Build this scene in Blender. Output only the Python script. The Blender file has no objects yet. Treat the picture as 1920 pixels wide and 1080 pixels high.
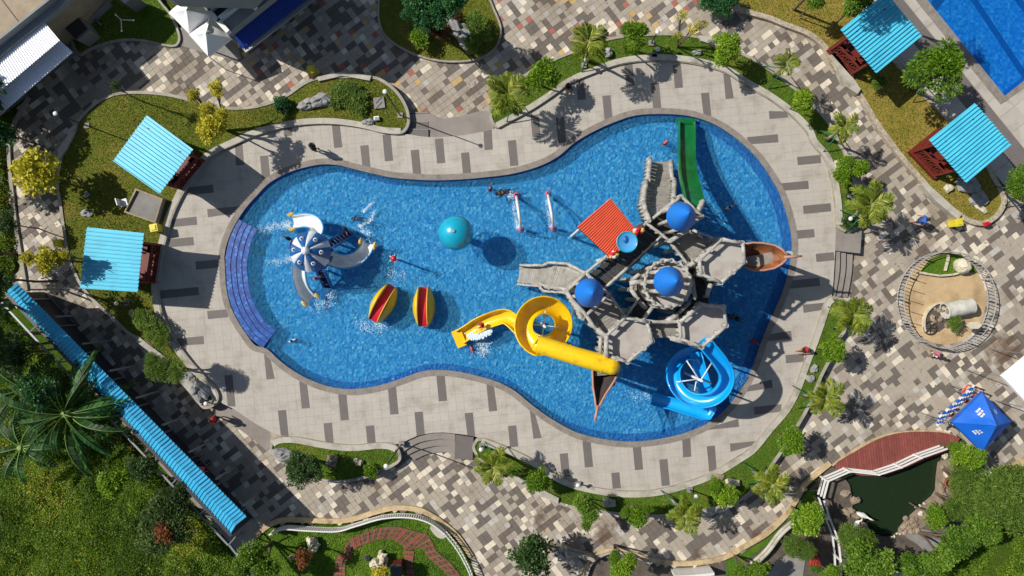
import bpy, bmesh, math, random
import numpy as np
from mathutils import Vector, Matrix
from mathutils.geometry import delaunay_2d_cdt
random.seed(7); RNG = np.random.default_rng(7)
PI = math.pi
S = 0.03          # metres per photo pixel on the pool deck (z = 0)
H = 39.0          # height of the drone above the deck
sc = bpy.context.scene
COL = sc.collection
# ---------------------------------------------------------------- camera
cam = bpy.data.cameras.new('camera'); camo = bpy.data.objects.new('camera', cam); COL.objects.link(camo)
camo.location = (0, 0, H); camo.rotation_euler = (0, 0, 0)
cam.sensor_width = 36; cam.lens = 36 * H / (1920 * S); cam.clip_start = 0.5; cam.clip_end = 600
sc.camera = camo
# ---------------------------------------------------------------- light
SUN_EL = math.radians(45); SA = math.radians(20.5)
sun_to = Vector((-math.cos(SA) * math.cos(SUN_EL), math.sin(SA) * math.cos(SUN_EL), math.sin(SUN_EL)))
w = bpy.data.worlds.new('World'); sc.world = w; w.use_nodes = True
nt = w.node_tree; bg = nt.nodes['Background']
sky = nt.nodes.new('ShaderNodeTexSky'); sky.sky_type = 'NISHITA'; sky.sun_disc = False
sky.sun_elevation = SUN_EL; sky.sun_rotation = math.atan2(sun_to.x, sun_to.y)
nt.links.new(sky.outputs[0], bg.inputs[0]); bg.inputs[1].default_value = 0.075
sl = bpy.data.lights.new('sun', 'SUN'); sl.energy = 4.9; sl.angle = math.radians(0.53); sl.color = (1.0, 0.96, 0.90)
so = bpy.data.objects.new('sun', sl); COL.objects.link(so); so.location = (-30, 10, 40)
so.rotation_euler = sun_to.to_track_quat('Z', 'Y').to_euler()
sc.view_settings.view_transform = 'Standard'; sc.view_settings.look = 'None'
sc.view_settings.exposure = 0.0; sc.view_settings.gamma = 1.0; sc.view_settings.use_curve_mapping = False
try:
    sc.cycles.max_bounces = 8; sc.cycles.transparent_max_bounces = 12
except Exception: pass

# ---------------------------------------------------------------- helpers
def P(px, py, z=0.0):
    k = S * (1 - z / H)
    return Vector(((px - 960) * k, (540 - py) * k, z))
def PP(pts, z=0.0): return [P(x, y, z) for x, y in pts]
def spl(pts, n=5, closed=True):
    out = []; N = len(pts)
    for i in range(N if closed else N - 1):
        if closed: p0, p1, p2, p3 = pts[i - 1], pts[i], pts[(i + 1) % N], pts[(i + 2) % N]
        else: p0, p1, p2, p3 = pts[max(i - 1, 0)], pts[i], pts[i + 1], pts[min(i + 2, N - 1)]
        for k in range(n):
            t = k / n
            out.append(tuple(0.5 * ((2 * b) + (-a + c) * t + (2 * a - 5 * b + 4 * c - d) * t * t + (-a + 3 * b - 3 * c + d) * t ** 3)
                             for a, b, c, d in zip(p0, p1, p2, p3)))
    if not closed: out.append(tuple(pts[-1]))
    return out
def inpoly(X, Y, poly):
    X = np.asarray(X, float); Y = np.asarray(Y, float); r = np.zeros(X.shape, bool)
    n = len(poly)
    for i in range(n):
        x1, y1 = poly[i][0], poly[i][1]; x2, y2 = poly[(i + 1) % n][0], poly[(i + 1) % n][1]
        if y1 == y2: continue
        c = ((y1 > Y) != (y2 > Y)) & (X < (x2 - x1) * (Y - y1) / (y2 - y1) + x1)
        r ^= c
    return r
def area(poly):
    return 0.5 * sum(poly[i - 1][0] * poly[i][1] - poly[i][0] * poly[i - 1][1] for i in range(len(poly)))
def offset(poly, d, closed=True):
    """move a 2-D line d to its left"""
    n = len(poly); out = []
    for i in range(n):
        a = poly[i - 1] if (closed or i > 0) else poly[i]; b = poly[(i + 1) % n] if (closed or i < n - 1) else poly[i]
        tx, ty = b[0] - a[0], b[1] - a[1]; L = math.hypot(tx, ty) or 1
        out.append((poly[i][0] - ty / L * d, poly[i][1] + tx / L * d))
    return out
def nearest(poly, x, y):
    best = None
    n = len(poly)
    for i in range(n):
        ax, ay = poly[i][0], poly[i][1]; bx, by = poly[(i + 1) % n][0], poly[(i + 1) % n][1]
        dx, dy = bx - ax, by - ay; L = dx * dx + dy * dy
        t = 0 if L == 0 else max(0, min(1, ((x - ax) * dx + (y - ay) * dy) / L))
        qx, qy = ax + t * dx, ay + t * dy; d = (qx - x) ** 2 + (qy - y) ** 2
        if best is None or d < best[0]: best = (d, qx, qy)
    return best
def rot2(v, a): c, s = math.cos(a), math.sin(a); return (v[0] * c - v[1] * s, v[0] * s + v[1] * c)

class MB:
    def __init__(s): s.v = []; s.f = []; s.m = []; s.sm = []
    def add(s, vs, fs, mi=0, smooth=False):
        o = len(s.v); s.v += [tuple(v) for v in vs]
        for f in fs: s.f.append(tuple(i + o for i in f)); s.m.append(mi); s.sm.append(smooth)
        return s
    def box(s, c, d, rz=0.0, mi=0, rx=0.0, ry=0.0):
        M = Matrix.Rotation(rz, 3, 'Z') @ Matrix.Rotation(ry, 3, 'Y') @ Matrix.Rotation(rx, 3, 'X'); c = Vector(c)
        vs = [c + M @ Vector((d[0] / 2 * i, d[1] / 2 * j, d[2] / 2 * k)) for i in (-1, 1) for j in (-1, 1) for k in (-1, 1)]
        return s.add(vs, [(0, 1, 3, 2), (4, 6, 7, 5), (0, 4, 5, 1), (2, 3, 7, 6), (0, 2, 6, 4), (1, 5, 7, 3)], mi)
    def bar(s, a, b, wd, ht, mi=0):
        a, b = Vector(a), Vector(b); d = (b - a).normalized()
        up = Vector((0, 0, 1)) if abs(d.z) < .95 else Vector((1, 0, 0))
        x = d.cross(up).normalized(); y = x.cross(d)
        vs = [p + x * i * wd / 2 + y * j * ht / 2 for p in (a, b) for i, j in ((-1, -1), (1, -1), (1, 1), (-1, 1))]
        return s.add(vs, [(0, 3, 2, 1), (4, 5, 6, 7), (0, 1, 5, 4), (1, 2, 6, 5), (2, 3, 7, 6), (3, 0, 4, 7)], mi)
    def prism(s, poly, z0, z1, mi=0, side=None, bottom=False):
        if area(poly) < 0: poly = poly[::-1]
        n = len(poly)
        vs = [(p[0], p[1], z1) for p in poly] + [(p[0], p[1], z0) for p in poly]
        s.add(vs, [tuple(range(n))] + ([tuple(range(2 * n - 1, n - 1, -1))] if bottom else []), mi)
        s.add(vs, [(i, i + n, (i + 1) % n + n, (i + 1) % n) for i in range(n)], mi if side is None else side)
        return s
    def ribbon(s, A, B, z0, z1, mi=0, closed=False):
        """solid band between two 2-D lines of equal length; z1 may be a function of (x,y)"""
        n = len(A); f = z1 if callable(z1) else (lambda x, y: z1)
        vs = []
        for a, b in zip(A, B):
            vs += [(a[0], a[1], f(a[0], a[1])), (b[0], b[1], f(b[0], b[1])), (a[0], a[1], z0), (b[0], b[1], z0)]
        fs = []
        for i in range(n if closed else n - 1):
            p = 4 * i; q = 4 * ((i + 1) % n)
            fs += [(p, p + 1, q + 1, q), (p + 2, p, q, q + 2), (p + 1, p + 3, q + 3, q + 1)]
        if not closed: fs += [(0, 2, 3, 1), (4 * n - 4, 4 * n - 3, 4 * n - 1, 4 * n - 2)]
        return s.add(vs, fs, mi)
    def tube(s, pts, r, n=8, mi=0, caps=True, wob=0.0, smooth=True):
        pts = [Vector(p) for p in pts]; N = len(pts)
        rs = list(r) if hasattr(r, '__len__') else [r] * N
        vs = []; prev = None
        for i, p in enumerate(pts):
            d = (pts[min(i + 1, N - 1)] - pts[max(i - 1, 0)])
            d = d.normalized() if d.length > 0 else Vector((0, 0, 1))
            if prev is None:
                ref = Vector((0, 0, 1)) if abs(d.z) < .9 else Vector((1, 0, 0)); x = d.cross(ref).normalized()
            else: x = (prev - d * prev.dot(d)).normalized()
            prev = x; y = d.cross(x)
            for k in range(n):
                a = 2 * PI * k / n; rr = rs[i] * (1 + random.uniform(-wob, wob))
                vs.append(p + (x * math.cos(a) + y * math.sin(a)) * rr)
        fs = [(i * n + k, i * n + (k + 1) % n, (i + 1) * n + (k + 1) % n, (i + 1) * n + k) for i in range(N - 1) for k in range(n)]
        s.add(vs, fs, mi, smooth)
        if caps:
            o = len(s.v) - len(vs)
            s.f += [tuple(o + k for k in range(n))[::-1], tuple(o + (N - 1) * n + k for k in range(n))]; s.m += [mi, mi]; s.sm += [False, False]
        return s
    def lathe(s, c, prof, n=24, mi=0, smooth=True, a0=0, axis=None):
        c = Vector(c); q = axis.to_track_quat('Z', 'Y').to_matrix() if axis is not None else Matrix.Identity(3)
        vs = [c + q @ Vector((r * math.cos(a0 + 2 * PI * k / n), r * math.sin(a0 + 2 * PI * k / n), z)) for r, z in prof for k in range(n)]
        fs = [(i * n + k, i * n + (k + 1) % n, (i + 1) * n + (k + 1) % n, (i + 1) * n + k) for i in range(len(prof) - 1) for k in range(n)]
        return s.add(vs, fs, mi, smooth)
    def ball(s, c, r, n=10, mi=0, sq=(1, 1, 1), rz=0, noise=0.0, seed=0):
        rr = random.Random(seed); prof = []
        c = Vector(c); vs = []; m = max(5, n * 2 // 3)
        ph = [rr.uniform(0, 6.3) for _ in range(6)]
        for i in range(m + 1):
            t = PI * i / m
            for k in range(n):
                a = 2 * PI * k / n
                q = 1 + noise * (math.sin(2 * a + ph[0]) * .5 + math.sin(3 * a + 2 * t + ph[1]) * .4 + math.sin(5 * a - 3 * t + ph[2]) * .3 + rr.uniform(-.35, .35) * (0 < i < m))
                x, y, z = r * q * math.sin(t) * math.cos(a) * sq[0], r * q * math.sin(t) * math.sin(a) * sq[1], -r * q * math.cos(t) * sq[2]
                x, y = rot2((x, y), rz); vs.append(c + Vector((x, y, z)))
        fs = [(i * n + k, i * n + (k + 1) % n, (i + 1) * n + (k + 1) % n, (i + 1) * n + k) for i in range(m) for k in range(n)]
        return s.add(vs, fs, mi, noise == 0)
    def build(s, name, mats, parent=None, label=None, kind=None):
        me = bpy.data.meshes.new(name); me.from_pydata(s.v, [], s.f)
        mats = mats if isinstance(mats, (list, tuple)) else [mats]
        for m in mats: me.materials.append(m)
        me.polygons.foreach_set('material_index', s.m); me.polygons.foreach_set('use_smooth', s.sm)
        me.update()
        return link(name, me, parent, label, kind)
def link(name, me, parent=None, label=None, kind=None):
    o = bpy.data.objects.new(name, me); COL.objects.link(o)
    if parent is not None:
        o.parent = parent; o.matrix_parent_inverse = Matrix.Translation(-Vector(root_loc(parent)))
    if label: o['label'] = label
    if kind: o['kind'] = kind
    return o
def root_loc(o):
    v = Vector(o.location)
    p = o.parent
    while p is not None: v += Vector(p.location) + o.matrix_parent_inverse.translation; o = p; p = p.parent
    return v
def thing(name, label, cat, loc=(0, 0, 0), group=None):
    o = bpy.data.objects.new(name, None); COL.objects.link(o); o.location = loc; o.empty_display_size = .2
    o['label'] = label; o['category'] = cat
    if group: o['group'] = group
    return o
def tag(o, label, cat, group=None):
    o['label'] = label; o['category'] = cat
    if group: o['group'] = group
    return o
def struct(name, mb, m): return mb.build(name, m, kind='structure')
def rawmesh(name, V, F, mats, mi=None, tint=None, parent=None, kind=None):
    """numpy mesh with n-gon faces of equal size"""
    me = bpy.data.meshes.new(name); V = np.asarray(V, np.float32); F = np.asarray(F, np.int32)
    me.vertices.add(len(V)); me.vertices.foreach_set('co', V.ravel())
    k = F.shape[1]; me.loops.add(F.size); me.loops.foreach_set('vertex_index', F.ravel())
    me.polygons.add(len(F)); me.polygons.foreach_set('loop_start', np.arange(len(F), dtype=np.int32) * k)
    for m in (mats if isinstance(mats, (list, tuple)) else [mats]): me.materials.append(m)
    if mi is not None: me.polygons.foreach_set('material_index', np.asarray(mi, np.int32))
    me.update(calc_edges=True)
    if tint is not None:
        at = me.attributes.new('tint', 'FLOAT', 'FACE'); at.data.foreach_set('value', np.asarray(tint, np.float32))
    if parent is False: return me
    return link(name, me, parent, None, kind)

# ---------------------------------------------------------------- materials
def lin(c):
    if isinstance(c, str):
        c = [int(c[i:i + 2], 16) / 255 for i in (0, 2, 4)]
        c = [x / 12.92 if x <= .04045 else ((x + .055) / 1.055) ** 2.4 for x in c]
    return (c[0], c[1], c[2], 1)
class NT:
    def __init__(s, name):
        s.mat = bpy.data.materials.new(name); s.mat.use_nodes = True; s.t = s.mat.node_tree; s.b = s.t.nodes['Principled BSDF']; s.out = s.t.nodes['Material Output']
        s.pos = s.t.nodes.new('ShaderNodeNewGeometry').outputs['Position']
    def n(s, kind, **kw):
        nd = s.t.nodes.new(kind)
        for k, v in kw.items():
            if k in nd.inputs.keys(): nd.inputs[k].default_value = v
            else: setattr(nd, k, v)
        return nd
    def l(s, a, b): s.t.links.new(a, b)
    def noise(s, scale, detail=3, rough=.6, vec=None, dist=0.0):
        nd = s.n('ShaderNodeTexNoise'); nd.inputs['Scale'].default_value = scale; nd.inputs['Detail'].default_value = detail
        nd.inputs['Roughness'].default_value = rough; nd.inputs['Distortion'].default_value = dist
        s.l(vec if vec is not None else s.pos, nd.inputs['Vector']); return nd.outputs['Fac']
    def ramp(s, fac, stops, interp='LINEAR'):
        nd = s.n('ShaderNodeValToRGB'); cr = nd.color_ramp; cr.interpolation = interp
        while len(cr.elements) < len(stops): cr.elements.new(.5)
        for e, (p, c) in zip(cr.elements, stops): e.position = p; e.color = lin(c) if not isinstance(c, (int, float)) else (c, c, c, 1)
        s.l(fac, nd.inputs[0]); return nd.outputs[0]
    def mix(s, fac, a, b, mode='MIX'):
        nd = s.n('ShaderNodeMix'); nd.data_type = 'RGBA'; nd.blend_type = mode
        for v, i in ((fac, 0), (a, 6), (b, 7)):
            if hasattr(v, 'links'): s.l(v, nd.inputs[i])
            elif i == 0: nd.inputs[0].default_value = v
            else: nd.inputs[i].default_value = lin(v)
        return nd.outputs[2]
    def math(s, op, a, b=0.0):
        nd = s.n('ShaderNodeMath'); nd.operation = op
        for v, i in ((a, 0), (b, 1)):
            if hasattr(v, 'links'): s.l(v, nd.inputs[i])
            else: nd.inputs[i].default_value = v
        return nd.outputs[0]
    def bump(s, h, strength=.5, dist=.02, normal=None):
        nd = s.n('ShaderNodeBump'); nd.inputs['Strength'].default_value = strength; nd.inputs['Distance'].default_value = dist
        s.l(h, nd.inputs['Height']); 
        if normal is not None: s.l(normal, nd.inputs['Normal'])
        return nd.outputs[0]
def mat(name, c, rough=.7, var=.25, scale=3.0, bump=.3, bscale=25.0, metal=0.0, rnd=0.0, dirt=None, dirt_amt=.0, dscale=.6, coat=0.0, spec=.5, stains=None):
    """solid colour with uneven tone, wear and fine relief"""
    N = NT(name); base = lin(c)
    f = N.noise(scale, 4); f2 = N.noise(bscale, 3)
    dk = tuple(x * (1 - var) for x in base[:3]); lt = tuple(min(1, x * (1 + var * .6)) for x in base[:3])
    col = N.ramp(f, [(.3, dk), (.7, lt)])
    col = N.mix(.25, col, N.ramp(f2, [(.3, dk), (.7, lt)]))
    if rnd:
        oi = N.n('ShaderNodeObjectInfo').outputs['Random']
        col = N.mix(1.0, col, N.ramp(oi, [(0, 1 - rnd), (1, 1.0)]), 'MULTIPLY')
    if dirt:
        dm = N.ramp(N.noise(dscale, 5, .65), [(.5, 0.0), (.68, 1.0)])
        col = N.mix(N.math('MULTIPLY', dm, dirt_amt), col, dirt)
    for (sx, sy, sr) in (stains or ()):      # mud washed over the stones
        q = N.n('ShaderNodeVectorMath'); q.operation = 'DISTANCE'; N.l(N.pos, q.inputs[0]); q.inputs[1].default_value = tuple(P(sx, sy, -.45))
        g_ = N.math('ADD', N.math('DIVIDE', q.outputs['Value'], sr), N.math('MULTIPLY', N.noise(2.2, 4, .7), 1.3))
        col = N.mix(N.ramp(g_, [(.75, .8), (1.15, 0.0)]) if False else N.math('MULTIPLY', N.ramp(N.math('MULTIPLY', g_, .5), [(.42, 1.0), (.62, 0.0)]), .75), col, '5A4230')
    N.l(col, N.b.inputs['Base Color']); N.b.inputs['Roughness'].default_value = rough; N.b.inputs['Metallic'].default_value = metal
    N.b.inputs['Specular IOR Level'].default_value = spec
    if coat: N.b.inputs['Coat Weight'].default_value = coat
    if bump: N.l(N.bump(f2, bump, .01), N.b.inputs['Normal'])
    return N.mat
def leafmat(name, c1, c2, c3=None, tr=.3):
    N = NT(name); at = N.n('ShaderNodeAttribute'); at.attribute_name = 'tint'
    oi = N.n('ShaderNodeObjectInfo').outputs['Random']
    fac = N.math('ADD', at.outputs['Fac'], N.math('MULTIPLY', N.math('SUBTRACT', oi, .5), .38))
    st = [(0.05, c1), (.75, c2)] + ([(1.0, c3)] if c3 else [])
    col = N.ramp(fac, st); N.l(col, N.b.inputs['Base Color']); N.b.inputs['Roughness'].default_value = .55; N.b.inputs['Specular IOR Level'].default_value = .3
    t = N.n('ShaderNodeBsdfTranslucent'); N.l(N.mix(.35, col, 'C8E020'), t.inputs['Color'])
    m = N.n('ShaderNodeMixShader'); m.inputs[0].default_value = tr
    N.l(N.b.outputs[0], m.inputs[1]); N.l(t.outputs[0], m.inputs[2]); N.l(m.outputs[0], N.out.inputs['Surface'])
    return N.mat
M = {}
# paving
for k, c in dict(mid='A69B8B', dark='6C645B', cream='D8CCB6', red='A56558', yellow='BFA26A', lite='B6AFA4').items():
    M['pav_' + k] = mat('paver_' + k, c, .85, .13, 2.0, .35, 60, dirt='5E4A38', dirt_amt=.45, dscale=.35, stains=[(1135, 1000, 1.6), (1010, 975, 1.0), (1880, 655, 2.2), (1420, 1010, 1.0), (1310, 1040, .8)])
M['joint'] = mat('paving_joint_sand', '8A8276', .95, .3, 5)
M['tile'] = mat('deck_tile_pale', 'B7AFA3', .75, .08, 1.2, .2, 50, rnd=.09, dirt='8C8275', dirt_amt=.5, dscale=1.0)
M['tile_dark'] = mat('deck_tile_dark', '6E6762', .75, .12, 2, .2, 50, rnd=.1)
M['tile_joint'] = mat('deck_tile_joint', 'A8A094', .9, .15, 4)
M['coping'] = mat('pool_coping', '8A8177', .8, .3, 3.5, .5, 30, dirt='5C5148', dirt_amt=.5, dscale=1.5)
M['wall'] = mat('bed_wall_plaster', 'B5AFA0', .85, .18, 1.5, .3, 40, dirt='6B6456', dirt_amt=.6, dscale=1.1)
M['curb'] = mat('kerb_concrete', 'A39C8E', .85, .25, 2.5, .3, 40, dirt='6B6050', dirt_amt=.6, dscale=1.2)
M['sandstone'] = mat('kerb_sandstone', 'C0A982', .85, .3, 3, .4, 30, dirt='6E5138', dirt_amt=.7, dscale=1.3)
M['stonewall'] = mat('rubble_wall', 'B3A690', .9, .5, 7, .9, 14, dirt='6A5E50', dirt_amt=.5, dscale=2)
M['concrete'] = mat('concrete', '8B8780', .9, .2, 1.5, .3, 40, dirt='5A5550', dirt_amt=.5)
M['asphalt'] = mat('service_yard_concrete', '8F8B86', .9, .15, 1, .3, 30, dirt='5C5A55', dirt_amt=.5)
M['plain'] = mat('grey_landing', '8C847C', .8, .12, 1.5, .3, 40, dirt='5E544C', dirt_amt=.4)
M['slabroof'] = mat('roof_slab_tan', 'A89880', .9, .22, 1.0, .3, 30, dirt='7A6450', dirt_amt=.5, dscale=.7)
M['earth'] = mat('bare_earth', '6A5540', .95, .45, 2, .9, 12)
M['mud'] = mat('muddy_rock_bed', '5E544A', .95, .5, 3, 1.0, 9)
M['sand'] = mat('sand_play_floor', 'BFA47C', .9, .2, 1.1, .4, 40, dirt='8A6E4C', dirt_amt=.6, dscale=.9)
# structures
M['white'] = mat('white_paint', 'DEDCD6', .5, .08, 2, .1)
M['canvas'] = mat('tent_canvas_white', 'F2F2F1', .6, .04, 1.5, .2, 9, dirt='D0CEC8', dirt_amt=.3)
M['blue_canvas'] = mat('tent_canvas_blue', '0F62C8', .5, .12, 1.5, .3, 7)
M['grey_metal'] = mat('grey_metal', '8E9296', .45, .15, 3, .1, metal=.4)
M['dark_metal'] = mat('dark_metal', '34363A', .5, .2, 3, .1)
M['roof_cyan'] = mat('roof_sheet_cyan', '54C4DC', .45, .10, .8, .05, 20, dirt='369CBE', dirt_amt=.35, dscale=.9)
M['roof_cyan2'] = mat('roof_sheet_cyan_worn', '3EAED6', .5, .18, 1.3, .1, 20, dirt='2782A8', dirt_amt=.5, dscale=.8)
M['roof_white'] = mat('roof_sheet_white', 'EFEFF2', .5, .04, 2, .05)
M['roof_navy'] = mat('roof_sheet_navy', '1D3F96', .4, .15, 2, .05)
M['redwood'] = mat('red_painted_timber', '6E2419', .6, .3, 4, .3)
M['redplank'] = mat('red_deck_plank', '8E4A40', .8, .25, 3, .5, 25, rnd=.22, dirt='6A3B34', dirt_amt=.5)
M['plaster'] = mat('grey_plaster', '8A8D8C', .85, .15, 1.5, .2, 30)
M['log'] = mat('weathered_log', 'B2AEA5', .85, .38, 4, .9, 18, dirt='625E57', dirt_amt=.6, dscale=3)
M['plank'] = mat('weathered_plank', '9B968C', .85, .3, 3, .7, 20, dirt='55514B', dirt_amt=.5, dscale=2.2, rnd=.15)
M['plank_dark'] = mat('dark_plank', '3E3B39', .85, .35, 3, .6, 20)
M['castlefloor'] = mat('castle_floor', 'AFA9A0', .85, .15, 1.2, .3, 30, dirt='9B8A80', dirt_amt=.8, dscale=1.1)
M['dome'] = mat('blue_cone_roof', '1474D2', .55, .16, 1.2, .05, dirt='3A78B0', dirt_amt=.5, dscale=1.5)
M['redroof'] = mat('red_tile_roof', 'D24A22', .6, .18, 3, .2, 20)
M['boat'] = mat('boat_wood', '945B37', .6, .5, 3, .5, 20, dirt='46301F', dirt_amt=.8, dscale=2)
M['boat_in'] = mat('boat_inside', '3B312D', .8, .3, 3, .4)
M['pink'] = mat('boat_rail_pink', 'B58570', .6, .25, 3, .3)
M['yel'] = mat('slide_yellow', 'F4C810', .32, .12, 1.2, .05, 20, coat=.4, dirt='B8860E', dirt_amt=.7, dscale=1.2)
M['yel2'] = mat('toy_yellow', 'D8B40C', .4, .2, 2, .1, dirt='9A8C18', dirt_amt=.5, dscale=2)
M['sblue'] = mat('slide_blue', '0EA0E6', .25, .1, 1.2, .05, 20, coat=.6)
M['green'] = mat('slide_green', '0F6A32', .3, .3, 1.2, .1, 10, coat=.5, dirt='0A4A2A', dirt_amt=.6, dscale=1.0)
M['red'] = mat('toy_red', 'C41A28', .4, .15, 2, .1)
M['ballblue'] = mat('ball_turquoise', '10A0BE', .28, .06, 1, 0, coat=.4)
M['octo_blue'] = mat('octopus_blue', '1C5EA0', .35, .2, 3, .1, coat=.3)
M['octo_edge'] = mat('octopus_edge_blue', '4A9AD0', .35, .15, 3, .1)
M['octo_white'] = mat('octopus_white', 'E0E4E4', .35, .15, 3, .1, coat=.3)
M['octo_yel'] = mat('octopus_yellow', 'D4B04A', .5, .2, 3, .1)
M['binyel'] = mat('bin_yellow', 'D8C62A', .45, .1, 3, .1)
M['tunnel'] = mat('rough_tunnel_plaster', 'C4C2B6', .9, .25, 3, 1.0, 8, dirt='8E8A7A', dirt_amt=.6, dscale=2)
M['rail_grey'] = mat('railing_grey_white', 'A9A6A2', .7, .25, 3, .2, dirt='6A6660', dirt_amt=.5)
M['rock'] = mat('garden_rock', '9C9B98', .9, .45, 3, 1.0, 10, dirt='5A5954', dirt_amt=.5, dscale=3)
M['rock_tan'] = mat('tan_rock', 'A08E78', .9, .4, 3, 1.0, 10, rnd=.3)
M['palerock'] = mat('pale_rounded_rock', 'C8BFA6', .9, .25, 4, .9, 12)
M['bark'] = mat('bark', '6A5A48', .9, .4, 6, .9, 20)
M['palebark'] = mat('pale_bark', '9A9484', .85, .3, 6, .6, 20)
M['stake'] = mat('green_stake', '1F6B45', .6, .2, 4)
M['brickred'] = mat('brick_red', '9A5340', .85, .3, 4, .5, 30, rnd=.25, dirt='5F4A38', dirt_amt=.5, dscale=2)
M['brickmoss'] = mat('brick_mossy', '6E5A42', .9, .35, 4, .5, 30, rnd=.2, dirt='4A4A30', dirt_amt=.5, dscale=2)
M['redtin'] = mat('red_tin_roof', 'A83C30', .5, .2, 3, .1)
M['black'] = mat('black_cloth', '15151A', .8, .3, 5)
M['rope'] = mat('dark_rope', '3B332C', .9, .3, 5)
M['skin'] = mat('skin', '9A6A4C', .55, .1, 5, .1)
M['hair'] = mat('black_hair', '14100E', .6, .2, 8, .3)
for k, c in dict(c_red='B01822', c_blue='1C5FB8', c_pink='C25A78', c_black='1A1A20', c_white='D8D8D8', c_navy='1E2A50', c_cyan='1AA8CC', c_salmon='CC5A48').items(): M[k] = mat('cloth_' + k[2:], c, .8, .15, 6, .3)
# leaves
M['lf_green'] = leafmat('leaves_bright_green', '38600E', '7A9C20', 'A8BE3A')
M['lf_mid'] = leafmat('leaves_mid_green', '30540F', '6A8C28', '96AC46')
M['lf_yellow'] = leafmat('leaves_yellow', '86821A', 'D2C436', 'EFE468')
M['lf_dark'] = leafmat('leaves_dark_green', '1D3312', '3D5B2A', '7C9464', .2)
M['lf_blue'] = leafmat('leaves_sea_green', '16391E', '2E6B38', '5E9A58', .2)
M['lf_shrub'] = leafmat('leaves_olive_shrub', '26381A', '4C6630', '8A9458', .2)
M['lf_brown'] = leafmat('leaves_russet', '5C3018', '9C5A32', 'B87A4A', .2)
M['lf_maroon'] = leafmat('leaves_maroon', '3A1A14', '6A3024', '8A4A34', .2)
M['lf_willow'] = leafmat('leaves_willow', '3A5616', '728C38', 'A4B256')
M['lf_palm'] = leafmat('palm_leaflets', '3A5214', '8C9A2E', 'C2BC5A')
M['lf_banana'] = leafmat('banana_leaf', '10280F', '1F4A1A', '3E6E2C', .2)
M['midrib'] = mat('leaf_midrib', '7E9A4A', .6, .2, 5)
M['lf_grass'] = leafmat('grass_blades', '485218', '788230', 'A8944A', .25)
M['lf_wild'] = leafmat('wild_grass_blades', '2E4A10', '6C8C22', 'A8A83C', .25)
def grassmat(name, dark, green, tan, scale=.28, bias=0):
    N = NT(name); f = N.noise(scale, 4, .6); g = N.noise(14, 4, .7); h = N.noise(1.3, 4)
    a = N.ramp(f, [(.38 + bias, green), (.62 + bias, tan)])
    a = N.mix(N.ramp(h, [(.35, 0.0), (.65, 1.0)]), a, green); a = N.mix(N.ramp(g, [(.42, .75), (.62, 0.0)]), a, dark)
    N.l(a, N.b.inputs['Base Color']); N.b.inputs['Roughness'].default_value = .95; N.b.inputs['Specular IOR Level'].default_value = .1
    N.l(N.bump(g, 1.0, .05), N.b.inputs['Normal']); return N.mat
M['lawn'] = grassmat('lawn_turf', '4A5218', '6E7A2A', 'A08A42')
M['lawn_green'] = grassmat('lawn_turf_green', '38541A', '587C22', '7C8C2C', bias=.05)
M['lawn_dry'] = grassmat('lawn_turf_dry', '7A6A2C', '92883A', 'BE9A58', bias=-.06)
M['wild'] = grassmat('rough_ground', '26380E', '4A6A16', '6E602A')
# water
def watermat(name, tint, deep, ripple=1.0, scale=3.2, body=.45, pale='6FC0EC', tile=True):
    N = NT(name)
    d = N.noise(1.6, 3); dv = N.n('ShaderNodeVectorMath'); dv.operation = 'MULTIPLY_ADD'
    cmb = N.n('ShaderNodeTexNoise'); cmb.inputs['Scale'].default_value = 2.4; cmb.inputs['Detail'].default_value = 3; N.l(N.pos, cmb.inputs['Vector'])
    N.l(cmb.outputs['Color'], dv.inputs[0]); dv.inputs[1].default_value = (.55, .55, .55); N.l(N.pos, dv.inputs[2])
    vo = N.n('ShaderNodeTexVoronoi'); vo.feature = 'SMOOTH_F1'; vo.inputs['Scale'].default_value = scale; vo.inputs['Smoothness'].default_value = .45; N.l(dv.outputs[0], vo.inputs['Vector'])
    vo2 = N.n('ShaderNodeTexVoronoi'); vo2.feature = 'SMOOTH_F1'; vo2.inputs['Scale'].default_value = scale * 2.1; vo2.inputs['Smoothness'].default_value = .4; N.l(dv.outputs[0], vo2.inputs['Vector'])
    hgt = N.math('ADD', N.math('MULTIPLY', vo.outputs['Distance'], 1.0), N.math('MULTIPLY', vo2.outputs['Distance'], .5))
    nb = N.bump(hgt, 1.0 * ripple, .16)
    nb2 = N.bump(hgt, .35 * ripple, .05)
    # water body: suspended bubbles scatter a little light; the rest passes through
    df = N.n('ShaderNodeBsdfDiffuse'); df.inputs['Color'].default_value = lin(deep); N.l(nb, df.inputs['Normal'])
    tr = N.n('ShaderNodeBsdfTransparent'); tr.inputs['Color'].default_value = lin(tint)
    m1 = N.n('ShaderNodeMixShader'); m1.inputs[0].default_value = body; N.l(tr.outputs[0], m1.inputs[1]); N.l(df.outputs[0], m1.inputs[2])
    gl = N.n('ShaderNodeBsdfGlossy'); gl.inputs['Roughness'].default_value = .12; N.l(nb, gl.inputs['Normal'])
    fr = N.n('ShaderNodeFresnel'); fr.inputs['IOR'].default_value = 1.33; N.l(nb2, fr.inputs['Normal'])
    m2 = N.n('ShaderNodeMixShader'); N.l(fr.outputs[0], m2.inputs[0]); N.l(m1.outputs[0], m2.inputs[1]); N.l(gl.outputs[0], m2.inputs[2])
    N.l(m2.outputs[0], N.out.inputs['Surface']); return N.mat
M['water'] = watermat('pool_water', 'BCE8F8', '4CB0E4', 1.0, 6.5, .28)
M['water2'] = watermat('lap_pool_water', '8CCCF0', '1478C8', .3, 6, .3)
M['pondwater'] = watermat('pond_water', '16241A', '22301F', .1, 2, .9)
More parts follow.
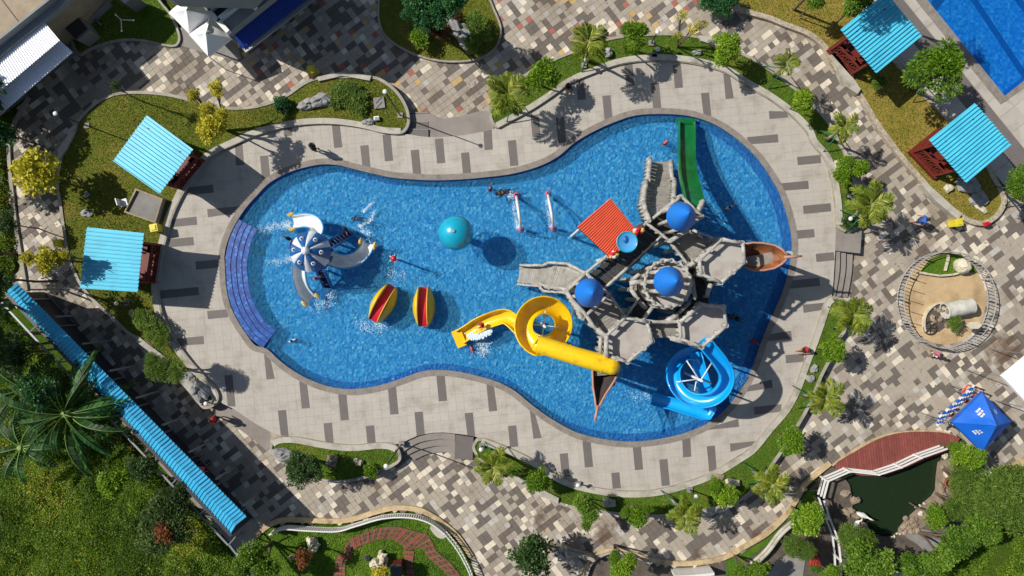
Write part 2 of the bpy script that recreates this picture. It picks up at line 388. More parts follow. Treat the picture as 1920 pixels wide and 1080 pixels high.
def mosaic_speckle(name, cs, scale=9.0):
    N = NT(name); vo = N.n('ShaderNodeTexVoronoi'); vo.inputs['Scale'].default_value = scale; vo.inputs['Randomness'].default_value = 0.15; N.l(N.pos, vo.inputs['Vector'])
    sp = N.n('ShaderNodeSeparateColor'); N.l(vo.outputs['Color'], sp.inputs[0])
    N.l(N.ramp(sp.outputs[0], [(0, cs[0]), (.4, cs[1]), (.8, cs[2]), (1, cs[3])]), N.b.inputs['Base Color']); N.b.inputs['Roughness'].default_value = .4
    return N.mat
M['mosaic'] = mosaic_speckle('pool_mosaic', ['3C96D8', '5EB4E4', '84CCEE', 'D0F0FC'], 7.0)  # pale flecks painted into the tile blues as caustic light from ripples
M['mosaic_edge'] = mosaic_speckle('pool_edge_mosaic', ['1A48A0', '2056B4', '2A62C0', '3A76D0'])
M['mosaic_step'] = mosaic_speckle('pool_step_mosaic', ['0C3A80', '124690', '1A56A6', '3C7AC2'], 7)
M['lane'] = mosaic_speckle('pool_lane_mosaic', ['082E80', '0A3690', '0C3C98', '1246A4'])
M['foam'] = mat('foam', 'D5E8F2', .5, .05, 3, 0)
# ================================================================ outlines read from the photograph
ZP = -0.45   # level of the pavement; the pool deck stands half a metre above it
POOL = [(421,500),(420,480),(425,455),(436,428),(448,407),(462,387),(480,367),(505,342),(542,322),(580,311),(610,307),(640,310),(667,317),(705,326),(742,333),(805,337),(855,336),(905,332),(960,325),(1010,311),(1047,292),(1075,268),(1110,247),(1147,230),(1185,217),(1222,213),(1272,214),(1310,221),(1347,236),(1385,262),(1422,298),(1455,347),(1471,385),(1481,420),(1486,455),(1483,492),(1474,530),(1460,568),(1443,605),(1427,645),(1412,688),(1395,722),(1370,758),(1335,790),(1290,811),(1247,822),(1205,828),(1160,828),(1110,820),(1075,809),(1035,787),(997,760),(965,734),(930,716),(880,702),(835,695),(792,697),(755,710),(717,722),(680,729),(642,730),(605,722),(567,706),(530,682),(500,655),(478,648),(462,628),(445,602),(430,570),(423,535)]
DECK = [(297,540),(300,495),(310,457),(322,412),(337,377),(355,345),(375,315),(400,292),(445,270),(480,255),(530,241),(580,234),(630,234),(680,241),(717,250),(760,251),(802,257),(855,255),(905,247),(930,240),(960,227),(997,207),(1035,182),(1070,157),(1110,140),(1160,122),(1210,115),(1260,115),(1310,122),(1360,137),(1397,160),(1440,185),(1477,212),(1510,245),(1522,270),(1545,297),(1557,332),(1565,382),(1567,430),(1566,470),(1560,553),(1547,567),(1535,602),(1520,645),(1505,685),(1490,727),(1470,765),(1440,800),(1410,837),(1385,855),(1335,885),(1285,904),(1235,917),(1185,921),(1135,917),(1085,907),(1047,892),(1010,867),(960,842),(905,822),(855,813),(817,811),(780,818),(745,833),(705,830),(667,834),(630,832),(592,826),(555,819),(520,815),(480,795),(440,768),(411,752),(405,730),(385,707),(360,680),(335,647),(315,615),(302,577)]
BED_L = [(125,257),(140,230),(162,205),(187,185),(225,172),(275,171),(325,177),(375,190),(425,200),(480,197),(530,180),(567,155),(595,144),(640,141),(692,142),(715,147),(742,167),(760,192),(768,217),(766,237),(752,251),(717,249),(680,240),(630,233),(580,233),(530,240),(480,254),(445,269),(400,291),(375,314),(355,344),(337,376),(322,411),(310,456),(300,494),(297,539),(302,576),(315,614),(335,646),(360,679),(385,706),(405,729),(410,748),(400,762),(387,767),(375,762),(350,730),(322,697),(282,652),(260,637),(237,625),(207,595),(175,567),(150,537),(135,507),(125,482),(117,432),(110,382),(105,345),(110,300)]
BED_TR = [(922,232),(917,212),(925,187),(960,155),(997,130),(1035,110),(1080,92),(1122,75),(1165,66),(1210,62),(1260,61),(1312,67),(1337,82),(1397,100),(1440,125),(1490,162),(1532,200),(1562,237),(1577,270),(1590,290),(1605,340),(1602,370),(1615,405),(1613,424),(1598,435),(1580,434),(1567,420),(1565,382),(1557,332),(1545,297),(1522,270),(1510,245),(1477,212),(1440,185),(1397,160),(1360,137),(1310,122),(1260,115),(1210,115),(1160,122),(1110,140),(1070,157),(1035,182),(997,207),(960,227),(934,240)]
BED_I = [(505,840),(510,826),(525,821),(555,819),(592,826),(630,832),(667,834),(705,830),(730,831),(745,837),(752,855),(745,870),(705,890),(667,902),(630,906),(600,902),(560,888),(530,870),(512,857)]
BED_BR = [(887,846),(888,830),(905,821),(960,842),(1010,867),(1047,892),(1085,907),(1135,917),(1185,921),(1235,917),(1285,904),(1335,885),(1385,855),(1410,837),(1440,800),(1470,765),(1490,727),(1505,685),(1520,645),(1535,602),(1547,567),(1557,556),(1577,558),(1590,570),(1588,617),(1577,634),(1570,655),(1555,682),(1540,712),(1522,757),(1492,810),(1472,842),(1440,887),(1420,914),(1400,932),(1385,943),(1360,956),(1317,968),(1217,970),(1165,967),(1120,961),(1072,953),(1045,945),(1015,927),(960,902),(935,887),(905,870)]
OVAL = [(708,30),(709,0),(713,-40),(760,-75),(860,-78),(905,-30),(928,18),(940,50),(937,78),(920,100),(890,113),(850,117),(810,113),(770,100),(735,80),(715,58)]
LAWN_TL = [(118,28),(170,2),(200,-25),(285,-30),(300,0),(320,25),(336,60),(336,80),(320,88),(270,78),(235,76),(200,82),(165,95),(148,104),(132,78)]
TRB = [(1377,12),(1405,27),(1440,37),(1477,52),(1515,67),(1545,92),(1565,130),(1595,162),(1615,190),(1640,232),(1665,267),(1690,300),(1727,342),(1752,370),(1802,410),(1830,422),(1852,421),(1875,405),(1888,380)]
LAWN_TR = TRB + [(1882,355),(1866,327),(1850,300),(1785,222),(1750,188),(1690,120),(1655,75),(1600,0),(1570,-45),(1380,-45)]
BOTL = [(880,1047),(855,1010),(830,987),(805,970),(780,960),(742,957),(705,965),(667,977),(630,982),(567,980),(530,980),(505,990),(482,1008)]
BOTR = [(1515,910),(1502,932),(1477,970),(1440,1005),(1410,1023),(1360,1050),(1310,1060),(1260,1061),(1210,1053),(1185,1044),(1160,1037),(1135,1040),(1112,1055),(1097,1085),(1095,1120)]
PAVE = [(148,104),(165,95),(200,82),(235,76),(270,78),(320,88),(336,82),(340,40),(335,-45),(1383,-45)] + TRB + [(1885,350),(1960,345),(1960,850),(1895,872),(1850,905),(1835,900),(1842,850),(1790,812),(1765,808),(1715,806),(1677,811),(1640,822),(1590,850),(1560,872)] + BOTR + [(905,1120)] + BOTL + [(455,1000),(20,560),(37,495),(25,420),(17,345),(12,270),(20,235),(50,180),(100,140)]
POOL2 = [(1712,-35),(1735,-5),(1885,181),(1965,118),(1965,-40),(1960,-70),(1720,-70)]
POND = [(1548,905),(1590,886),(1645,892),(1690,880),(1735,862),(1768,848),(1762,880),(1758,905),(1757,922),(1740,942),(1712,968),(1700,980),(1690,995),(1665,1008),(1640,1002),(1615,1010),(1590,998),(1565,975),(1552,935)]
poolW = spl([tuple(P(x, y, 0)[:2]) for x, y in POOL], 4)
deckW = spl([tuple(P(x, y, 0)[:2]) for x, y in DECK], 3)
paveW = [tuple(P(x, y, ZP)[:2]) for x, y in PAVE]
pool2W = [tuple(P(x, y, -.2)[:2]) for x, y in POOL2]
pondW = spl([tuple(P(x, y, -.6)[:2]) for x, y in POND], 3)
def W(pts, z, n=3, closed=True): return spl([tuple(P(x, y, z)[:2]) for x, y in pts], n, closed)

def holed(name, outer, holes, z, m, kind='structure', extra=None):
    vs = []; es = []
    for lp in [outer] + holes:
        o = len(vs); vs += [Vector((p[0], p[1])) for p in lp]; es += [(o + i, o + (i + 1) % len(lp)) for i in range(len(lp))]
    r = delaunay_2d_cdt(vs, es, [], 0, 1e-5); V = r[0]; F = r[2]
    cx = [sum(V[i].x for i in f) / 3 for f in F]; cy = [sum(V[i].y for i in f) / 3 for f in F]
    ok = inpoly(cx, cy, outer)
    for h in holes: ok &= ~inpoly(cx, cy, h)
    fs = []
    for f, k in zip(F, ok):
        if not k: continue
        a, b, c = (V[i] for i in f)
        fs.append(tuple(f) if (b - a).cross(c - a) > 0 else tuple(f)[::-1])
    mb = MB(); mb.add([(v.x, v.y, z) for v in V], fs)
    if extra: extra(mb)
    return mb.build(name, m, kind=kind)

# ================================================================ ground, pavement, deck
big = [(-110, -110), (110, -110), (110, 110), (-110, 110)]
holed('ground', big, [poolW, pool2W, pondW], -.62, M['wild'])
holed('pavement', paveW, [poolW], ZP - .05, M['joint'])
pavement = bpy.data.objects['pavement']
# deck slab with the pool cut out of it; its outer face is the riser down to the pavement
def deck_side(mb):
    n = len(deckW); vs = [(x, y, -.03) for x, y in deckW] + [(x, y, -.55) for x, y in deckW]
    mb.add(vs, [(i, i + n, (i + 1) % n + n, (i + 1) % n) if area(deckW) > 0 else (i, (i + 1) % n, (i + 1) % n + n, i + n) for i in range(n)])
deck = holed('pool_deck', deckW, [poolW], -.03, M['tile_joint'], extra=deck_side)
# --- pavers: a square grid turned 37 degrees
bedsW = [W(b, ZP) for b in (BED_L, BED_TR, BED_I, BED_BR, OVAL)]
SANDC = (1768, 560)
ovalsand = [tuple(P(1768 + 83 * math.cos(a) * (1 if math.cos(a) > 0 else .98), 561 + 90 * math.sin(a), ZP)[:2]) for a in np.linspace(0, 2 * PI, 40, endpoint=False)]
STEPR = [(1556,470),(1612,470),(1606,505),(1597,556),(1556,556)]
STEPB = [(740,838),(780,815),(817,808),(890,816),(888,862),(850,849),(812,850),(775,862),(756,872)]
STEPT = [(765,215),(806,213),(830,222),(860,219),(905,207),(925,210),(925,248),(855,262),(765,262)]
LPATH = [(395,750),(412,745),(505,808),(508,822),(503,848),(478,826),(450,806),(425,790),(404,778)]
noP = [deckW] + bedsW + [ovalsand] + [[tuple(P(x, y, ZP)[:2]) for x, y in q] for q in (STEPR, STEPB, STEPT, LPATH)]
ps = .327; pa = math.radians(37); gu = (math.cos(pa), math.sin(pa)); gv = (-math.sin(pa), math.cos(pa))
I, J = np.meshgrid(np.arange(-110, 111), np.arange(-110, 111))
I = I.ravel(); J = J.ravel()
def corners(I, J, s, u, v, g):
    out = []
    for di, dj in ((0, 0), (1, 0), (1, 1), (0, 1)):
        a = (I + di) * s + (g if di == 0 else -g); b = (J + dj) * s + (g if dj == 0 else -g)
        out.append((a * u[0] + b * v[0], a * u[1] + b * v[1]))
    return out
cor = corners(I, J, ps, gu, gv, .003)
cx = sum(c[0] for c in cor) / 4; cy = sum(c[1] for c in cor) / 4
anyin = np.zeros(len(cx), bool)
for c in cor: anyin |= inpoly(c[0], c[1], paveW)
keep = anyin & inpoly(cx, cy, paveW)
for q in noP:
    allin = np.ones(len(cx), bool)
    for c in cor: allin &= inpoly(c[0], c[1], q)
    keep &= ~allin
keep &= ~inpoly(cx, cy, poolW) & (abs(cx) < 31) & (abs(cy) < 18)
idx = np.where(keep)[0]
hsh = RNG.random(len(cx))
pxx = 960 + cx / S; pyy = 540 - cy / S
warm = ((pyy < 235) & (pxx > 450) & (pxx < 1330))
def pick(i):
    h = hsh[i]
    if warm[i]:
        if h < .035: return 3
        if h < .075: return 4
        h = (h - .075) / .925
    if h < .12: return 2
    if h < .36: return 1
    if h < .42: return 5
    return 0
PM = [M['pav_mid'], M['pav_dark'], M['pav_cream'], M['pav_red'], M['pav_yellow'], M['pav_lite']]
kinds = np.array([pick(i) for i in idx])
# neighbours in a row often share the darker stone
lut = {(I[i], J[i]): k for i, k in zip(idx, kinds)}
for n_, i in enumerate(idx):
    if kinds[n_] == 0 and lut.get((I[i] - 1, J[i])) == 1 and hsh[(i * 7) % len(hsh)] < .5: kinds[n_] = 1
# cut the pavers to the edge of the pavement
def clip_corners(i):
    out = []
    for c in cor:
        x, y = float(c[0][i]), float(c[1][i])
        out.append((x, y))
    return out
order = np.argsort((cx[idx] - 2) ** 2 + (cy[idx] * 1.2) ** 2)
paver_me = []
for k in range(6):
    mb = MB(); g = ps / 2 - .003; b = .006
    vs = [(-g, -g, 0), (g, -g, 0), (g, g, 0), (-g, g, 0), (-g, -g, .04), (g, -g, .04), (g, g, .04), (-g, g, .04), (-g + b, -g + b, .05), (g - b, -g + b, .05), (g - b, g - b, .05), (-g + b, g - b, .05)]
    mb.add(vs, [(0, 1, 5, 4), (1, 2, 6, 5), (2, 3, 7, 6), (3, 0, 4, 7), (4, 5, 9, 8), (5, 6, 10, 9), (6, 7, 11, 10), (7, 4, 8, 11), (8, 9, 10, 11)])
    me = bpy.data.meshes.new('paver'); me.from_pydata(mb.v, [], mb.f); me.materials.append(PM[k]); me.update(); paver_me.append(me)
allW = [w_ for w_ in noP]
single = 0; rest = []
for o_ in order:
    i = idx[o_]; c4 = clip_corners(i)
    visible = all(not inpoly([cx[i]], [cy[i]], q)[0] for q in allW)
    if single < 300 and visible:
        o = bpy.data.objects.new('paver', paver_me[kinds[o_]]); COL.objects.link(o)
        o.location = (cx[i], cy[i], ZP - .05 + random.uniform(-.003, .003)); o.rotation_euler = (random.gauss(0, .004), random.gauss(0, .004), pa)
        o.parent = pavement; single += 1
    else: rest.append((c4, kinds[o_]))
mb = MB()
for c4, k in rest:
    z = ZP + random.uniform(-.004, .002); mx = sum(p[0] for p in c4) / 4; my = sum(p[1] for p in c4) / 4
    inn = [(mx + (x - mx) * .965, my + (y - my) * .965) for x, y in c4]
    vs = [(x, y, z - .035) for x, y in c4] + [(x, y, z - .007) for x, y in c4] + [(x, y, z) for x, y in inn]
    mb.add(vs, [(j, (j + 1) % 4, 4 + (j + 1) % 4, 4 + j) for j in range(4)] + [(4 + j, 4 + (j + 1) % 4, 8 + (j + 1) % 4, 8 + j) for j in range(4)] + [(8, 9, 10, 11)], int(k))
mb.build('paver', PM, pavement, kind='stuff')
# --- deck tiles
ta = math.radians(5.5); ts = .47; tu = (math.cos(ta), math.sin(ta)); tv = (-math.sin(ta), math.cos(ta))
DS_V = [(539,244,22),(632,254,46),(685,294,43),(727,277,50),(780,306,50),(825,283,46),(874,309,46),(914,258,46),(962,287,48),(497,313,42),(1004,236,42),(1052,244,48),(1089,168,38),(1139,202,46),(1180,141,40),(1230,180,49),(1271,143,44),(1324,197,46),(1366,161,48),(505,687,48),(571,740,51),(644,762,52),(531,794,50),(616,812,38),(695,815,34),(737,750,54),(828,727,50),(787,795,46),(881,797,46),(922,744,54),(962,818,40),(1005,791,62),(1059,872,44),(1102,851,50),(1196,858,46),(1155,901,30),(1246,886,50),(1286,833,48),(1335,860,48),(431,733,60),(448,288,44)]
DS_H = [(1460,214,36),(1430,262,58),(1517,300,44),(1489,349,54),(1532,391,52),(1506,439,42),(1547,482,34),(1509,531,56),(1526,577,40),(1459,630,50),(1490,672,34),(1418,722,60),(1440,768,52),(1350,796,70),(1394,837,50),(336,549,74),(408,589,38),(357,640,50),(375,356,50),(420,397,62),(345,416,48),(340,454,46),(388,496,42)]
strips = []
for (x, y, L) in DS_V: c = P(x, y); strips.append((c.x, c.y, .46, L * S, ta))
for (x, y, L) in DS_H: c = P(x, y); strips.append((c.x, c.y, L * S, .46, ta))
copO = offset(poolW, -.17 if area(poolW) > 0 else .17)   # middle of the coping
I2, J2 = np.meshgrid(np.arange(-60, 61), np.arange(-40, 41)); I2 = I2.ravel(); J2 = J2.ravel()
c2 = corners(I2, J2, ts, tu, tv, .0025)
tx = sum(c[0] for c in c2) / 4; ty = sum(c[1] for c in c2) / 4
any_deck = np.zeros(len(tx), bool); all_pool = np.ones(len(tx), bool)
for c in c2: any_deck |= inpoly(c[0], c[1], deckW); all_pool &= inpoly(c[0], c[1], copO)
kt = np.where(any_deck & ~all_pool)[0]
kt = sorted(kt, key=lambda i: tx[i] ** 2 + ty[i] ** 2)
def fit_tile(c4, outer, hole):
    out = []
    inO = inpoly([c[0] for c in c4], [c[1] for c in c4], outer); inH = inpoly([c[0] for c in c4], [c[1] for c in c4], hole)
    for (x, y), a, b in zip(c4, inO, inH):
        if not a: _, x, y = nearest(outer, x, y)
        if b: _, x, y = nearest(hole, x, y)
        out.append((x, y))
    return out, inO.all() and not inH.any()
tile_me = bpy.data.meshes.new('deck_tile'); g = ts / 2 - .0025
mb = MB(); mb.prism([(-g, -g), (g, -g), (g, g), (-g, g)], 0, .03); tile_me.from_pydata(mb.v, [], mb.f); tile_me.materials.append(M['tile']); tile_me.update()
tile_me2 = tile_me.copy(); tile_me2.materials.clear(); tile_me2.materials.append(M['tile_dark'])
mbr = MB(); nt_ = 0
for i in kt:
    c4 = [(float(c[0][i]), float(c[1][i])) for c in c2]
    c4, whole = fit_tile(c4, deckW, copO)
    if whole and nt_ < 235:
        o = bpy.data.objects.new('deck_tile', tile_me); COL.objects.link(o); o.parent = deck; nt_ += 1
        o.location = (tx[i], ty[i], -.03); o.rotation_euler = (random.gauss(0, .0012), random.gauss(0, .0012), ta)
    else:
        if abs(area(c4)) < .01: continue
        mbr.prism(c4, -.03, random.uniform(-.001, .001))
mbr.build('deck_tile', M['tile'], deck, kind='stuff')
for (x, y, w_, h_, a) in strips:     # the dark slabs are laid in runs of three
    mb = MB(); c4 = [rot2((sx * w_ / 2, sy * h_ / 2), a) for sx, sy in ((-1, -1), (1, -1), (1, 1), (-1, 1))]
    c4 = [(px_ + x, py_ + y) for px_, py_ in c4]; c4, _ = fit_tile(c4, deckW, copO)
    mb.prism(c4, -.02, .006); mb.build('dark_slab', M['tile_dark'], deck)
# --- pool
mb = MB(); inn = poolW; sgn = 1 if area(poolW) > 0 else -1
mb.ribbon(offset(poolW, .03 * sgn), offset(poolW, -.30 * sgn), -.05, .022, closed=True)
cop = mb.build('pool_coping', M['coping'], deck)
mb = MB(); n = len(poolW); mb.add([(x, y, 0.0) for x, y in poolW] + [(x, y, -.82) for x, y in poolW], [(i, (i + 1) % n, (i + 1) % n + n, i + n) for i in range(n)]); struct('pool_wall', mb, M['mosaic_edge'])
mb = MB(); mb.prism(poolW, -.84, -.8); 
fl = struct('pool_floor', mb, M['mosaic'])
edge = offset(poolW, .3 * sgn)
mb = MB(); mb.ribbon(offset(poolW, .002 * sgn), edge, -.8, -.794, closed=True); mb.build('pool_edge_band', M['mosaic_edge'], fl)
mb = MB(); n = len(poolW); mb.add([(x, y, -.14) for x, y in poolW], [tuple(range(n)) if sgn > 0 else tuple(range(n))[::-1]]); struct('pool_water', mb, M['water'])
# underwater steps along the round end
stp = [(445,410),(434,432),(426,460),(421,490),(422,520),(427,555),(437,585),(452,612),(470,636),(492,653)]
for k in range(4):
    A = W(stp, 0, 4, False); d0 = .02 + .30 * k; d1 = d0 + .30
    mb = MB(); s_ = 1
    A1 = offset(A, d0, False); B1 = offset(A, d1, False)
    if not inpoly([B1[10][0]], [B1[10][1]], poolW)[0]: A1 = offset(A, -d0, False); B1 = offset(A, -d1, False)
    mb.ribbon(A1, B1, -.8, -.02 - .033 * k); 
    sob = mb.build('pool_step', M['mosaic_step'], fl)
    nb_ = MB(); q = offset(B1, .06 if B1[5][0] > A1[5][0] else -.06, False); nb_.ribbon(B1, q, -.7, -.05 - .033 * k); nb_.build('step_nosing', M['lane'], fl)
mb = MB(); c = P(487, 470, -.8); mb.box((c.x, c.y, -.785), (.62, .52, .02), -.1)
for k in range(6): mb.box((c.x, c.y + (k - 2.5) * .08, -.772), (.56, .02, .01), -.1)
mb.build('drain_grate', M['concrete'], fl)
# ================================================================ planting beds
def bed(pts, ztop, mlawn, label, wallw=.16, mcurb='curb', z0=-.6, lawnname='lawn', soilz=-.06):
    o = W(pts, ztop); s_ = 1 if area(o) > 0 else -1; inn = offset(o, wallw * s_)
    mb = MB(); mb.ribbon(o, inn, z0, ztop, closed=True); wl = mb.build('planter_wall', M[mcurb]); tag(wl, label, 'low wall')
    mb = MB(); mb.prism(offset(o, wallw * .5 * s_), z0 + .02, ztop + soilz); lw = struct(lawnname, mb, mlawn)
    return inn
innL = bed(BED_L, .16, M['lawn'], 'low kerb wall round the large left lawn with the blue shelters')
innTR = bed(BED_TR, .12, M['lawn_green'], 'low kerb wall round the curved planting strip above the pool')
innI = bed(BED_I, .12, M['lawn_green'], 'low kerb wall round the bean-shaped green island below the pool')
innBR = bed(BED_BR, .12, M['lawn_green'], 'low kerb wall round the curved planting strip below and right of the pool')
innO = bed(OVAL, -.28, M['lawn'], 'low kerb round the oval lawn with a dark tree at the top', .1)
innTL = bed(LAWN_TL, -.32, M['lawn_green'], 'thin kerb round the small lawn beside the white-roofed building', .12)
innGR = bed(LAWN_TR, -.2, M['lawn_dry'], 'rubble stone edging of the dry lawn with two blue shelters', .28, 'stonewall')
def deckwall(pts, label, h=.17, wd=.32, out=1, m='wall'):
    A = W(pts, 0, 4, False); B = offset(A, wd * out, False)
    mb = MB(); mb.ribbon(A, B, -.5, h); o = mb.build('deck_wall', M[m]); tag(o, label, 'low wall'); return o
wl_l = [(752,252),(717,250),(680,241),(630,234),(580,234),(530,241),(480,255),(445,270),(400,292),(375,315),(355,345),(337,377),(322,412),(310,457),(300,495),(297,540),(302,577),(315,615),(335,647),(360,680),(385,707),(405,730),(410,748)]
deckwall(wl_l, 'broad pale wall between the left lawn and the pool deck', out=-1)
wl_t = [(934,241),(960,227),(997,207),(1035,182),(1070,157),(1110,140),(1160,122),(1210,115),(1260,115),(1310,122),(1360,137),(1397,160),(1440,185),(1477,212),(1510,245),(1522,270),(1545,297),(1557,332),(1565,382),(1567,422)]
deckwall(wl_t, 'broad pale wall between the upper planting strip and the pool deck', out=1)
wl_b = [(1557,557),(1547,567),(1535,602),(1520,645),(1505,685),(1490,727),(1470,765),(1440,800),(1410,837),(1385,855),(1335,885),(1285,904),(1235,917),(1185,921),(1135,917),(1085,907),(1047,892),(1010,867),(960,842),(905,821)]
deckwall(wl_b, 'broad pale wall between the lower planting strip and the pool deck', out=1, h=.13)
deckwall([(510,827),(525,820),(555,819),(592,826),(630,832),(667,834),(705,830),(730,831),(745,837)], 'pale wall along the upper side of the bean-shaped island', out=-1, h=.13)
def slab(name, pts, z0, z1, m, label=None, kind='structure', n=0, parent=None):
    mb = MB(); q = [tuple(P(x, y, z1)[:2]) for x, y in pts]
    if n: q = spl(q, n)
    mb.prism(q, z0, z1); o = mb.build(name, m, parent, kind=kind)
    if label: o['label'] = label
    return o
# grey landings and steps between deck and pavement
slab('landing', STEPT, -.6, -.2, M['plain']); slab('landing', [(1566,428),(1616,433),(1613,475),(1566,470)], -.6, -.01, M['plain'])
slab('landing', LPATH, -.6, ZP + .004, M['plain']); slab('landing', [(854,815),(888,820),(886,862),(852,860)], -.6, -.012, M['tile_dark'])
def stairs(lines, label, zs, m):
    t = thing('stairs', label, 'steps', P(*lines[0][0], ZP))
    for k in range(len(lines) - 1):
        A = W(lines[k], zs[k], 4, False); B = W(lines[k + 1], zs[k], 4, False)
        mb = MB(); mb.ribbon(A, B, -.6, zs[k] - .02); st_ = mb.build('step', M[m], t)
        nb_ = MB(); nb_.ribbon([tuple(Vector(b) + (Vector(a) - Vector(b)) * .12) for a, b in zip(A, B)], B, zs[k] - .06, zs[k]); nb_.build('nosing', M['plain'], t)
stairs([[(1563,472),(1563,510),(1556,553)], [(1575,472),(1574,510),(1566,556)], [(1586,472),(1585,510),(1577,556)], [(1599,474),(1597,512),(1589,558)]], 'grey steps down from the deck to the plaza on the right', [-.11, -.22, -.33], 'plain')
stairs([[(745,835),(780,819),(817,812),(853,814)], [(755,848),(783,831),(818,824),(853,826)], [(765,853),(787,843),(820,836),(853,838)], [(777,862),(800,852),(825,848),(853,849)]], 'curved grey steps between the island and the lower planting strip', [-.11, -.22, -.33], 'plain')
stairs([[(767,255),(785,258),(803,258)], [(767,240),(785,242),(803,242)], [(767,226),(785,228),(803,228)], [(767,210),(785,210),(803,210)]], 'short dark steps beside the tip of the upper left bed', [-.08, -.16, -.24], 'tile_dark')
# kerbs round the outside
def kerb(pts, wd, h, m, label, z0=-.6, out=1, closed=False):
    A = W(pts, h, 4, closed); mb = MB(); mb.ribbon(A, offset(A, wd * out, closed), z0, h, closed=closed)
    return tag(mb.build('kerb', M[m]), label, 'kerb')
kerb([(50,180),(20,235),(12,270),(17,345),(25,420),(37,495),(45,545)], .2, -.33, 'curb', 'long thin kerb along the shaded path at the far left')
kerb(BOTL, .28, -.33, 'sandstone', 'wavy sandstone kerb of the brick path garden at the bottom', out=-1)
kerb([(1560,872)] + BOTR[:-1], .28, -.33, 'sandstone', 'sweeping sandstone kerb at the bottom right of the plaza', out=-1)
kerb([(1560,872),(1590,850),(1640,822),(1677,811),(1715,807),(1765,808),(1795,818)], .16, -.36, 'sandstone', 'sandstone kerb behind the red timber deck', out=-1)
kerb([(1838,905),(1862,893),(1890,876),(1925,858),(1960,842)], .45, -.2, 'sandstone', 'rough sandstone wall at the right edge below the blue tent', out=-1)
# boxed benches in the bed walls
for q, lb in ((([(595,144),(597,152),(642,142),(693,151),(696,142),(640,134)]), 'white notched seat wall at the top of the upper left bed'),
              ([(125,257),(131,240),(143,233),(143,243),(124,280),(110,300),(108,280)], 'pale concrete seat block on the left corner of the lawn'),
              ([(255,640),(262,633),(345,697),(385,752),(376,760),(322,700),(300,676)], 'pale seat wall along the shaded path below the left lawn'),
              ([(1312,66),(1314,76),(1338,84),(1372,92),(1372,82),(1338,70)], 'small white seat block beside the round green tree at the top'),
              ([(962,896),(967,892),(1048,934),(1046,944),(1012,930)], 'white seat block on the lower planting strip'),
              ([(1315,962),(1320,956),(1362,946),(1386,930),(1384,944),(1362,957),(1318,972)], 'curved grey seat wall at the foot of the lower planting strip'),
              ([(1562,97),(1572,97),(1618,165),(1612,174),(1590,160)], 'pale concrete bench block in front of the upper right shelter'),
              ([(1733,345),(1741,340),(1808,401),(1802,411),(1762,378)], 'pale concrete bench block in front of the middle right shelter'),
              ([(1583,284),(1590,282),(1600,300),(1606,330),(1600,330)], 'narrow white seat block at the right end of the upper strip')):
    mb = MB(); mb.prism([tuple(P(x, y, .25)[:2]) for x, y in q], -.5, .25 if 'right shelter' not in lb else .02)
    o = mb.build('seat_wall', M['wall']); tag(o, lb, 'seat wall')
# ================================================================ top right: concrete terrace and lap pool
terr = [(1570,-45),(1600,0),(1655,75),(1690,120),(1750,188),(1785,222),(1850,300),(1866,327),(1885,350),(1965,345),(1965,-45)]
terrW = [tuple(P(x, y, -.25)[:2]) for x, y in terr]
pa2 = math.radians(-51)
holed('terrace', terrW, [[tuple(P(x, y, -.25)[:2]) for x, y in POOL2]], -.27, M['tile_joint'])
terrace = bpy.data.objects['terrace']
u2 = (math.cos(pa2), math.sin(pa2)); v2 = (-math.sin(pa2), math.cos(pa2)); mbl = MB(); cop2 = offset(pool2W, -.5 if area(pool2W) > 0 else .5)
cnt = 0
for i in range(-40, 41):
    for j in range(-10, 50):
        c4 = [( (i + a) * 1.1 * u2[0] + (j + b) * 1.1 * v2[0], (i + a) * 1.1 * u2[1] + (j + b) * 1.1 * v2[1]) for a, b in ((.01, .01), (.99, .01), (.99, .99), (.01, .99))]
        io = inpoly([c[0] for c in c4], [c[1] for c in c4], terrW)
        if not io.any(): continue
        if inpoly([c[0] for c in c4], [c[1] for c in c4], pool2W).all(): continue
        c4, _ = fit_tile(c4, terrW, cop2)
        if abs(area(c4)) < .02: continue
        mb = MB(); mb.prism(c4, -.3, -.25); dk = (j % 4 == 0) or (i % 5 == 2 and j % 2 == 0)
        mb.build('terrace_slab', M['tile_dark'] if dk else M['tile'], terrace)
mb = MB(); s_ = 1 if area(pool2W) > 0 else -1; mb.ribbon(offset(pool2W, .03 * s_), offset(pool2W, -.5 * s_), -.4, -.235, closed=True); mb.build('pool_coping', M['coping'], terrace)
mb = MB(); n = len(pool2W); mb.add([(x, y, -.26) for x, y in pool2W] + [(x, y, -1.5) for x, y in pool2W], [(i, (i + 1) % n, (i + 1) % n + n, i + n) for i in range(n)]); struct('lap_pool_wall', mb, M['mosaic_edge'])
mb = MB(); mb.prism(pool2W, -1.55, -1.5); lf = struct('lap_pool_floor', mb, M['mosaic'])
for a, b in (((1806,-30), (1925,148)), ((1886,-30), (1965,75))):
    A, B = P(*a, -1.5), P(*b, -1.5); mb = MB(); mb.bar((A.x, A.y, -1.485), (B.x, B.y, -1.485), .34, .02); mb.build('lane_line', M['lane'], lf)
mb = MB(); mb.add([(x, y, -.36) for x, y in pool2W], [tuple(range(n)) if s_ > 0 else tuple(range(n))[::-1]]); struct('lap_pool_water', mb, M['water2'])
# ================================================================ top left yard
slab('service_yard', [(-60,110),(-60,-60),(330,-60),(300,0),(320,25),(336,80),(148,104),(100,140),(50,180),(-60,260)], -.6, -.47, M['asphalt'])
slab('concrete_apron', [(336,84),(348,20),(360,-60),(430,-60),(440,60),(452,112),(420,108),(380,98)], -.6, ZP + .006, M['concrete'])
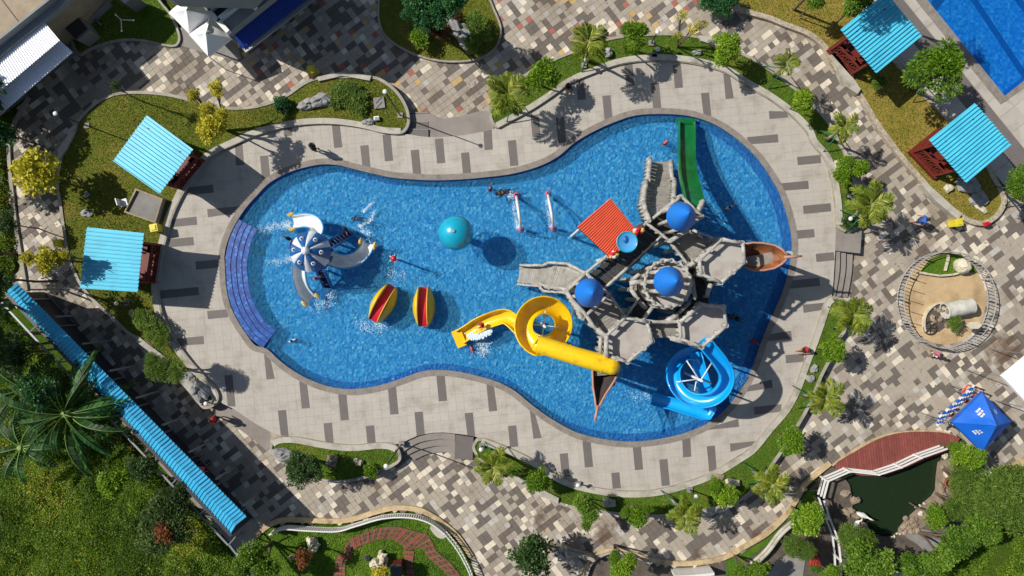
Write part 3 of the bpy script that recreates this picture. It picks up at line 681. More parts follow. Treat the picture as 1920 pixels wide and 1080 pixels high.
# ================================================================ pond, timber deck, gardens at the bottom
slab('pond_bank', [(1540,915),(1552,880),(1600,860),(1700,850),(1780,830),(1830,870),(1850,905),(1960,845),(1960,1120),(1540,1120),(1400,1120),(1100,1120),(1097,1085),(1112,1055),(1135,1040),(1185,1044),(1260,1061),(1310,1060),(1360,1050),(1410,1023),(1440,1005),(1477,970),(1502,932)], -.6, -.58, M['earth']) if False else None
outer = [tuple(P(x, y, -.5)[:2]) for x, y in [(1530,905),(1560,872),(1600,846),(1677,811),(1765,808),(1842,850),(1850,905),(1965,845),(1965,1140),(1097,1140),(1097,1085),(1112,1055),(1135,1040),(1185,1044),(1260,1061),(1310,1060),(1360,1050),(1410,1023),(1440,1005),(1477,970),(1502,932)]]
holed('pond_garden_ground', outer, [pondW], -.52, M['mud'])
n = len(pondW); s_ = area(pondW)
mb = MB(); mb.add([(x, y, -.5) for x, y in pondW] + [(x, y, -1.3) for x, y in pondW], [(i, (i + 1) % n, (i + 1) % n + n, i + n) for i in range(n)]); struct('pond_wall', mb, M['mud'])
mb = MB(); mb.prism(pondW, -1.35, -1.3); struct('pond_bed', mb, M['mud'])
mb = MB(); mb.add([(x, y, -.75) for x, y in pondW], [tuple(range(n)) if s_ > 0 else tuple(range(n))[::-1]]); struct('pond_water', mb, M['pondwater'])
slab('meadow', [(1690,1130),(1700,1080),(1760,1050),(1830,1010),(1870,985),(1965,930),(1965,1140)], -.6, -.49, M['wild'])
slab('lawn', [(480,1010),(505,990),(567,984),(630,986),(667,981),(705,969),(742,961),(780,964),(805,975),(830,992),(855,1015),(880,1050),(905,1130),(520,1130)], -.6, -.44, M['lawn_green'])
slab('lawn', [(1362,1052),(1412,1026),(1442,1008),(1480,974),(1504,936),(1517,918),(1535,925),(1490,975),(1470,995),(1390,1060),(1362,1080)], -.6, -.47, M['lawn_green'])
slab('rear_path', [(1752,1005),(1790,1000),(1820,975),(1850,955),(1880,925),(1893,935),(1862,968),(1830,992),(1800,1012),(1765,1030)], -.6, -.48, M['concrete'], n=3)
slab('rear_path', [(1640,1130),(1660,1085),(1738,1040),(1744,1046),(1672,1092),(1655,1130)], -.6, -.4, M['curb'])
slab('pond_apron', [(1695,1003),(1720,992),(1750,998),(1766,1018),(1745,1034),(1738,1038),(1722,1022)], -.6, -.46, M['concrete'], n=3)
# ================================================================ roofs and shelters
def corr(mb, A, B, C, D, n, h=.07, frac=.32, mi=0, thick=.03):
    """corrugated sheet; ribs run from the AD side to the BC side"""
    A, B, C, D = map(Vector, (A, B, C, D)); L = (D - A).length
    prof = []
    for k in range(n):
        for t, z in ((0, 0), (1 - frac, 0), (1 - frac * .8, h), (1 - frac * .2, h)): prof.append(((k + t) / n, z))
    prof.append((1, 0)); vs = []
    for t, z in prof:
        p = A.lerp(D, t); q = B.lerp(C, t); vs += [p + Vector((0, 0, z)), q + Vector((0, 0, z))]
    m = len(prof)
    for t, z in prof:
        p = A.lerp(D, t); q = B.lerp(C, t); vs += [p + Vector((0, 0, z - thick)), q + Vector((0, 0, z - thick))]
    fs = [(2 * i, 2 * i + 1, 2 * i + 3, 2 * i + 2) for i in range(m - 1)] + [(2 * m + 2 * i, 2 * m + 2 * i + 2, 2 * m + 2 * i + 3, 2 * m + 2 * i + 1) for i in range(m - 1)]
    fs += [(2 * i, 2 * i + 2, 2 * m + 2 * i + 2, 2 * m + 2 * i) for i in range(m - 1)] + [(2 * i + 1, 2 * m + 2 * i + 1, 2 * m + 2 * i + 3, 2 * i + 3) for i in range(m - 1)]
    fs += [(0, 2 * m, 2 * m + 1, 1), (2 * m - 2, 2 * m - 1, 4 * m - 1, 4 * m - 2)]
    mb.add(vs, fs, mi)
def shelter(q, ribs, label, zs=(2.95, 2.95, 2.7, 2.7), z0=.1, n=16, roof='roof_cyan'):
    """q: the roof corners as seen; ribs run from corner 0 to corner 1"""
    zs0 = q[0][0] < 900; Z = zs; A, B, C, D = [P(x, y, z) for (x, y), z in zip(q, Z)]
    cen = (A + B + C + D) / 4; t = thing('pool_shelter', label, 'shelter', (cen.x, cen.y, z0), 'blue roofed shelters')
    
    for k in range(5):
        f0, f1 = k / 5, (k + 1) / 5 - .0015; dz = Vector((0, 0, random.uniform(-.012, .016)))
        mb = MB(); corr(mb, A.lerp(D, f0) + dz, B.lerp(C, f0) + dz, B.lerp(C, f1) + dz, A.lerp(D, f1) + dz, max(2, round(n / 5))); mb.build('roof_sheet', M[roof], t)
    def cor2(k): return [cen + (p - cen) * k for p in (A, B, C, D)]
    q8 = cor2(.68 if zs0 else .6); q9 = cor2(.84)
    mb = MB(); mb.prism([(p.x, p.y) for p in cor2(.7)], z0 - .3, z0 + .12); mb.build('base', M['redwood'], t)
    for p, z in zip(q8, Z):
        mb = MB(); mb.bar((p.x, p.y, z0), (p.x, p.y, z - .05), .12, .12); mb.build('post', M['redwood'], t)
    for i in range(4):
        a, b = q9[i], q9[(i + 1) % 4]; mb = MB(); mb.bar((a.x, a.y, Z[i] - .1), (b.x, b.y, Z[(i + 1) % 4] - .1), .08, .12); mb.build('roof_beam', M['redwood'], t)
    for i in range(4):      # low railings with crossed boards on all sides but one
        if i == ribs: continue
        a, b = q8[i], q8[(i + 1) % 4]; mb = MB()
        for z in (z0 + .3, z0 + .95): mb.bar((a.x, a.y, z), (b.x, b.y, z), .1, .07)
        for k in range(4):
            p = a.lerp(b, k / 4); r = a.lerp(b, (k + 1) / 4)
            mb.bar((p.x, p.y, z0 + .3), (r.x, r.y, z0 + .95), .05, .05); mb.bar((p.x, p.y, z0 + .95), (r.x, r.y, z0 + .3), .05, .05); mb.bar((r.x, r.y, z0), (r.x, r.y, z0 + .98), .06, .06)
        mb.build('railing', M['redwood'], t)
        mb = MB(); ins = (cen - (a + b) / 2); ins.z = 0; ins.normalize()
        a2 = a.lerp(b, .06) + ins * .3; b2 = a.lerp(b, .94) + ins * .3
        mb.bar((a2.x, a2.y, z0 + .45), (b2.x, b2.y, z0 + .45), .38, .06); mb.build('bench', M['redwood'], t)
    return t
shelter([(275,216),(362,280),(299,364),(212,302)], 3, 'blue roofed shelter on the left lawn, upper one with the whole roof sunlit', n=15)
shelter([(163,426),(270,437),(258,548),(150,541)], 3, 'blue roofed shelter at the left with tree shadow on its lower left corner', n=14)
shelter([(1576,55),(1662,-14),(1728,68),(1643,138)], 1, 'blue roofed shelter at the top right with a large tree shadow on it', n=17, z0=-.1)
shelter([(1742,262),(1828,193),(1895,272),(1811,343)], 1, 'blue roofed shelter right of the dry lawn, beside the grey rock slabs', n=17, z0=-.1)
# long walkway roof at the left
t = thing('walkway_shelter', 'long narrow blue corrugated walkway roof running diagonally at the lower left', 'shelter', P(230, 770, ZP))
LA, LB = (24, 531), (463, 969); RA, RB = (14, 541), (446, 989); EA, EB = (9, 548), (432, 1003)
def lr(a, b, k): return (a[0] + (b[0] - a[0]) * k, a[1] + (b[1] - a[1]) * k)
for k in range(12):       # sheets laid one after another
    a, b = k / 12, (k + 1) / 12 - .0006; dz = .012 * (k % 2)
    mb = MB()
    corr(mb, P(*lr((31, 530), LB, a), 2.55 + dz), P(*lr((20, 540), (443, 985), a), 2.75 + dz), P(*lr((20, 540), (443, 985), b), 2.75 + dz), P(*lr((31, 530), LB, b), 2.55 + dz), 7, .05, .4)
    mb.build('roof_sheet', M['roof_cyan2'], t)
    mb = MB()
    corr(mb, P(*lr((20, 540), (443, 985), a), 2.75 + dz), P(*lr(EA, EB, a), 2.25 + dz), P(*lr(EA, EB, b), 2.25 + dz), P(*lr((20, 540), (443, 985), b), 2.75 + dz), 7, .05, .4)
    mb.build('roof_sheet', M['roof_cyan2'], t)
for k in range(9):
    for e0, e1 in (((31, 530), LB), (EA, EB)):
        q = P(*lr(e0, e1, .03 + k * .117), 2.3); mb = MB(); mb.bar((q.x * .99, q.y * .99, -.5), (q.x * .99, q.y * .99, 2.25), .09, .09); mb.build('post', M['grey_metal'], t)
slab('walkway', [(20,560),(45,545),(500,1000),(470,1030),(455,1045)], -.6, ZP + .003, M['concrete'])
mb = MB(); a = P(2, 566, 1.5); b = P(428, 1022, 1.5); mb.bar(a, b, .1, .06); q = thing('boundary_fence', 'dark boundary wall with a thin rail behind the long blue walkway roof', 'fence', P(200, 790, -.5))
mb.build('rail', M['grey_metal'], q)
mb = MB(); mb.prism([tuple(P(x, y, 2.4)[:2]) for x, y in [(9,552),(14,548),(436,1003),(431,1007)]], -.6, 2.4); mb.build('wall', M['dark_metal'], q)  # dark wall added under the eave to block sun from the path
for k in range(9):
    p = P(*lr((2, 566), (428, 1022), k / 8), 1.5); r = P(*lr((14, 556), (442, 1006), k / 8), 1.9)
    mb = MB(); mb.bar((p.x, p.y, -.5), p, .07, .07); mb.build('post', M['grey_metal'], q); mb = MB(); mb.bar(p, r, .05, .05); mb.build('bracket', M['grey_metal'], q)
a = P(430, 1022, 1.5); b = P(492, 1100, 1.5); mb = MB(); mb.bar(a, b, .1, .07); mb.build('rail', M['grey_metal'], q)
# white roofed building, top left
t = thing('white_roofed_building', 'building with white corrugated roofs in two steps at the top left', 'building', P(40, 110, ZP))
mb = MB(); corr(mb, P(72, 28, 2.85), P(112, 76, 2.8), P(-60, 222, 2.8), P(-90, 150, 2.85), 44, .035, .45); mb.build('upper_roof', M['roof_white'], t)
mb = MB(); corr(mb, P(110, 74, 2.35), P(136, 98, 2.2), P(-40, 250, 2.2), P(-62, 226, 2.35), 38, .045, .45); mb.build('lower_roof', M['roof_white'], t)
mb = MB(); mb.prism([tuple(P(x, y, 2.3)[:2]) for x, y in [(30,10),(52,34),(-80,150),(-100,125)]], -.5, 2.55); mb.prism([tuple(P(x, y, 2.1)[:2]) for x, y in [(60,44),(78,62),(-78,200),(-90,180)]], -.5, 2.05); mb.build('wall', M['plaster'], t)
# tan slab roof
t = thing('slab_roof_building', 'flat tan concrete roof with a grey parapet at the top left corner', 'building', P(10, 10, ZP))
mb = MB(); rf_ = [tuple(P(x, y, 3.3)[:2]) for x, y in [(-80,-60),(140,-60),(88,-2),(0,68),(-80,136)]]; mb.prism(rf_, -.5, 3.3); mb.build('roof', M['slabroof'], t)
A = [tuple(P(x, y, 3.45)[:2]) for x, y in [(140,-60),(88,-2),(0,68),(-80,136)]]; mb = MB(); mb.ribbon(A, offset(A, .12, False), 2.9, 3.45); mb.ribbon(offset(A, .125, False), offset(A, .45, False), 2.6, 3.0); mb.build('parapet', M['plaster'], t)
for a_, b_ in (((4, 0), (36, 42)), ((-30, -40), (4, 0))):
    a, b = P(*a_, 3.305), P(*b_, 3.305); mb = MB(); mb.bar(a, b, .05, .012); mb.build('joint', M['mud'], t)
# grey tank house on the small lawn
t = thing('pump_house', 'small dark flat-topped box on the shaded lawn beside the white roofed building', 'pump house', P(146, 52, -.4))
mb = MB(); mb.prism([tuple(P(x, y, .7)[:2]) for x, y in [(121,50),(148,30),(168,57),(146,75),(138,72)]], -.5, .7); mb.build('body', M['concrete'], t)
mb = MB(); mb.prism([tuple(P(x, y, .78)[:2]) for x, y in [(119,50),(143,29),(163,53),(141,72)]], .705, .78); mb.build('lid', M['dark_metal'], t)
mb = MB(); mb.prism([tuple(P(x, y, .5)[:2]) for x, y in [(222,-6),(236,-14),(262,-2),(240,12)]], -.5, .9); mb.build('crate', M['grey_metal']); tag(bpy.data.objects['crate'], 'blue grey box at the top edge of the shaded lawn', 'crate')
for (x0, y0, x1, y1), lb in (((228, 36, 250, 38), 'slender white lamp with two arms on the shaded lawn'),):
    t = thing('garden_lamp', lb, 'lamp', P(226, 38, -.4)); mb = MB(); mb.tube([P(228, 44, -.4), P(226, 36, .8)], .03, 6); mb.build('pole', M['white'], t)
    for e in ((250, 38), (228, 58), (217, 28)): mb = MB(); mb.tube([P(227, 37, .8), P(*e, .8)], .025, 6); mb.ball(P(*e, .8), .06, 8); mb.build('arm', M['white'], t)
mb = MB(); mb.tube([P(178, 36, -.2), P(190, 47, -.2)], .05, 6); mb.tube([P(183, 38, -.2), P(187, 34, .1)], .03, 6); tag(mb.build('spotlight', M['grey_metal']), 'small pale spotlight lying on the shaded lawn', 'spotlight')
a, b = P(198, 0, .3), P(158, 34, .3); mb = MB(); mb.bar((a.x, a.y, -.2), (b.x, b.y, -.2), .12, .6); tag(mb.build('garden_wall', M['plaster']), 'thin grey wall between the service yard and the shaded lawn', 'wall')
# main building at the top
t = thing('ticket_building', 'grey building with white parapets and a dark blue corrugated roof at the top', 'building', P(470, 20, ZP))
zt = 3.5
mb = MB(); mb.prism([tuple(P(x, y, zt)[:2]) for x, y in [(391,20),(428,62),(520,-12),(600,-90),(420,-120),(340,-60)]], 3.0, zt, bottom=True); mb.build('roof', M['plaster'], t)
for a_, b_, w2 in (((391, 19), (428, 60), .22), ((391, 19), (430, -14), .2), ((410, 36), (458, -3), .2), ((458, -3), (478, 14), .2), ((414, 36), (408, 40), .1)):
    a, b = P(*a_, zt + .25), P(*b_, zt + .25); mb = MB(); mb.bar((a.x, a.y, zt + .16), (b.x, b.y, zt + .16), w2, .32); mb.build('parapet', M['white'], t)
mb = MB(); mb.prism([tuple(P(x, y, zt + .1)[:2]) for x, y in [(395,14),(430,-14),(452,-3),(410,32)]], zt - .02, zt + .012); mb.build('roof_panel', M['dark_metal'], t)
mb = MB(); corr(mb, P(427, 52, 2.95), P(456, 92, 2.45), P(610, -28, 2.45), P(580, -70, 2.95), 32, .06, .4); mb.build('lean_to_roof', M['roof_navy'], t)
a, b = P(458, 95, 2.3), P(612, -24, 2.3); mb = MB(); mb.bar(a, b, .3, .12); mb.build('gutter', M['grey_metal'], t)
mb = MB(); mb.prism([tuple(P(x, y, 3.1)[:2]) for x, y in [(400,20),(424,50),(560,-60),(540,-90)]], -.5, 2.35); mb.build('wall', M['plaster'], t)
mb = MB(); zb = 6.2    # the taller block stands mostly beyond the frame
k = [(228,-52),(303,-18),(450,-14),(500,-63),(640,-220),(300,-260),(180,-120)]
mb.prism([tuple(P(x, y, zb)[:2]) for x, y in k], 4.3, zb); mb.build('upper_block', M['plaster'], t)
# ---- white double tent
def tent(q, apex, z0, zh, m, label, zbase, val=.22, cat='tent', group=None, posts=True, m2=None):
    C4 = [P(x, y, z0) for x, y in q]; ap = P(*apex, zh); cen = sum(C4, Vector()) / 4
    t = thing('canopy_tent', label, cat, (cen.x, cen.y, zbase), group)
    for i in range(4):
        a, b = C4[i], C4[(i + 1) % 4]; mb = MB(); n = 6; vs = []
        for j in range(n + 1):
            e0 = a.lerp(ap, j / n); e1 = b.lerp(ap, j / n); sag = math.sin(PI * j / n) * .08
            for kk in range(n + 1):
                p = e0.lerp(e1, kk / n); edge = math.sin(PI * kk / n); p.z -= sag * edge * .8 + .05 * edge * math.sin(9 * j / n + 5 * kk / n); vs.append(p)
        fs = [(j * (n + 1) + kk, j * (n + 1) + kk + 1, (j + 1) * (n + 1) + kk + 1, (j + 1) * (n + 1) + kk) for j in range(n) for kk in range(n)]
        mb.add(vs, fs, 0, True); mb.build('canopy_panel', m, t)
        mb = MB(); mb.add([a, b, b - Vector((0, 0, val)), a - Vector((0, 0, val))], [(0, 1, 2, 3)]); mb.build('valance', m2 or m, t)
        mb = MB(); mb.bar((a.x * .995, a.y * .995, zbase), (a.x * .995, a.y * .995, z0), .035, .035); mb.build('leg', M['grey_metal'], t)
    return t, C4, ap
tent([(316,24),(355,64),(395,29),(357,-12)], (350,19), 1.7, 2.7, M['canvas'], 'white peaked canopy tent, upper one of the joined pair beside the building', ZP)
tent([(354,65),(390,105),(432,71),(395,30)], (386,62), 1.68, 2.7, M['canvas'], 'white peaked canopy tent, lower one of the joined pair, its tip over the paving', ZP)
tent([(1879,706),(1930,664),(1990,712),(1938,768)], (1945,714), 2.3, 3.1, M['canvas'], 'white canopy tent cut off by the right edge of the picture', ZP)
bt, bc, bap = tent([(1842,736),(1786,792),(1842,847),(1896,791)], (1869,798), 2.2, 3.35, M['blue_canvas'], 'bright blue peaked canopy tent with white emblems beside the red timber deck', ZP, m2=M['blue_canvas'])
# printed emblem on the blue tent: patches of white letters, just above the sheet
def on_panel(a, b, ap, u, v): return a.lerp(b, u).lerp(ap, v)
for pi_, uu, sc_ in ((0, .42, 1.0), (1, .45, .9), (3, .6, .7)):
    a, b = bc[pi_], bc[(pi_ + 1) % 4]; mb = MB(); nrm = (b - a).cross(bap - a).normalized(); nrm = nrm if nrm.z > 0 else -nrm
    for r_ in range(3):
        for c_ in range(4):
            u = uu + (c_ - 1.5) * .055 * sc_; v = .3 + r_ * .1 * sc_
            if (r_, c_) in ((0, 3), (2, 0)): continue
            p = on_panel(a, b, bap, u, v) + nrm * .03; d = (b - a).normalized(); e = nrm.cross(d)
            w2, h2 = .065 * sc_, .055 * sc_
            mb.add([p - d * w2 - e * h2, p + d * w2 - e * h2, p + d * w2 * .7 + e * h2, p - d * w2 + e * h2 * .8], [(0, 1, 2, 3)])
    mb.build('emblem', M['c_white'], bt)
# cloth stall hanging at the tent's open side
t = thing('clothes_rack', 'rack of checked and striped clothes hung along the upper left side of the blue tent', 'clothes rack', P(1805, 765, ZP))
a, b = P(1775, 793, 1.5), P(1830, 742, 1.5); mb = MB(); mb.bar(a, b, .04, .04)
for q in (a, b): mb.bar((q.x, q.y, ZP), q, .04, .04)
mb.build('frame', M['grey_metal'], t)
cm = ['c_white', 'c_white', 'c_salmon', 'c_red', 'c_white', 'c_black', 'c_blue', 'c_white', 'c_red', 'c_white']
dd = (b - a).normalized(); sd = Vector((-dd.y, dd.x, 0))
for k in range(20):
    p = a.lerp(b, (k + .5) / 20); mb = MB(); hh = random.uniform(.5, .8); ww = random.uniform(.25, .4)
    vs = []
    for i in range(5):
        s = (i / 4 - .5) * 2; vs += [p + sd * s * ww + dd * .05 * math.sin(4 * i) + Vector((0, 0, -.06 * abs(s) * 2)), p + sd * s * ww * .8 + dd * (.07 * math.sin(3 * i + k) + .02) - Vector((0, 0, hh))]
    mb.add(vs, [(2 * i, 2 * i + 1, 2 * i + 3, 2 * i + 2) for i in range(4)], 0, True); mb.build('garment', M[cm[(k * 7) % 10]], t)
mb = MB()
ck = MB()
for i in range(11):
    for j in range(5):
        p = P(1761 + i * 6.2 - j * 1.2 + 2, 780 - i * 5.6 + j * 4, 1.6 - j * .08)
        ck.box(p, (.17, .13, .02), math.radians(42), (i + j) % 2, random.uniform(-.3, .3), random.uniform(-.3, .3))
ck.build('checked_cloth', [M['c_white'], M['c_blue']], t)
ck = MB()
for i in range(9):
    for j in range(2): ck.box(P(1785 + i * 6.6 + j * 3, 790 - i * 5.8 + j * 4, 1.7), (.2, .12, .02), math.radians(42), (i + j) % 2, .2, .1)
ck.build('striped_cloth', [M['c_red'], M['c_white']], t)
rr_ = MB(); rr_.tube([P(*q, 1.1) for q in [(1803,735),(1815,722),(1830,726),(1846,732),(1838,741),(1818,741),(1804,737)]], .06, 6); rr_.build('red_bunting', M['c_salmon'], t)
ck = MB()
for i in range(6): ck.box(P(1808 + i * 5.5, 732 + (i % 2) * 4, .9), (.16, .14, .02), .3 * i, 0, .2, .1)
ck.build('folded_cloth', [M['c_white']], t)
# ================================================================ fences
def picket(pts, h, label, m='white', step=.22, z0=ZP, rails=2, pw=.035, posts=6, closed=False, name='fence', rw=.06):
    """pts given where the fence top is seen"""
    A = [Vector((*q, 0)) for q in W(pts, z0 + h, 5, closed)]
    if closed: A.append(A[0])
    t = thing(name, label, 'fence', (A[0].x, A[0].y, z0))
    for k in range(rails):
        z = z0 + h - k * (h - .15) / max(1, rails - 1); mb = MB()
        mb.tube([(p.x, p.y, z) for p in A], rw / 2, 5); mb.build('rail', M[m], t)
    L = [0]
    for i in range(1, len(A)): L.append(L[-1] + (A[i] - A[i - 1]).length)
    def at(s):
        for i in range(1, len(A)):
            if L[i] >= s: return A[i - 1].lerp(A[i], (s - L[i - 1]) / max(1e-6, L[i] - L[i - 1]))
        return A[-1]
    nb = int(L[-1] / step); mb = MB()
    for k in range(nb + 1):
        p = at(k * step)
        if posts and k % posts == 0:
            m2 = MB(); m2.bar((p.x, p.y, z0), (p.x, p.y, z0 + h + .06), .08, .08); m2.build('post', M[m], t)
        elif step: mb.bar((p.x, p.y, z0 + .1), (p.x, p.y, z0 + h), pw, pw)
    if mb.v: mb.build('balusters', M[m], t, kind='stuff')
    return t
ring = [(1783 + 85 * math.cos(a) - (3 if math.cos(a) < 0 else 0), 562 + 91 * math.sin(a) + 1) for a in np.linspace(0, 2 * PI, 28, endpoint=False)]
fr_ = picket(ring, .8, 'oval white picket railing round the sand play area', m='rail_grey', closed=True, step=.2, posts=7, pw=.03, rw=.05)
picket([(505,1003),(530,993),(567,995),(630,997),(667,987),(717,973),(767,971),(805,981),(835,1003)], .75, 'wavy white picket railing along the brick path garden', step=.13, posts=0, pw=.07, rw=.1)
picket([(833,1001),(858,1033),(880,1075),(890,1110)], .75, 'white picket railing descending at the lower end of the brick path garden', step=.2, posts=5, rw=.08)
picket([(1412,1062),(1440,1036),(1465,1003),(1490,981)], .5, 'pale curved rail beside the strip of grass at the bottom right', m='wall', step=.3, posts=0, rw=.22)
def railfence(pts, h, label, z0, m='white', rails=3, nn=1):
    A = [P(x, y, z0 + h) for x, y in pts]; t = thing('rail_fence', label, 'fence', (A[0].x, A[0].y, z0))
    for i in range(len(A) - 1):
        for k in range(rails):
            z = z0 + h - k * (h - .2) / (rails - 1); mb = MB(); mb.bar((A[i].x, A[i].y, z), (A[i + 1].x, A[i + 1].y, z), .08, .08); mb.build('rail', M[m], t)
        d = (A[i + 1] - A[i]); n2 = max(1, int(d.length / 1.5))
        for k in range(n2):
            p = A[i].lerp(A[i + 1], k / n2); mb = MB(); mb.bar((p.x, p.y, z0 - .2), (p.x, p.y, z0 + h + .05), .1, .1); mb.build('post', M[m], t)
    return t
railfence([(1544,936),(1553,902),(1594,884),(1648,890),(1690,876),(1728,858),(1776,841)], .9, 'white three-rail fence between the red timber deck and the pond', -.45)
railfence([(1544,936),(1557,975),(1572,1013),(1576,1050),(1578,1100)], .9, 'white two-rail fence along the left bank of the pond', -.45, rails=2)
railfence([(1848,870),(1858,888),(1868,905)], .9, 'short pale rail between the bushes below the blue tent', -.45, rails=2)
railfence([(1680,1085),(1708,1065),(1738,1044)], .5, 'low white rail at the bottom edge below the pond', -.45, rails=2)
# ---- red timber deck
TD = [(1562,876),(1592,854),(1642,826),(1677,814),(1715,810),(1765,811),(1800,822),(1778,846),(1735,862),(1690,880),(1645,893),(1594,888)]
TW = [tuple(P(x, y, -.3)[:2]) for x, y in TD]; TW = spl(TW, 2)
t = thing('timber_deck', 'curved red painted timber deck beside the pond', 'deck', P(1690, 850, -.5))
mb = MB(); mb.prism(TW, -.6, -.345, 0); mb.build('frame', M['dark_metal'], t)
an = math.radians(96); du = Vector((math.cos(an), math.sin(an))); dv = Vector((-du.y, du.x)); k = 0
vals = [Vector(p).dot(dv) for p in TW]; vv = min(vals)
while vv < max(vals):
    mid = vv + .075; hit = []
    for e in (mid - .065, mid + .065):
        xs = []
        for i in range(len(TW)):
            a, b = Vector(TW[i - 1]), Vector(TW[i]); sa, sb = a.dot(dv) - e, b.dot(dv) - e
            if (sa > 0) != (sb > 0): xs.append(a.lerp(b, sa / (sa - sb)).dot(du))
        hit.append((min(xs), max(xs)) if len(xs) >= 2 else None)
    if hit[0] and hit[1]:
        e0, e1 = mid - .065, mid + .065
        c4 = [dv * e0 + du * hit[0][0], dv * e0 + du * hit[0][1], dv * e1 + du * hit[1][1], dv * e1 + du * hit[1][0]]
        mb = MB(); mb.prism([tuple(c) for c in c4], -.345, -.3 + random.uniform(-.004, .004)); mb.build('plank', M['redplank'], t)
    vv += .15
# ================================================================ brick paths of the bottom garden
path = thing('brick_path', 'red brick garden path curving round the grass at the bottom', 'path', P(740, 1010, -.45))
def bandpath(outer, inner, n, seed):
    rr = random.Random(seed); A = W(outer, -.38, 8, False); B = W(inner, -.38, 8, False)
    def res(L, n):
        d = [0]
        for i in range(1, len(L)): d.append(d[-1] + math.dist(L[i], L[i - 1]))
        out = []; j = 0
        for k in range(n + 1):
            s = d[-1] * k / n
            while j < len(d) - 2 and d[j + 1] < s: j += 1
            t = (s - d[j]) / max(1e-6, d[j + 1] - d[j]); out.append((L[j][0] + (L[j + 1][0] - L[j][0]) * t, L[j][1] + (L[j + 1][1] - L[j][1]) * t))
        return out
    A = res(A, n * 3); B = res(B, n * 3)
    for k in range(n * 3):
        red = (k % 3 == 0) or rr.random() < .12
        a0, a1, b0, b1 = A[k], A[k + 1], B[k], B[k + 1]
        m_ = 1 if red else 3
        for j in range(m_):
            f0, f1 = j / m_ + .01, (j + 1) / m_ - .01
            q = [tuple(Vector(a0).lerp(Vector(b0), f0)), tuple(Vector(a0).lerp(Vector(b0), f1)), tuple(Vector(a1).lerp(Vector(b1), f1)), tuple(Vector(a1).lerp(Vector(b1), f0))]
            c = sum((Vector(p) for p in q), Vector((0, 0))) / 4; q = [tuple(c + (Vector(p) - c) * .93) for p in q]
            mb = MB(); mb.prism(q, -.47, -.385 + (.02 if red else 0) + rr.uniform(-.006, .006)); mb.build('brick', M['brickred'] if red else M['brickmoss'], path)
bandpath([(640,1035),(652,1012),(680,998),(710,990),(745,987),(775,996),(798,1010),(822,1003)], [(652,1050),(668,1030),(690,1020),(715,1013),(738,1013),(752,1025),(762,1046),(835,1026)], 16, 1) if False else None
bandpath([(643,1034),(652,1014),(680,999),(710,989),(745,987),(775,994),(800,1000)], [(658,1048),(666,1030),(690,1019),(715,1012),(738,1013),(752,1022),(760,1034)], 14, 1)
bandpath([(800,998),(812,1016),(818,1032),(845,1055),(868,1085)], [(762,1034),(790,1028),(800,1044),(826,1066),(846,1090)], 9, 2)
bandpath([(756,1032),(760,1060),(764,1095)], [(778,1034),(775,1060),(782,1095)], 5, 3)
bandpath([(632,1040),(628,1062),(624,1095)], [(656,1044),(648,1064),(650,1095)], 5, 4)
# ================================================================ pool play structures
def sweep(mb, pts, prof, mi=0, closedprof=True, scale=None, smooth=True, caps=True):
    pts = [Vector(p) for p in pts]; N = len(pts); n = len(prof); vs = []
    for i, p in enumerate(pts):
        d = (pts[min(i + 1, N - 1)] - pts[max(i - 1, 0)]).normalized(); x = d.cross(Vector((0, 0, 1))).normalized(); y = x.cross(d)
        k = scale[i] if scale else 1
        for a, b in prof: vs.append(p + x * a * k + y * b * k)
    m = n if closedprof else n - 1
    fs = [(i * n + k, i * n + (k + 1) % n, (i + 1) * n + (k + 1) % n, (i + 1) * n + k) for i in range(N - 1) for k in range(m)]
    mb.add(vs, fs, mi, smooth)
    if caps and closedprof: mb.add(vs[:n], [tuple(range(n))[::-1]], mi); mb.add(vs[-n:], [tuple(range(n))], mi)
def uprof(r, wall, th=.05, n=8):
    inn = [(-r, wall)] + [(-r * math.cos(PI * k / n), -r * math.sin(PI * k / n) * .75) for k in range(n + 1)] + [(r, wall)]
    R = r + th
    out = [(R, wall)] + [(R * math.cos(PI * k / n), -R * math.sin(PI * k / n) * .75 - .02) for k in range(n + 1)] + [(-R, wall)]
    return inn + out
def rim(mb, pts, r, wall, rad=.05, mi=0):
    L, R_ = [], []; pts = [Vector(p) for p in pts]; N = len(pts)
    for i, p in enumerate(pts):
        d = (pts[min(i + 1, N - 1)] - pts[max(i - 1, 0)]).normalized(); x = d.cross(Vector((0, 0, 1))).normalized(); y = x.cross(d)
        L.append(p + x * r + y * wall); R_.append(p - x * r + y * wall)
    mb.tube(L, rad, 6, mi); mb.tube(R_, rad, 6, mi)
# ---------------- yellow spiral slide
t = thing('spiral_slide', 'yellow spiral water slide with a closed upper tube and an open runout at the left', 'water slide', P(1030, 620, 0))
z0_ = 4.55
top = [P(1146, 686, z0_), P(1128, 681, z0_ - .05), P(1085, 669, z0_ - .2), P(1040, 655, z0_ - .4), P(1008, 645, z0_ - .55)]
mb = MB(); mb.tube(top, [.44, .47, .46, .46, .46], 18, caps=False); 
mb.build('tube', M['yel'], t)
mb = MB(); mb.ball(P(1146, 686, z0_ - .02), .46, 18); mb.build('tube_end', M['yel'], t)
for px_ in ((1132, 682), (1066, 663), (1012, 646)):
    a = P(*px_, z0_ - .02 - .0045 * (1146 - px_[0])); d = (P(1040, 655, z0_ - .4) - P(1128, 681, z0_)).normalized(); mb = MB(); mb.tube([a - d * .03, a + d * .03], .5, 18); mb.build('tube_flange', M['yel'], t)
ctr = P(1020, 611, 3.2); R = 1.06; hel = []
n = 44; a0 = math.radians(262)
for i in range(n + 1):
    f = i / n; a = a0 - math.radians(425) * f; z = 3.95 - 3.05 * f
    hel.append(Vector((ctr.x + R * math.cos(a), ctr.y + R * math.sin(a), z)))
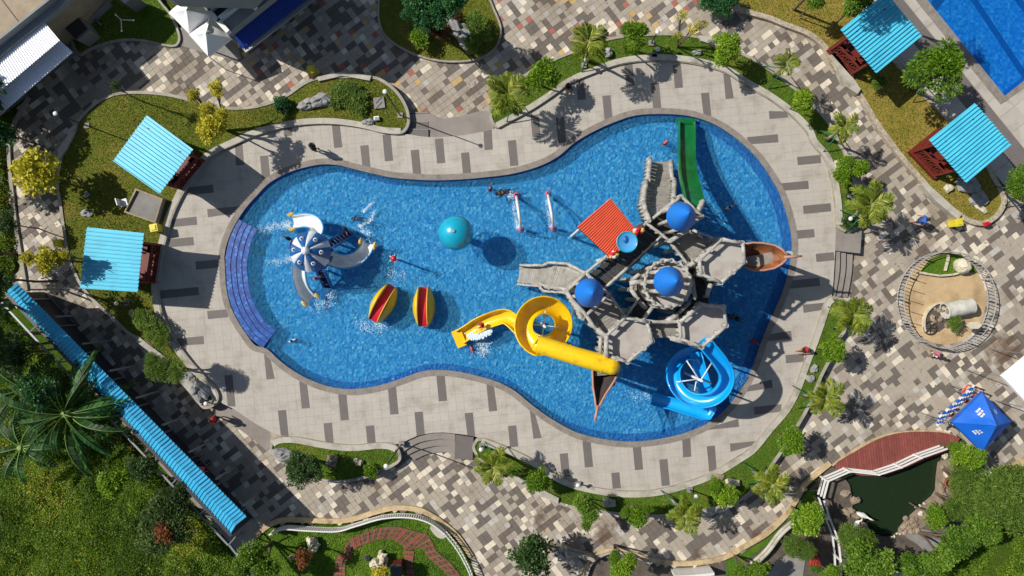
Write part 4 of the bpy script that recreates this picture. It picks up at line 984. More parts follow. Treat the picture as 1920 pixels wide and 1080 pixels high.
end = [P(952, 595, .62), P(925, 598, .5), P(898, 609, .36), P(878, 622, .26), P(862, 632, .2)]
run = hel[:-5] + [hel[-4]] + end
run = [Vector(q) for q in spl([tuple(p) for p in run], 3, False)]
mb = MB(); sweep(mb, [P(1012, 645, 4.0)] + hel, uprof(.42, .34)); mb.build('spiral_trough', M['yel'], t)
mb = MB(); rim(mb, hel, .445, .36, .04); mb.build('trough_rim', M['yel'], t)
tail = [hel[-6], hel[-3]] + end; tail = [Vector(q) for q in spl([tuple(p) for p in tail], 4, False)]
mb = MB(); sweep(mb, tail, uprof(.36, .12)); mb.build('runout', M['yel'], t)
mb = MB(); rim(mb, tail, .39, .13, .04); e = P(861, 634, .05); mb.box((e.x, e.y, .02), (.55, 1.0, .3), math.radians(22)); mb.build('runout_end', M['yel'], t)
mb = MB(); mb.tube([(ctr.x, ctr.y, -.8), (ctr.x, ctr.y, 3.9)], .07, 8); mb.build('centre_post', M['white'], t)
for k, z in ((0, 2.9), (1, 2.9), (2, 2.9), (3, 2.9)):
    a = math.radians(75 + 90 * k + 8); mb = MB(); mb.tube([(ctr.x, ctr.y, z), (ctr.x + .78 * math.cos(a), ctr.y + .78 * math.sin(a), z - .1)], .035, 6); mb.build('arm', M['white'], t)
# ---------------- blue spiral slide
t = thing('spiral_slide', 'bright blue spiral water slide at the lower right of the wooden castle', 'water slide', P(1312, 710, 0))
ctr = P(1311, 710, 3.3); R = 1.14; hel = []
a0 = math.radians(38); n = 44
for i in range(n + 1):
    f = i / n; a = a0 - math.radians(395) * f - 0; z = 4.35 - 3.75 * f
    hel.append(Vector((ctr.x + R * math.cos(a), ctr.y + R * math.sin(a), z)))
pre = [P(1318, 640, 4.75), P(1330, 655, 4.65), P(1346, 674, 4.5)]
full = [Vector(q) for q in spl([tuple(p) for p in pre + hel[1:38]], 2, False)]
mb = MB(); sweep(mb, full, uprof(.31, .24)); mb.build('spiral_trough', M['sblue'], t)
mb = MB(); rim(mb, full, .335, .25, .032); mb.build('trough_rim', M['sblue'], t)
low = [hel[36], P(1330, 768, .95), P(1296, 767, .7), P(1262, 757, .42), P(1240, 752, .25), P(1222, 747, .15)]
low = [Vector(q) for q in spl([tuple(p) for p in low], 4, False)]
mb = MB(); sweep(mb, low, uprof(.3, .14)); mb.build('runout', M['sblue'], t); mb = MB(); rim(mb, low, .33, .14, .03); mb.build('runout_rim', M['sblue'], t)
mb = MB(); mb.tube([(ctr.x + .1, ctr.y - .1, -.8), (ctr.x + .1, ctr.y - .1, 3.4)], .07, 8); mb.build('centre_post', M['white'], t)
for k in range(5):
    a = math.radians(50 + 72 * k); mb = MB(); z = 3.2 - .25 * k; mb.tube([(ctr.x + .1, ctr.y - .1, z), (ctr.x + 1.05 * math.cos(a), ctr.y + 1.05 * math.sin(a), z)], .035, 6); mb.build('arm', M['white'], t)
for a in (20, 330): 
    a = math.radians(a); x, y = ctr.x + 1.75 * math.cos(a), ctr.y + 1.75 * math.sin(a); mb = MB(); mb.bar((x, y, -.8), (x, y, 3.2), .08, .08); mb.bar((x, y, 3.1), (ctr.x + 1.3 * math.cos(a), ctr.y + 1.3 * math.sin(a), 3.3), .06, .06); mb.build('support', M['grey_metal'], t)
# ---------------- green slide
t = thing('straight_slide', 'dark green straight water slide running up from the castle towards the pool edge', 'water slide', P(1286, 300, 0))
gp = [P(1303, 386, 4.0), P(1296, 360, 3.5), P(1289, 330, 2.6), P(1286, 300, 1.6), P(1286, 270, .8), P(1286, 245, .35), P(1286, 231, .2)]
gp = [Vector(q) for q in spl([tuple(p) for p in gp], 4, False)]
pr = [(-.44, .32), (-.40, .32), (-.36, -.03), (.36, -.03), (.40, .32), (.44, .32), (.44, -.1), (-.44, -.1)]
mb = MB(); sweep(mb, gp, pr, smooth=False); mb.build('chute', M['green'], t)
for s_ in (-1, 1):
    mb = MB(); q = []
    for i, p in enumerate(gp):
        d = (gp[min(i + 1, len(gp) - 1)] - gp[max(i - 1, 0)]).normalized(); x = d.cross(Vector((0, 0, 1))).normalized(); q.append(p + x * .43 * s_ + Vector((0, 0, .33)))
    mb.tube(q, .05, 6); mb.build('side_rail', M['green'], t)
e = P(1286, 228, .1); mb = MB(); mb.box((e.x, e.y, .1), (1.0, .3, .28)); mb.build('end_block', M['green'], t)
for k in (4, 10): p = gp[k]; mb = MB(); mb.bar((p.x, p.y, -.8), (p.x, p.y, p.z - .1), .1, .1); mb.build('support', M['grey_metal'], t)
# ---------------- red roof with tipping bucket
def logt(mb, p, q, r=.09, n=7, seg=None):
    p, q = Vector(p), Vector(q); L = (q - p).length; m = seg or max(2, int(L / .35)); pts = [p.lerp(q, i / m) + Vector((random.uniform(-.012, .012),) * 3) * 1.5 for i in range(m + 1)]
    mb.tube(pts, [r * random.uniform(.82, 1.15) for _ in pts], n)
castle = thing('play_castle', 'grey log play castle with blue cone roofs, plank bridges and ramps in the pool', 'play structure', P(1230, 550, -.8))
def rail(p, q, z0, z1, name='log_rail', step=.34, post=True, r=.085, teeth=True, pr=.065):
    """log rail on short pickets, given at floor level z0 with its top at z1; p, q are seen positions at z1"""
    a, b = P(*p, z1[0] if isinstance(z1, tuple) else z1), P(*q, z1[1] if isinstance(z1, tuple) else z1)
    mb = MB(); logt(mb, a, b, r); mb.build(name, M['log'], castle)
    L = (b - a).length; n = max(1, int(L / step)); za = z0[0] if isinstance(z0, tuple) else z0; zb = z0[1] if isinstance(z0, tuple) else z0
    for k in range(n + 1):
        c = a.lerp(b, k / n); zf = za + (zb - za) * k / n
        if teeth:
            mb = MB(); mb.tube([(c.x, c.y, zf - .25), (c.x, c.y, c.z + random.uniform(.0, .07))], [pr * random.uniform(.88, 1.12), pr * random.uniform(.88, 1.12)], 7, smooth=True); mb.build('log_picket', M['log'], castle)
def floorp(pts, z, m='castlefloor', th=.22, skirt=True, skirt_z=None):
    q = [tuple(P(x, y, z)[:2]) for x, y in pts]; mb = MB(); mb.prism(q, z - th, z, bottom=True); mb.build('floor', M[m], castle)
    if skirt:
        for i in range(len(q)):
            a, b = Vector(q[i - 1]), Vector(q[i]); L = (b - a).length; n = max(2, int(L / .22)); mb = MB()
            for k in range(n):
                c = a.lerp(b, (k + .5) / n); mb.tube([(c.x, c.y, skirt_z if skirt_z is not None else z - 1.5 + random.uniform(-.2, .2)), (c.x, c.y, z - .03)], .115, 6)
            mb.build('log_wall', M['log'], castle)
        for c in q:
            mb = MB(); mb.tube([(c[0], c[1], -.8), (c[0], c[1], z)], .14, 8); mb.build('support_log', M['log'], castle)
def ringrail(pts, z, h=.55, **k):
    for i in range(len(pts)): rail(pts[i - 1], pts[i], z, z + h, **k)
def planks(pL, pR, zL, n, name='planking', m='plank'):
    """a floor of boards laid across between two lines of seen points, with heights"""
    A = [P(x, y, z) for (x, y), z in zip(pL, zL)]; B = [P(x, y, z) for (x, y), z in zip(pR, zL)]
    def at(L, f):
        d = [0]
        for i in range(1, len(L)): d.append(d[-1] + (L[i] - L[i - 1]).length)
        s = f * d[-1]
        for i in range(1, len(L)):
            if d[i] >= s - 1e-9: return L[i - 1].lerp(L[i], (s - d[i - 1]) / max(1e-6, d[i] - d[i - 1]))
        return L[-1]
    mb = MB()
    for k in range(n):
        f0, f1 = (k + .04) / n, (k + .96) / n; dz = Vector((0, 0, random.uniform(-.02, .02))); e = random.uniform(-.03, .03)
        a0, a1, b0, b1 = at(A, f0) + dz, at(A, f1) + dz, at(B, f0) + dz, at(B, f1) + dz; sft = (b0 - a0) * e
        vs = [a0 + sft, b0 + sft, b1 + sft, a1 + sft]; vs += [v - Vector((0, 0, .06)) for v in vs]
        mb.add(vs, [(0, 1, 2, 3)] if ((b0 - a0).cross(a1 - a0)).z > 0 else [(3, 2, 1, 0)]); mb.add(vs, [(0, 4, 5, 1), (1, 5, 6, 2), (2, 6, 7, 3), (3, 7, 4, 0), (4, 7, 6, 5)])
    mb.build(name, M[m], castle, kind='stuff')
    mb = MB()
    for X, Y in ((A, B), (B, A)):
        mb.tube([x.lerp(y, .1) - Vector((0, 0, .13)) for x, y in zip(X, Y)], .09, 6)
    mb.build('beam', M['log'], castle)
zp = 4.9
C = [(1137,630),(1173,595),(1214,604),(1223,640),(1177,679),(1138,666)]
D = [(1275,604),(1313,571),(1357,576),(1362,611),(1316,651),(1277,636)]
E = [(1311,488),(1354,449),(1392,456),(1396,492),(1352,530),(1316,514)]
zE = 5.6
for q, z in ((C, zp), (D, zp + .1), (E, zE)): floorp(q, z - .5); ringrail(q, z - .5, .5, step=.5, pr=.12, r=.085)
# cone-roofed towers A (top) and B (left)
def lathe_dome(px, py, z, r, hgt, label):
    c = P(px, py, z); mb = MB(); prof = [(r * .93, -.1), (r, -.04), (r * .985, .04), (r * .8, hgt * .30), (r * .56, hgt * .56), (r * .3, hgt * .8), (r * .1, hgt * .95), (.02, hgt)]
    mb.lathe(c, prof, 40); o = mb.build('cone_roof', M['dome'], castle)
    mb = MB(); mb.lathe(c + Vector((0, 0, -.1)), [(r * .93, 0), (.05, .02)], 40); mb.build('roof_ceiling', M['plank_dark'], castle)
    return c
zt_ = 4.6
A_ = [(1213,418),(1277,369),(1317,405),(1256,452)]
B_ = [(1062,547),(1099,512),(1142,552),(1094,596)]
for q, dc, zd in ((A_, (1277,406), 6.6), (B_, (1105,549), 6.5)):
    floorp(q, zt_ - .6, 'plank_dark', skirt=True); ringrail(q, zt_ - .6, .6)
    c = lathe_dome(dc[0], dc[1], zd, 27.5 * S * (1 - zd / H), 1.55, '')
    for k in range(6):
        a = PI / 3 * k + .3; x, y = c.x + .6 * math.cos(a), c.y + .6 * math.sin(a); mb = MB(); mb.tube([(x, y, zt_ - .7), (x, y, zd)], .09, 7); mb.build('tower_post', M['log'], castle)
# round central tower F
M['drum'] = mat('tower_drum', '4A4743', .85, .3, 3, .6)
zF = 5.6; c0 = (1252, 532)
fl_ = [(c0[0] + 44 * math.cos(a), c0[1] + 44 * math.sin(a)) for a in np.linspace(0, 2 * PI, 18, endpoint=False)]
floorp(fl_, zF - .5, skirt=False); 
for i in range(18): rail(fl_[i - 1], fl_[i], zF - .5, zF, r=.075, step=.45 if i % 2 else 9, pr=.11)
fw = [tuple(P(x, y, zF)[:2]) for x, y in fl_]
for i in range(18):
    a, b = Vector(fw[i - 1]), Vector(fw[i]); mb = MB(); n = 3
    mb.add([(a.x, a.y, 3.0), (b.x, b.y, 3.0), (b.x, b.y, zF - .52), (a.x, a.y, zF - .52)], [(0, 1, 2, 3)]); mb.build('drum_wall', M['drum'], castle)
c = lathe_dome(1254, 528, 7.6, 28.5 * S * (1 - 7.6 / H), 1.65, '')
for k in range(8):
    a = PI / 4 * k; x, y = c.x + .62 * math.cos(a), c.y + .62 * math.sin(a); mb = MB(); mb.tube([(x, y, zF - .7), (x, y, 7.6)], .1, 7); mb.build('tower_post', M['log'], castle)
# lower gallery round the left of F
g0 = [(1236, 498), (1207, 508), (1187, 524), (1184, 543), (1198, 563), (1212, 578)]; g1 = [(1240, 512), (1222, 520), (1210, 532), (1209, 548), (1219, 562), (1228, 572)]
planks(g0, g1, [3.6] * 6, 26, m='plank')
for i in range(5): rail(g0[i], g0[i + 1], 3.6, 4.1, r=.12, step=.4)
rail((1181, 531), (1208, 528), 4.3, 4.9, teeth=False, r=.13)
mb = MB()
for p in g0 + g1: q = P(*p, 3.6); mb.tube([(q.x, q.y, -.8), (q.x, q.y, 3.5)], .12, 7)
mb.build('support_logs', M['log'], castle)
# bridges
zb_ = 3.9
planks([(1101,517),(1160,468),(1215,422)], [(1131,545),(1192,494),(1246,442)], [zb_] * 3, 34, m='plank_dark')  # boards coloured dark for the shadow of the red roof and towers
rail((1099,512), (1214,417), zb_, zb_ + .65, step=.5); rail((1136,538), (1176,503), zb_, zb_ + .65, step=.5); rail((1176,503), (1243,440), zb_, zb_ + .6, step=.5, r=.06)
planks([(1068,553),(1095,583),(1136,628)], [(1143,556),(1158,575),(1172,594)], [zb_] * 3, 26)
rail((1062,548), (1120,618), zb_, zb_ + .7, step=.4, r=.11); rail((1120,618), (1138,632), zb_, zb_ + .8, step=.3, r=.12); rail((1143,552), (1171,592), zb_, zb_ + .6, step=.5, r=.06)
planks([(1256,455),(1285,482),(1305,505)], [(1298,428),(1325,452),(1345,462)], [zb_] * 3, 26)
rail((1255,453), (1293,500), zb_, zb_ + .6, step=.4, r=.08); rail((1300,432), (1350,452), zb_, zb_ + .5, step=.4, r=.06); rail((1255,453), (1290,432), zb_ + .3, zb_ + .9, r=.11)
planks([(1214,606),(1245,606),(1275,606)], [(1224,634),(1250,632),(1277,636)], [zb_] * 3, 20)
rail((1213,603), (1275,604), zb_, zb_ + .75, step=.45, r=.1); rail((1258,633), (1290,642), zb_, zb_ + .7, step=.3, r=.13)
planks([(1178,596),(1190,576),(1202,560)], [(1206,600),(1216,584),(1226,570)], [zb_] * 3, 16, m='plank_dark')
rail((1205,600), (1226,573), zb_, zb_ + .7, step=.4, r=.1); rail((1173,595), (1197,560), zb_, zb_ + .5, step=.4, r=.06)
rail((1226,573), (1252,576), 4.2, 5.0, r=.12, step=.3)
planks([(1288,500),(1290,535),(1300,570)], [(1316,514),(1326,545),(1330,570)], [zb_] * 3, 22, m='plank_dark')
rail((1293,497), (1311,488), zb_, zb_ + .9, r=.12); rail((1311,488), (1315,514), zb_, zb_ + 1.1, r=.11)
rail((1299,523), (1303,560), zb_, zb_ + .7, r=.12, step=.3); rail((1332,534), (1325,556), zb_, zb_ + .7, r=.12, step=.3)
rail((1248,604), (1270,590), zb_, zb_ + .7, r=.14, step=.3); rail((1275,604), (1316,571), zb_, zb_ + 1.1, r=.1, step=.5); rail((1272,588), (1292,568), zb_, zb_ + .6, r=.1)
floorp([(1258,592),(1278,572),(1312,570),(1276,603)], zb_ - .02, 'plank_dark', skirt=False)
rail((1137,630), (1138,668), zb_ + .4, zp + .15, r=.12, step=.3); rail((1126,634), (1126,664), 3.2, zb_ + .2, r=.1, step=.25)
floorp([(1126,630),(1137,630),(1138,668),(1126,664)], 3.6, 'plank', skirt=False)
mb = MB()
for p in ((1150,480),(1200,440),(1160,520),(1090,590),(1115,612),(1155,590),(1280,465),(1320,470),(1245,620),(1190,585),(1300,540),(1325,560),(1265,585)):
    q = P(*p, 3.8); mb.tube([(q.x, q.y, -.8), (q.x, q.y, 3.8)], .13, 7)
mb.build('support_logs', M['log'], castle)
# ramps down into the water
planks([(975,500),(1015,500),(1030,496),(1065,498),(1097,514)], [(971,530),(1012,535),(1022,541),(1050,545),(1062,547)], [.1, 1.1, 1.7, 2.7, 3.9], 34)
rail((976,497), (1015,498), (.2, 1.2), (.6, 1.7), step=.3, r=.07); rail((1018,498), (1027,493), (1.3, 1.6), (1.7, 2.2), step=.3, r=.08); rail((1027,492), (1064,494), (1.6, 2.6), (2.2, 3.2), step=.28, r=.08); rail((1064,494), (1098,512), (2.6, 3.9), (3.2, 4.5), step=.3, r=.08)
rail((971,533), (1013,537), (.2, 1.2), (.6, 1.6), step=.35, r=.06); rail((1013,539), (1022,547), (1.2, 1.6), (1.6, 2.0), step=.3, r=.09); rail((1018,546), (1061,549), (1.4, 3.7), (1.9, 4.3), step=.3, r=.06)
planks([(1222,303),(1217,340),(1210,358),(1210,385),(1219,413)], [(1256,303),(1259,338),(1263,360),(1265,380),(1262,388)], [.1, 1.2, 2.0, 3.0, 3.9], 34, m='plank')
rail((1219,296), (1216,338), (.2, 1.2), (1.1, 2.2), step=.3, r=.13, pr=.1); rail((1212,340), (1206,380), (1.2, 2.8), (2.2, 3.9), step=.28, r=.14, pr=.1); rail((1206,380), (1217,415), (2.8, 3.8), (3.9, 4.9), step=.28, r=.14, pr=.1)
rail((1258,302), (1261,335), (.2, 1.3), (.6, 1.8), step=.3, r=.13); rail((1265,338), (1263,372), (1.4, 3.1), (1.9, 3.7), step=.3, r=.13); rail((1263,372), (1262,384), (3.1, 3.6), (3.7, 4.2), step=.3, r=.12)
rail((1216,338), (1212,340), 1.3, 1.9, r=.1); rail((1261,335), (1267,338), 1.3, 1.9, r=.1); rail((1308,398), (1318,376), 3.6, 4.4, r=.13)
# boats forming the castle's bows
def boat(sec, spar, zs, label):
    """sec: list of (left, right) seen points from the castle outwards"""
    t = thing('wooden_boat', label, 'boat', P(*sec[0][0], -.8)); n = len(sec); rows = []
    mb = MB(); mi = MB(); m2 = MB()
    for (a, b), z in zip(sec, zs):
        A_, B_ = P(*a, z), P(*b, z); c = (A_ + B_) / 2; w_ = (A_ - B_).length; row = []
        for k in range(9):
            f = k / 8; p = A_.lerp(B_, f); p.z -= math.sin(PI * f) ** .6 * min(.75, w_ * .55); row.append(p)
        rows.append(row)
    vo = [p for r in rows for p in r]; fs = [(i * 9 + k, i * 9 + k + 1, (i + 1) * 9 + k + 1, (i + 1) * 9 + k) for i in range(n - 1) for k in range(8)]
    mb.add([p - Vector((0, 0, .05)) for p in vo], fs, 0, True); mb.build('hull', M['boat'], t)
    mi.add([p + (sum(r, Vector()) / 9 - p) * .08 for r in rows for p in r], fs, 0, True); mi.build('inner_planking', M['boat_in' if 'down' in label else 'boat'], t)
    for k in (0, 8):
        m2 = MB(); m2.tube([r[k] for r in rows], .055, 6); m2.build('gunwale', M['pink'], t)
    a = (rows[-1][0] + rows[-1][8]) / 2; m2 = MB(); m2.tube([a - (P(*spar, zs[-1] + .1) - a) * .2, P(*spar, zs[-1] + .1)], [.09, .05], 6); m2.build('bowsprit', M['pink'], t)
    return t, rows
bt1, rows = boat([((1118,664),(1166,664)), ((1112,680),(1165,676)), ((1111,700),(1163,692)), ((1112,725),(1152,714)), ((1116,750),(1134,742)), ((1118,766),(1122,765))], (1115, 791), [4.1, 4.1, 4.15, 4.2, 4.35, 4.5], 'wooden boat bow pointing down the picture beside the yellow slide entrance')
mb = MB(); q = [tuple(P(x, y, 3.7)[:2]) for x, y in [(1114,684),(1160,684),(1158,700),(1114,704)]]; mb.prism(q, 3.6, 3.95); mb.build('thwart', M['plank'], bt1)
bt2, rows = boat([((1393,458),(1396,500)), ((1412,455),(1412,507)), ((1432,456),(1432,507)), ((1452,460),(1452,503)), ((1466,467),(1466,495)), ((1476,478),(1475,486))], (1504, 480), [4.5, 4.5, 4.5, 4.55, 4.65, 4.8], 'wooden boat bow pointing right off the castle, with a thin spar over the pool edge')
mb = MB(); q = [tuple(P(x, y, 4.05)[:2]) for x, y in [(1396,482),(1420,478),(1458,470),(1462,490),(1440,496),(1412,504),(1397,500)]]; mb.prism(q, 3.95, 4.06); mb.build('planked_floor', M['plank'], bt2)
mb = MB(); ap = P(1440, 500, 4.2); q = P(1430, 482, 0); mb.tube([(q.x, q.y, -.8), (q.x, q.y, 3.9)], .14, 8); mb.build('prop', M['log'], bt2)
q = P(1136, 700, 0); mb = MB(); mb.tube([(q.x - .1, q.y - .1, -.8), (q.x - .1, q.y - .1, 3.5)], .14, 8); mb.build('prop', M['log'], bt1)
# red tiled roof
t = thing('tiled_roof', 'orange red tiled square roof on posts beside the castle bridge', 'roof canopy', P(1130, 430, -.8))
zr = 5.9; Q = [P(1144, 372, zr + .1), P(1192, 431, zr), P(1149, 488, zr), P(1082, 425, zr + .1)]
mb = MB(); q4 = Q
for r_ in range(24):      # courses of roll tiles
    f0, f1 = r_ / 24, (r_ + 1) / 24; a, b = Q[0].lerp(Q[3], f0), Q[1].lerp(Q[2], f0); c, d = Q[0].lerp(Q[3], f1), Q[1].lerp(Q[2], f1)
    n = 20; vs = []
    for k in range(n * 4 + 1):
        u = k / (n * 4); z = .05 * abs(math.sin(PI * u * n)); vs += [a.lerp(b, u) + Vector((0, 0, z + .03)), c.lerp(d, u) + Vector((0, 0, z))]
    mb.add(vs, [(2 * k, 2 * k + 1, 2 * k + 3, 2 * k + 2) for k in range(n * 4)])
mb.build('roof_tiles', M['redroof'], t, kind='stuff')
mb = MB(); mb.prism([tuple(p[:2]) for p in Q], zr - .2, zr - .02, bottom=True); mb.build('roof_board', M['plank_dark'], t)
for p in Q: c = (Q[0] + Q[2]) / 2; e = p.lerp(c, .15); mb = MB(); mb.bar((e.x, e.y, -.8), (e.x, e.y, zr - .2), .12, .12); mb.build('post', M['white'], t)
t = thing('tipping_bucket', 'round blue and white tipping water bucket at the lower corner of the red tiled roof', 'water bucket', P(1175, 454, 6.0))
c = P(1175, 454, 6.5); mb = MB(); mb.lathe(c, [(.28, -.65), (.38, -.4), (.47, .1), (.5, .12), (.5, .16), (.45, .16), (.43, .05), (.3, -.35), (.02, -.42)], 28); mb.build('shell', M['ballblue'], t)
mb = MB(); mb.lathe(c + Vector((0, 0, .13)), [(.44, 0), (.3, -.05), (.02, -.08)], 20); mb.build('water_surface', M['octo_edge'], t)
mb = MB(); mb.ball(c + Vector((-.05, .12, .06)), .14, 8, 0, (1, 1.4, .4)); mb.build('spout', M['octo_blue'], t)
for e in (-1, 1):
    a = c + Vector((e * .45, e * .4, -.05)); mb = MB(); mb.tube([a, a + Vector((e * .12, e * .1, -.1)), (a.x + e * .12, a.y + e * .1, 4.2)], .06, 6); mb.build('bracket', M['red'], t)
for (x, y), lb in (((1150, 478), 'red and white carved ornament at the bottom corner of the red tiled roof'), ((1197, 434), 'red and gold carved ornament at the right corner of the red tiled roof')):
    t = thing('roof_ornament', lb, 'ornament', P(x, y, 6.0))
    for k in range(6):
        mb = MB(); mb.ball(P(x + random.uniform(-8, 8), y + random.uniform(-5, 5), 6.15 + .1 * k / 6), random.uniform(.08, .14), 7, noise=.2, seed=k); mb.build('figure', M[['red', 'c_white', 'octo_yel'][k % 3]], t)
    mb = MB(); mb.box(P(x, y, 6.02), (.5, .2, .12), math.radians(40)); mb.build('base', M['red'], t)
# ---------------- ball, mushroom, arches, rockers
t = thing('giant_ball', 'large turquoise ball on a post with a round shadow on the water', 'water feature', P(861, 440, -.8))
c = P(855, 437, 1.95); mb = MB(); mb.ball(c, .93, 40, 0); mb.build('ball', M['ballblue'], t)
mb = MB(); mb.lathe((c.x, c.y, -.8), [(.3, 0), (.22, .2), (.16, 1.9)], 16); mb.build('post', M['white'], t)
q = c + Vector((-.03, .02, .925)); mb = MB(); mb.lathe(q, [(.1, -.03), (.1, .03), (.04, .05), (.0, .05)], 14); mb.build('cap', M['grey_metal'], t)
t = thing('sprinkler', 'small red ball sprinkler between the octopus slide and the rockers', 'sprinkler', P(740, 485, -.8))
c = P(738, 485, 1.5); mb = MB(); mb.ball(c, .17, 14, noise=.05); mb.build('head', M['red'], t); mb = MB(); mb.tube([(c.x, c.y, -.8), (c.x, c.y, 1.4)], .05, 8); mb.build('pole', M['red'], t)
for k in range(5): a = 2 * PI * k / 5; mb = MB(); mb.tube([c, c + Vector((.25 * math.cos(a), .25 * math.sin(a), .06))], .025, 5); mb.build('nozzle', M['c_white'], t)
for pts, lb in ((((968, 367), (970, 380), (973, 402), (976, 420), (977, 431)), 'white water arch, left one of the two in mid pool'), (((1027, 364), (1030, 378), (1034, 400), (1037, 418), (1037, 429)), 'white water arch, right one of the two in mid pool')):
    t = thing('water_arch', lb, 'water arch', P(*pts[2], -.3)); zz = [-.3, 1.1, 1.55, 1.1, -.3]
    q = spl([tuple(P(*p, z)) for p, z in zip(pts, zz)], 4, False); mb = MB(); mb.tube(q, .075, 8); mb.build('pipe', M['white'], t)
    for p in (pts[0], pts[-1]): mb = MB(); mb.lathe(P(*p, -.3), [(.17, 0), (.17, .28), (.09, .34)], 12); mb.build('foot', M['c_pink'], t)
def rocker(c, ang, lb, L=2.2):
    t = thing('boat_slide', lb, 'play slide', P(*c, -.3), 'yellow boat shaped slides'); o = P(*c, .45); ca, sa = math.cos(ang), math.sin(ang)
    def T(x, y, z): return Vector((o.x + x * ca - y * sa, o.y + x * sa + y * ca, z))
    for s_ in (-1, 1):
        mb = MB(); vs = []
        for i in range(13):
            f = i / 12 - .5; w0 = .25 + .02 * math.cos(PI * f); y = f * L
            bul = .33 * math.cos(PI * f) ** .8 + .03; zt = .95 - .5 * (2 * f) ** 2
            for k in range(6):
                g = k / 5; vs.append(T(s_ * (w0 + bul * math.sin(g * PI / 2) * 1), y, -.3 + (zt + .3) * math.cos(g * PI / 2) ** .8))
            vs.append(T(s_ * w0, y, -.3))
        fs = [(i * 7 + k, i * 7 + (k + 1) % 7, (i + 1) * 7 + (k + 1) % 7, (i + 1) * 7 + k) for i in range(12) for k in range(7)]
        mb.add(vs, fs, 0, True); mb.build('side_shell', M['yel2'], t)
        mb = MB(); mb.tube([T(s_ * (.26 + .02 * math.cos(PI * (i / 12 - .5))), (i / 12 - .5) * L, .97 - .5 * (2 * (i / 12 - .5)) ** 2) for i in range(13)], .03, 6); mb.build('edge_rim', M['octo_yel'], t)
    mb = MB(); vs = []
    for i in range(13):
        f = i / 12 - .5; z = .75 * (1 - ((f + .12) / .62) ** 2) - .1
        z = max(z, -.2)
        vs += [T(-.26, f * L, z), T(.26, f * L, z)]
    mb.add(vs, [(2 * i, 2 * i + 1, 2 * i + 3, 2 * i + 2) for i in range(12)], 0, True); mb.build('slide_bed', M['red'], t)
rocker((716, 569), math.radians(-28), 'yellow boat shaped slide with a dull red bed, tilted, left one of the two')
rocker((793, 575), math.radians(0), 'yellow boat shaped slide with a bright red bed, upright, right one of the two')
# ---------------- octopus slide
t = thing('octopus_slide', 'blue and white octopus slide with striped dome and curling white slides', 'water slide', P(585, 472, -.8)); oc = P(583, 472, 1.9)
for k in range(12):
    a0, a1 = math.radians(100 + 30 * k), math.radians(100 + 30 * (k + 1)); blue = k % 2 == 0; a0 += 0; wid = (a1 - a0)
    if not blue: a0 += wid * .12; a1 -= wid * .12
    else: a0 -= wid * .12; a1 += wid * .12
    mb = MB(); vs = []
    for i in range(8):
        f = i / 7; r = .12 + .98 * f; z = .95 - .95 * f ** 1.6 + (.035 if blue else 0)
        for j in range(5): a = a0 + (a1 - a0) * j / 4; vs.append(oc + Vector((r * math.cos(a), r * math.sin(a), z + .05 * math.sin(PI * j / 4))))
    mb.add(vs, [(i * 5 + j, (i + 1) * 5 + j, (i + 1) * 5 + j + 1, i * 5 + j + 1) for i in range(7) for j in range(4)], 0, True); mb.build('dome_panel', M['octo_blue' if blue else 'octo_white'], t)
    if blue:
        a = (a0 + a1) / 2; e = oc + Vector((.72 * math.cos(a), .72 * math.sin(a), .6)); mb = MB(); mb.ball(e, .13, 10); ey = mb.build('eye', M['c_white'], t); mb = MB(); mb.ball(e + Vector((0, 0, .1)), .06, 8); mb.build('pupil', M['black'], ey)
mb = MB(); mb.ball(oc + Vector((0, 0, 1.0)), .22, 14, noise=.04); mb.build('finial', M['octo_white'], t)
mb = MB(); mb.lathe((oc.x, oc.y, 1.2), [(.02, 0), (1.0, 0), (1.05, .05), (1.0, .12), (.02, .12)], 24); mb.build('platform', M['octo_blue'], t)
for k in range(6): a = PI / 3 * k + .2; mb = MB(); mb.tube([(oc.x + .8 * math.cos(a), oc.y + .8 * math.sin(a), -.8), (oc.x + .9 * math.cos(a), oc.y + .9 * math.sin(a), 2.0)], .07, 7); mb.build('post', M['octo_white'], t)
def arm(pts, zs):
    q = [Vector(x) for x in spl([tuple(P(*p, z)) for p, z in zip(pts, zs)], 5, False)]
    mb = MB(); sweep(mb, q, uprof(.30, .07, .05)); tr_ = mb.build('slide_trough', M['octo_white'], t)
    mb = MB(); rim(mb, q, .37, .05, .045); mb.build('trough_edge', M['octo_edge'], tr_)
    e = q[-1]
    d = (q[-1] - q[-4]).normalized(); x = d.cross(Vector((0, 0, 1))).normalized()
    for s_ in (-1, 1): mb = MB(); mb.ball(e - d * .15 + x * s_ * .42 + Vector((0, 0, .1)), .15, 8, 0, (1.6, .8, .8), math.atan2(d.y, d.x), .15, 3); mb.build('lip', M['octo_yel'], tr_)
arm([(590, 440), (594, 428), (588, 417), (573, 413), (556, 415), (545, 417)], [1.6, 1.25, .95, .6, .3, .05])
arm([(617, 483), (632, 489), (652, 490), (670, 484), (684, 470), (691, 454)], [1.6, 1.25, .95, .6, .3, .05])
arm([(563, 492), (561, 510), (563, 528), (569, 544), (578, 556), (586, 564)], [1.6, 1.25, .95, .6, .3, .05])
def ladder(p, q, z0, z1, n=7):
    a, b = P(*p, z1), P(*q, z0); d = (b - a); d.z = 0; d.normalize(); x = Vector((-d.y, d.x, 0)) * .24
    for s_ in (-1, 1):
        mb = MB(); mb.tube([a + x * s_ + Vector((0, 0, .4)), b + x * s_ + Vector((0, 0, .3))], .035, 6); mb.tube([a + x * s_, b + x * s_], .05, 6); mb.build('handrail', M['octo_blue'], t)
    for k in range(n): c = a.lerp(b, (k + .5) / n); mb = MB(); mb.box(c, (.46, .16, .05), math.atan2(x.y, x.x)); mb.build('tread', M['c_navy'], t)
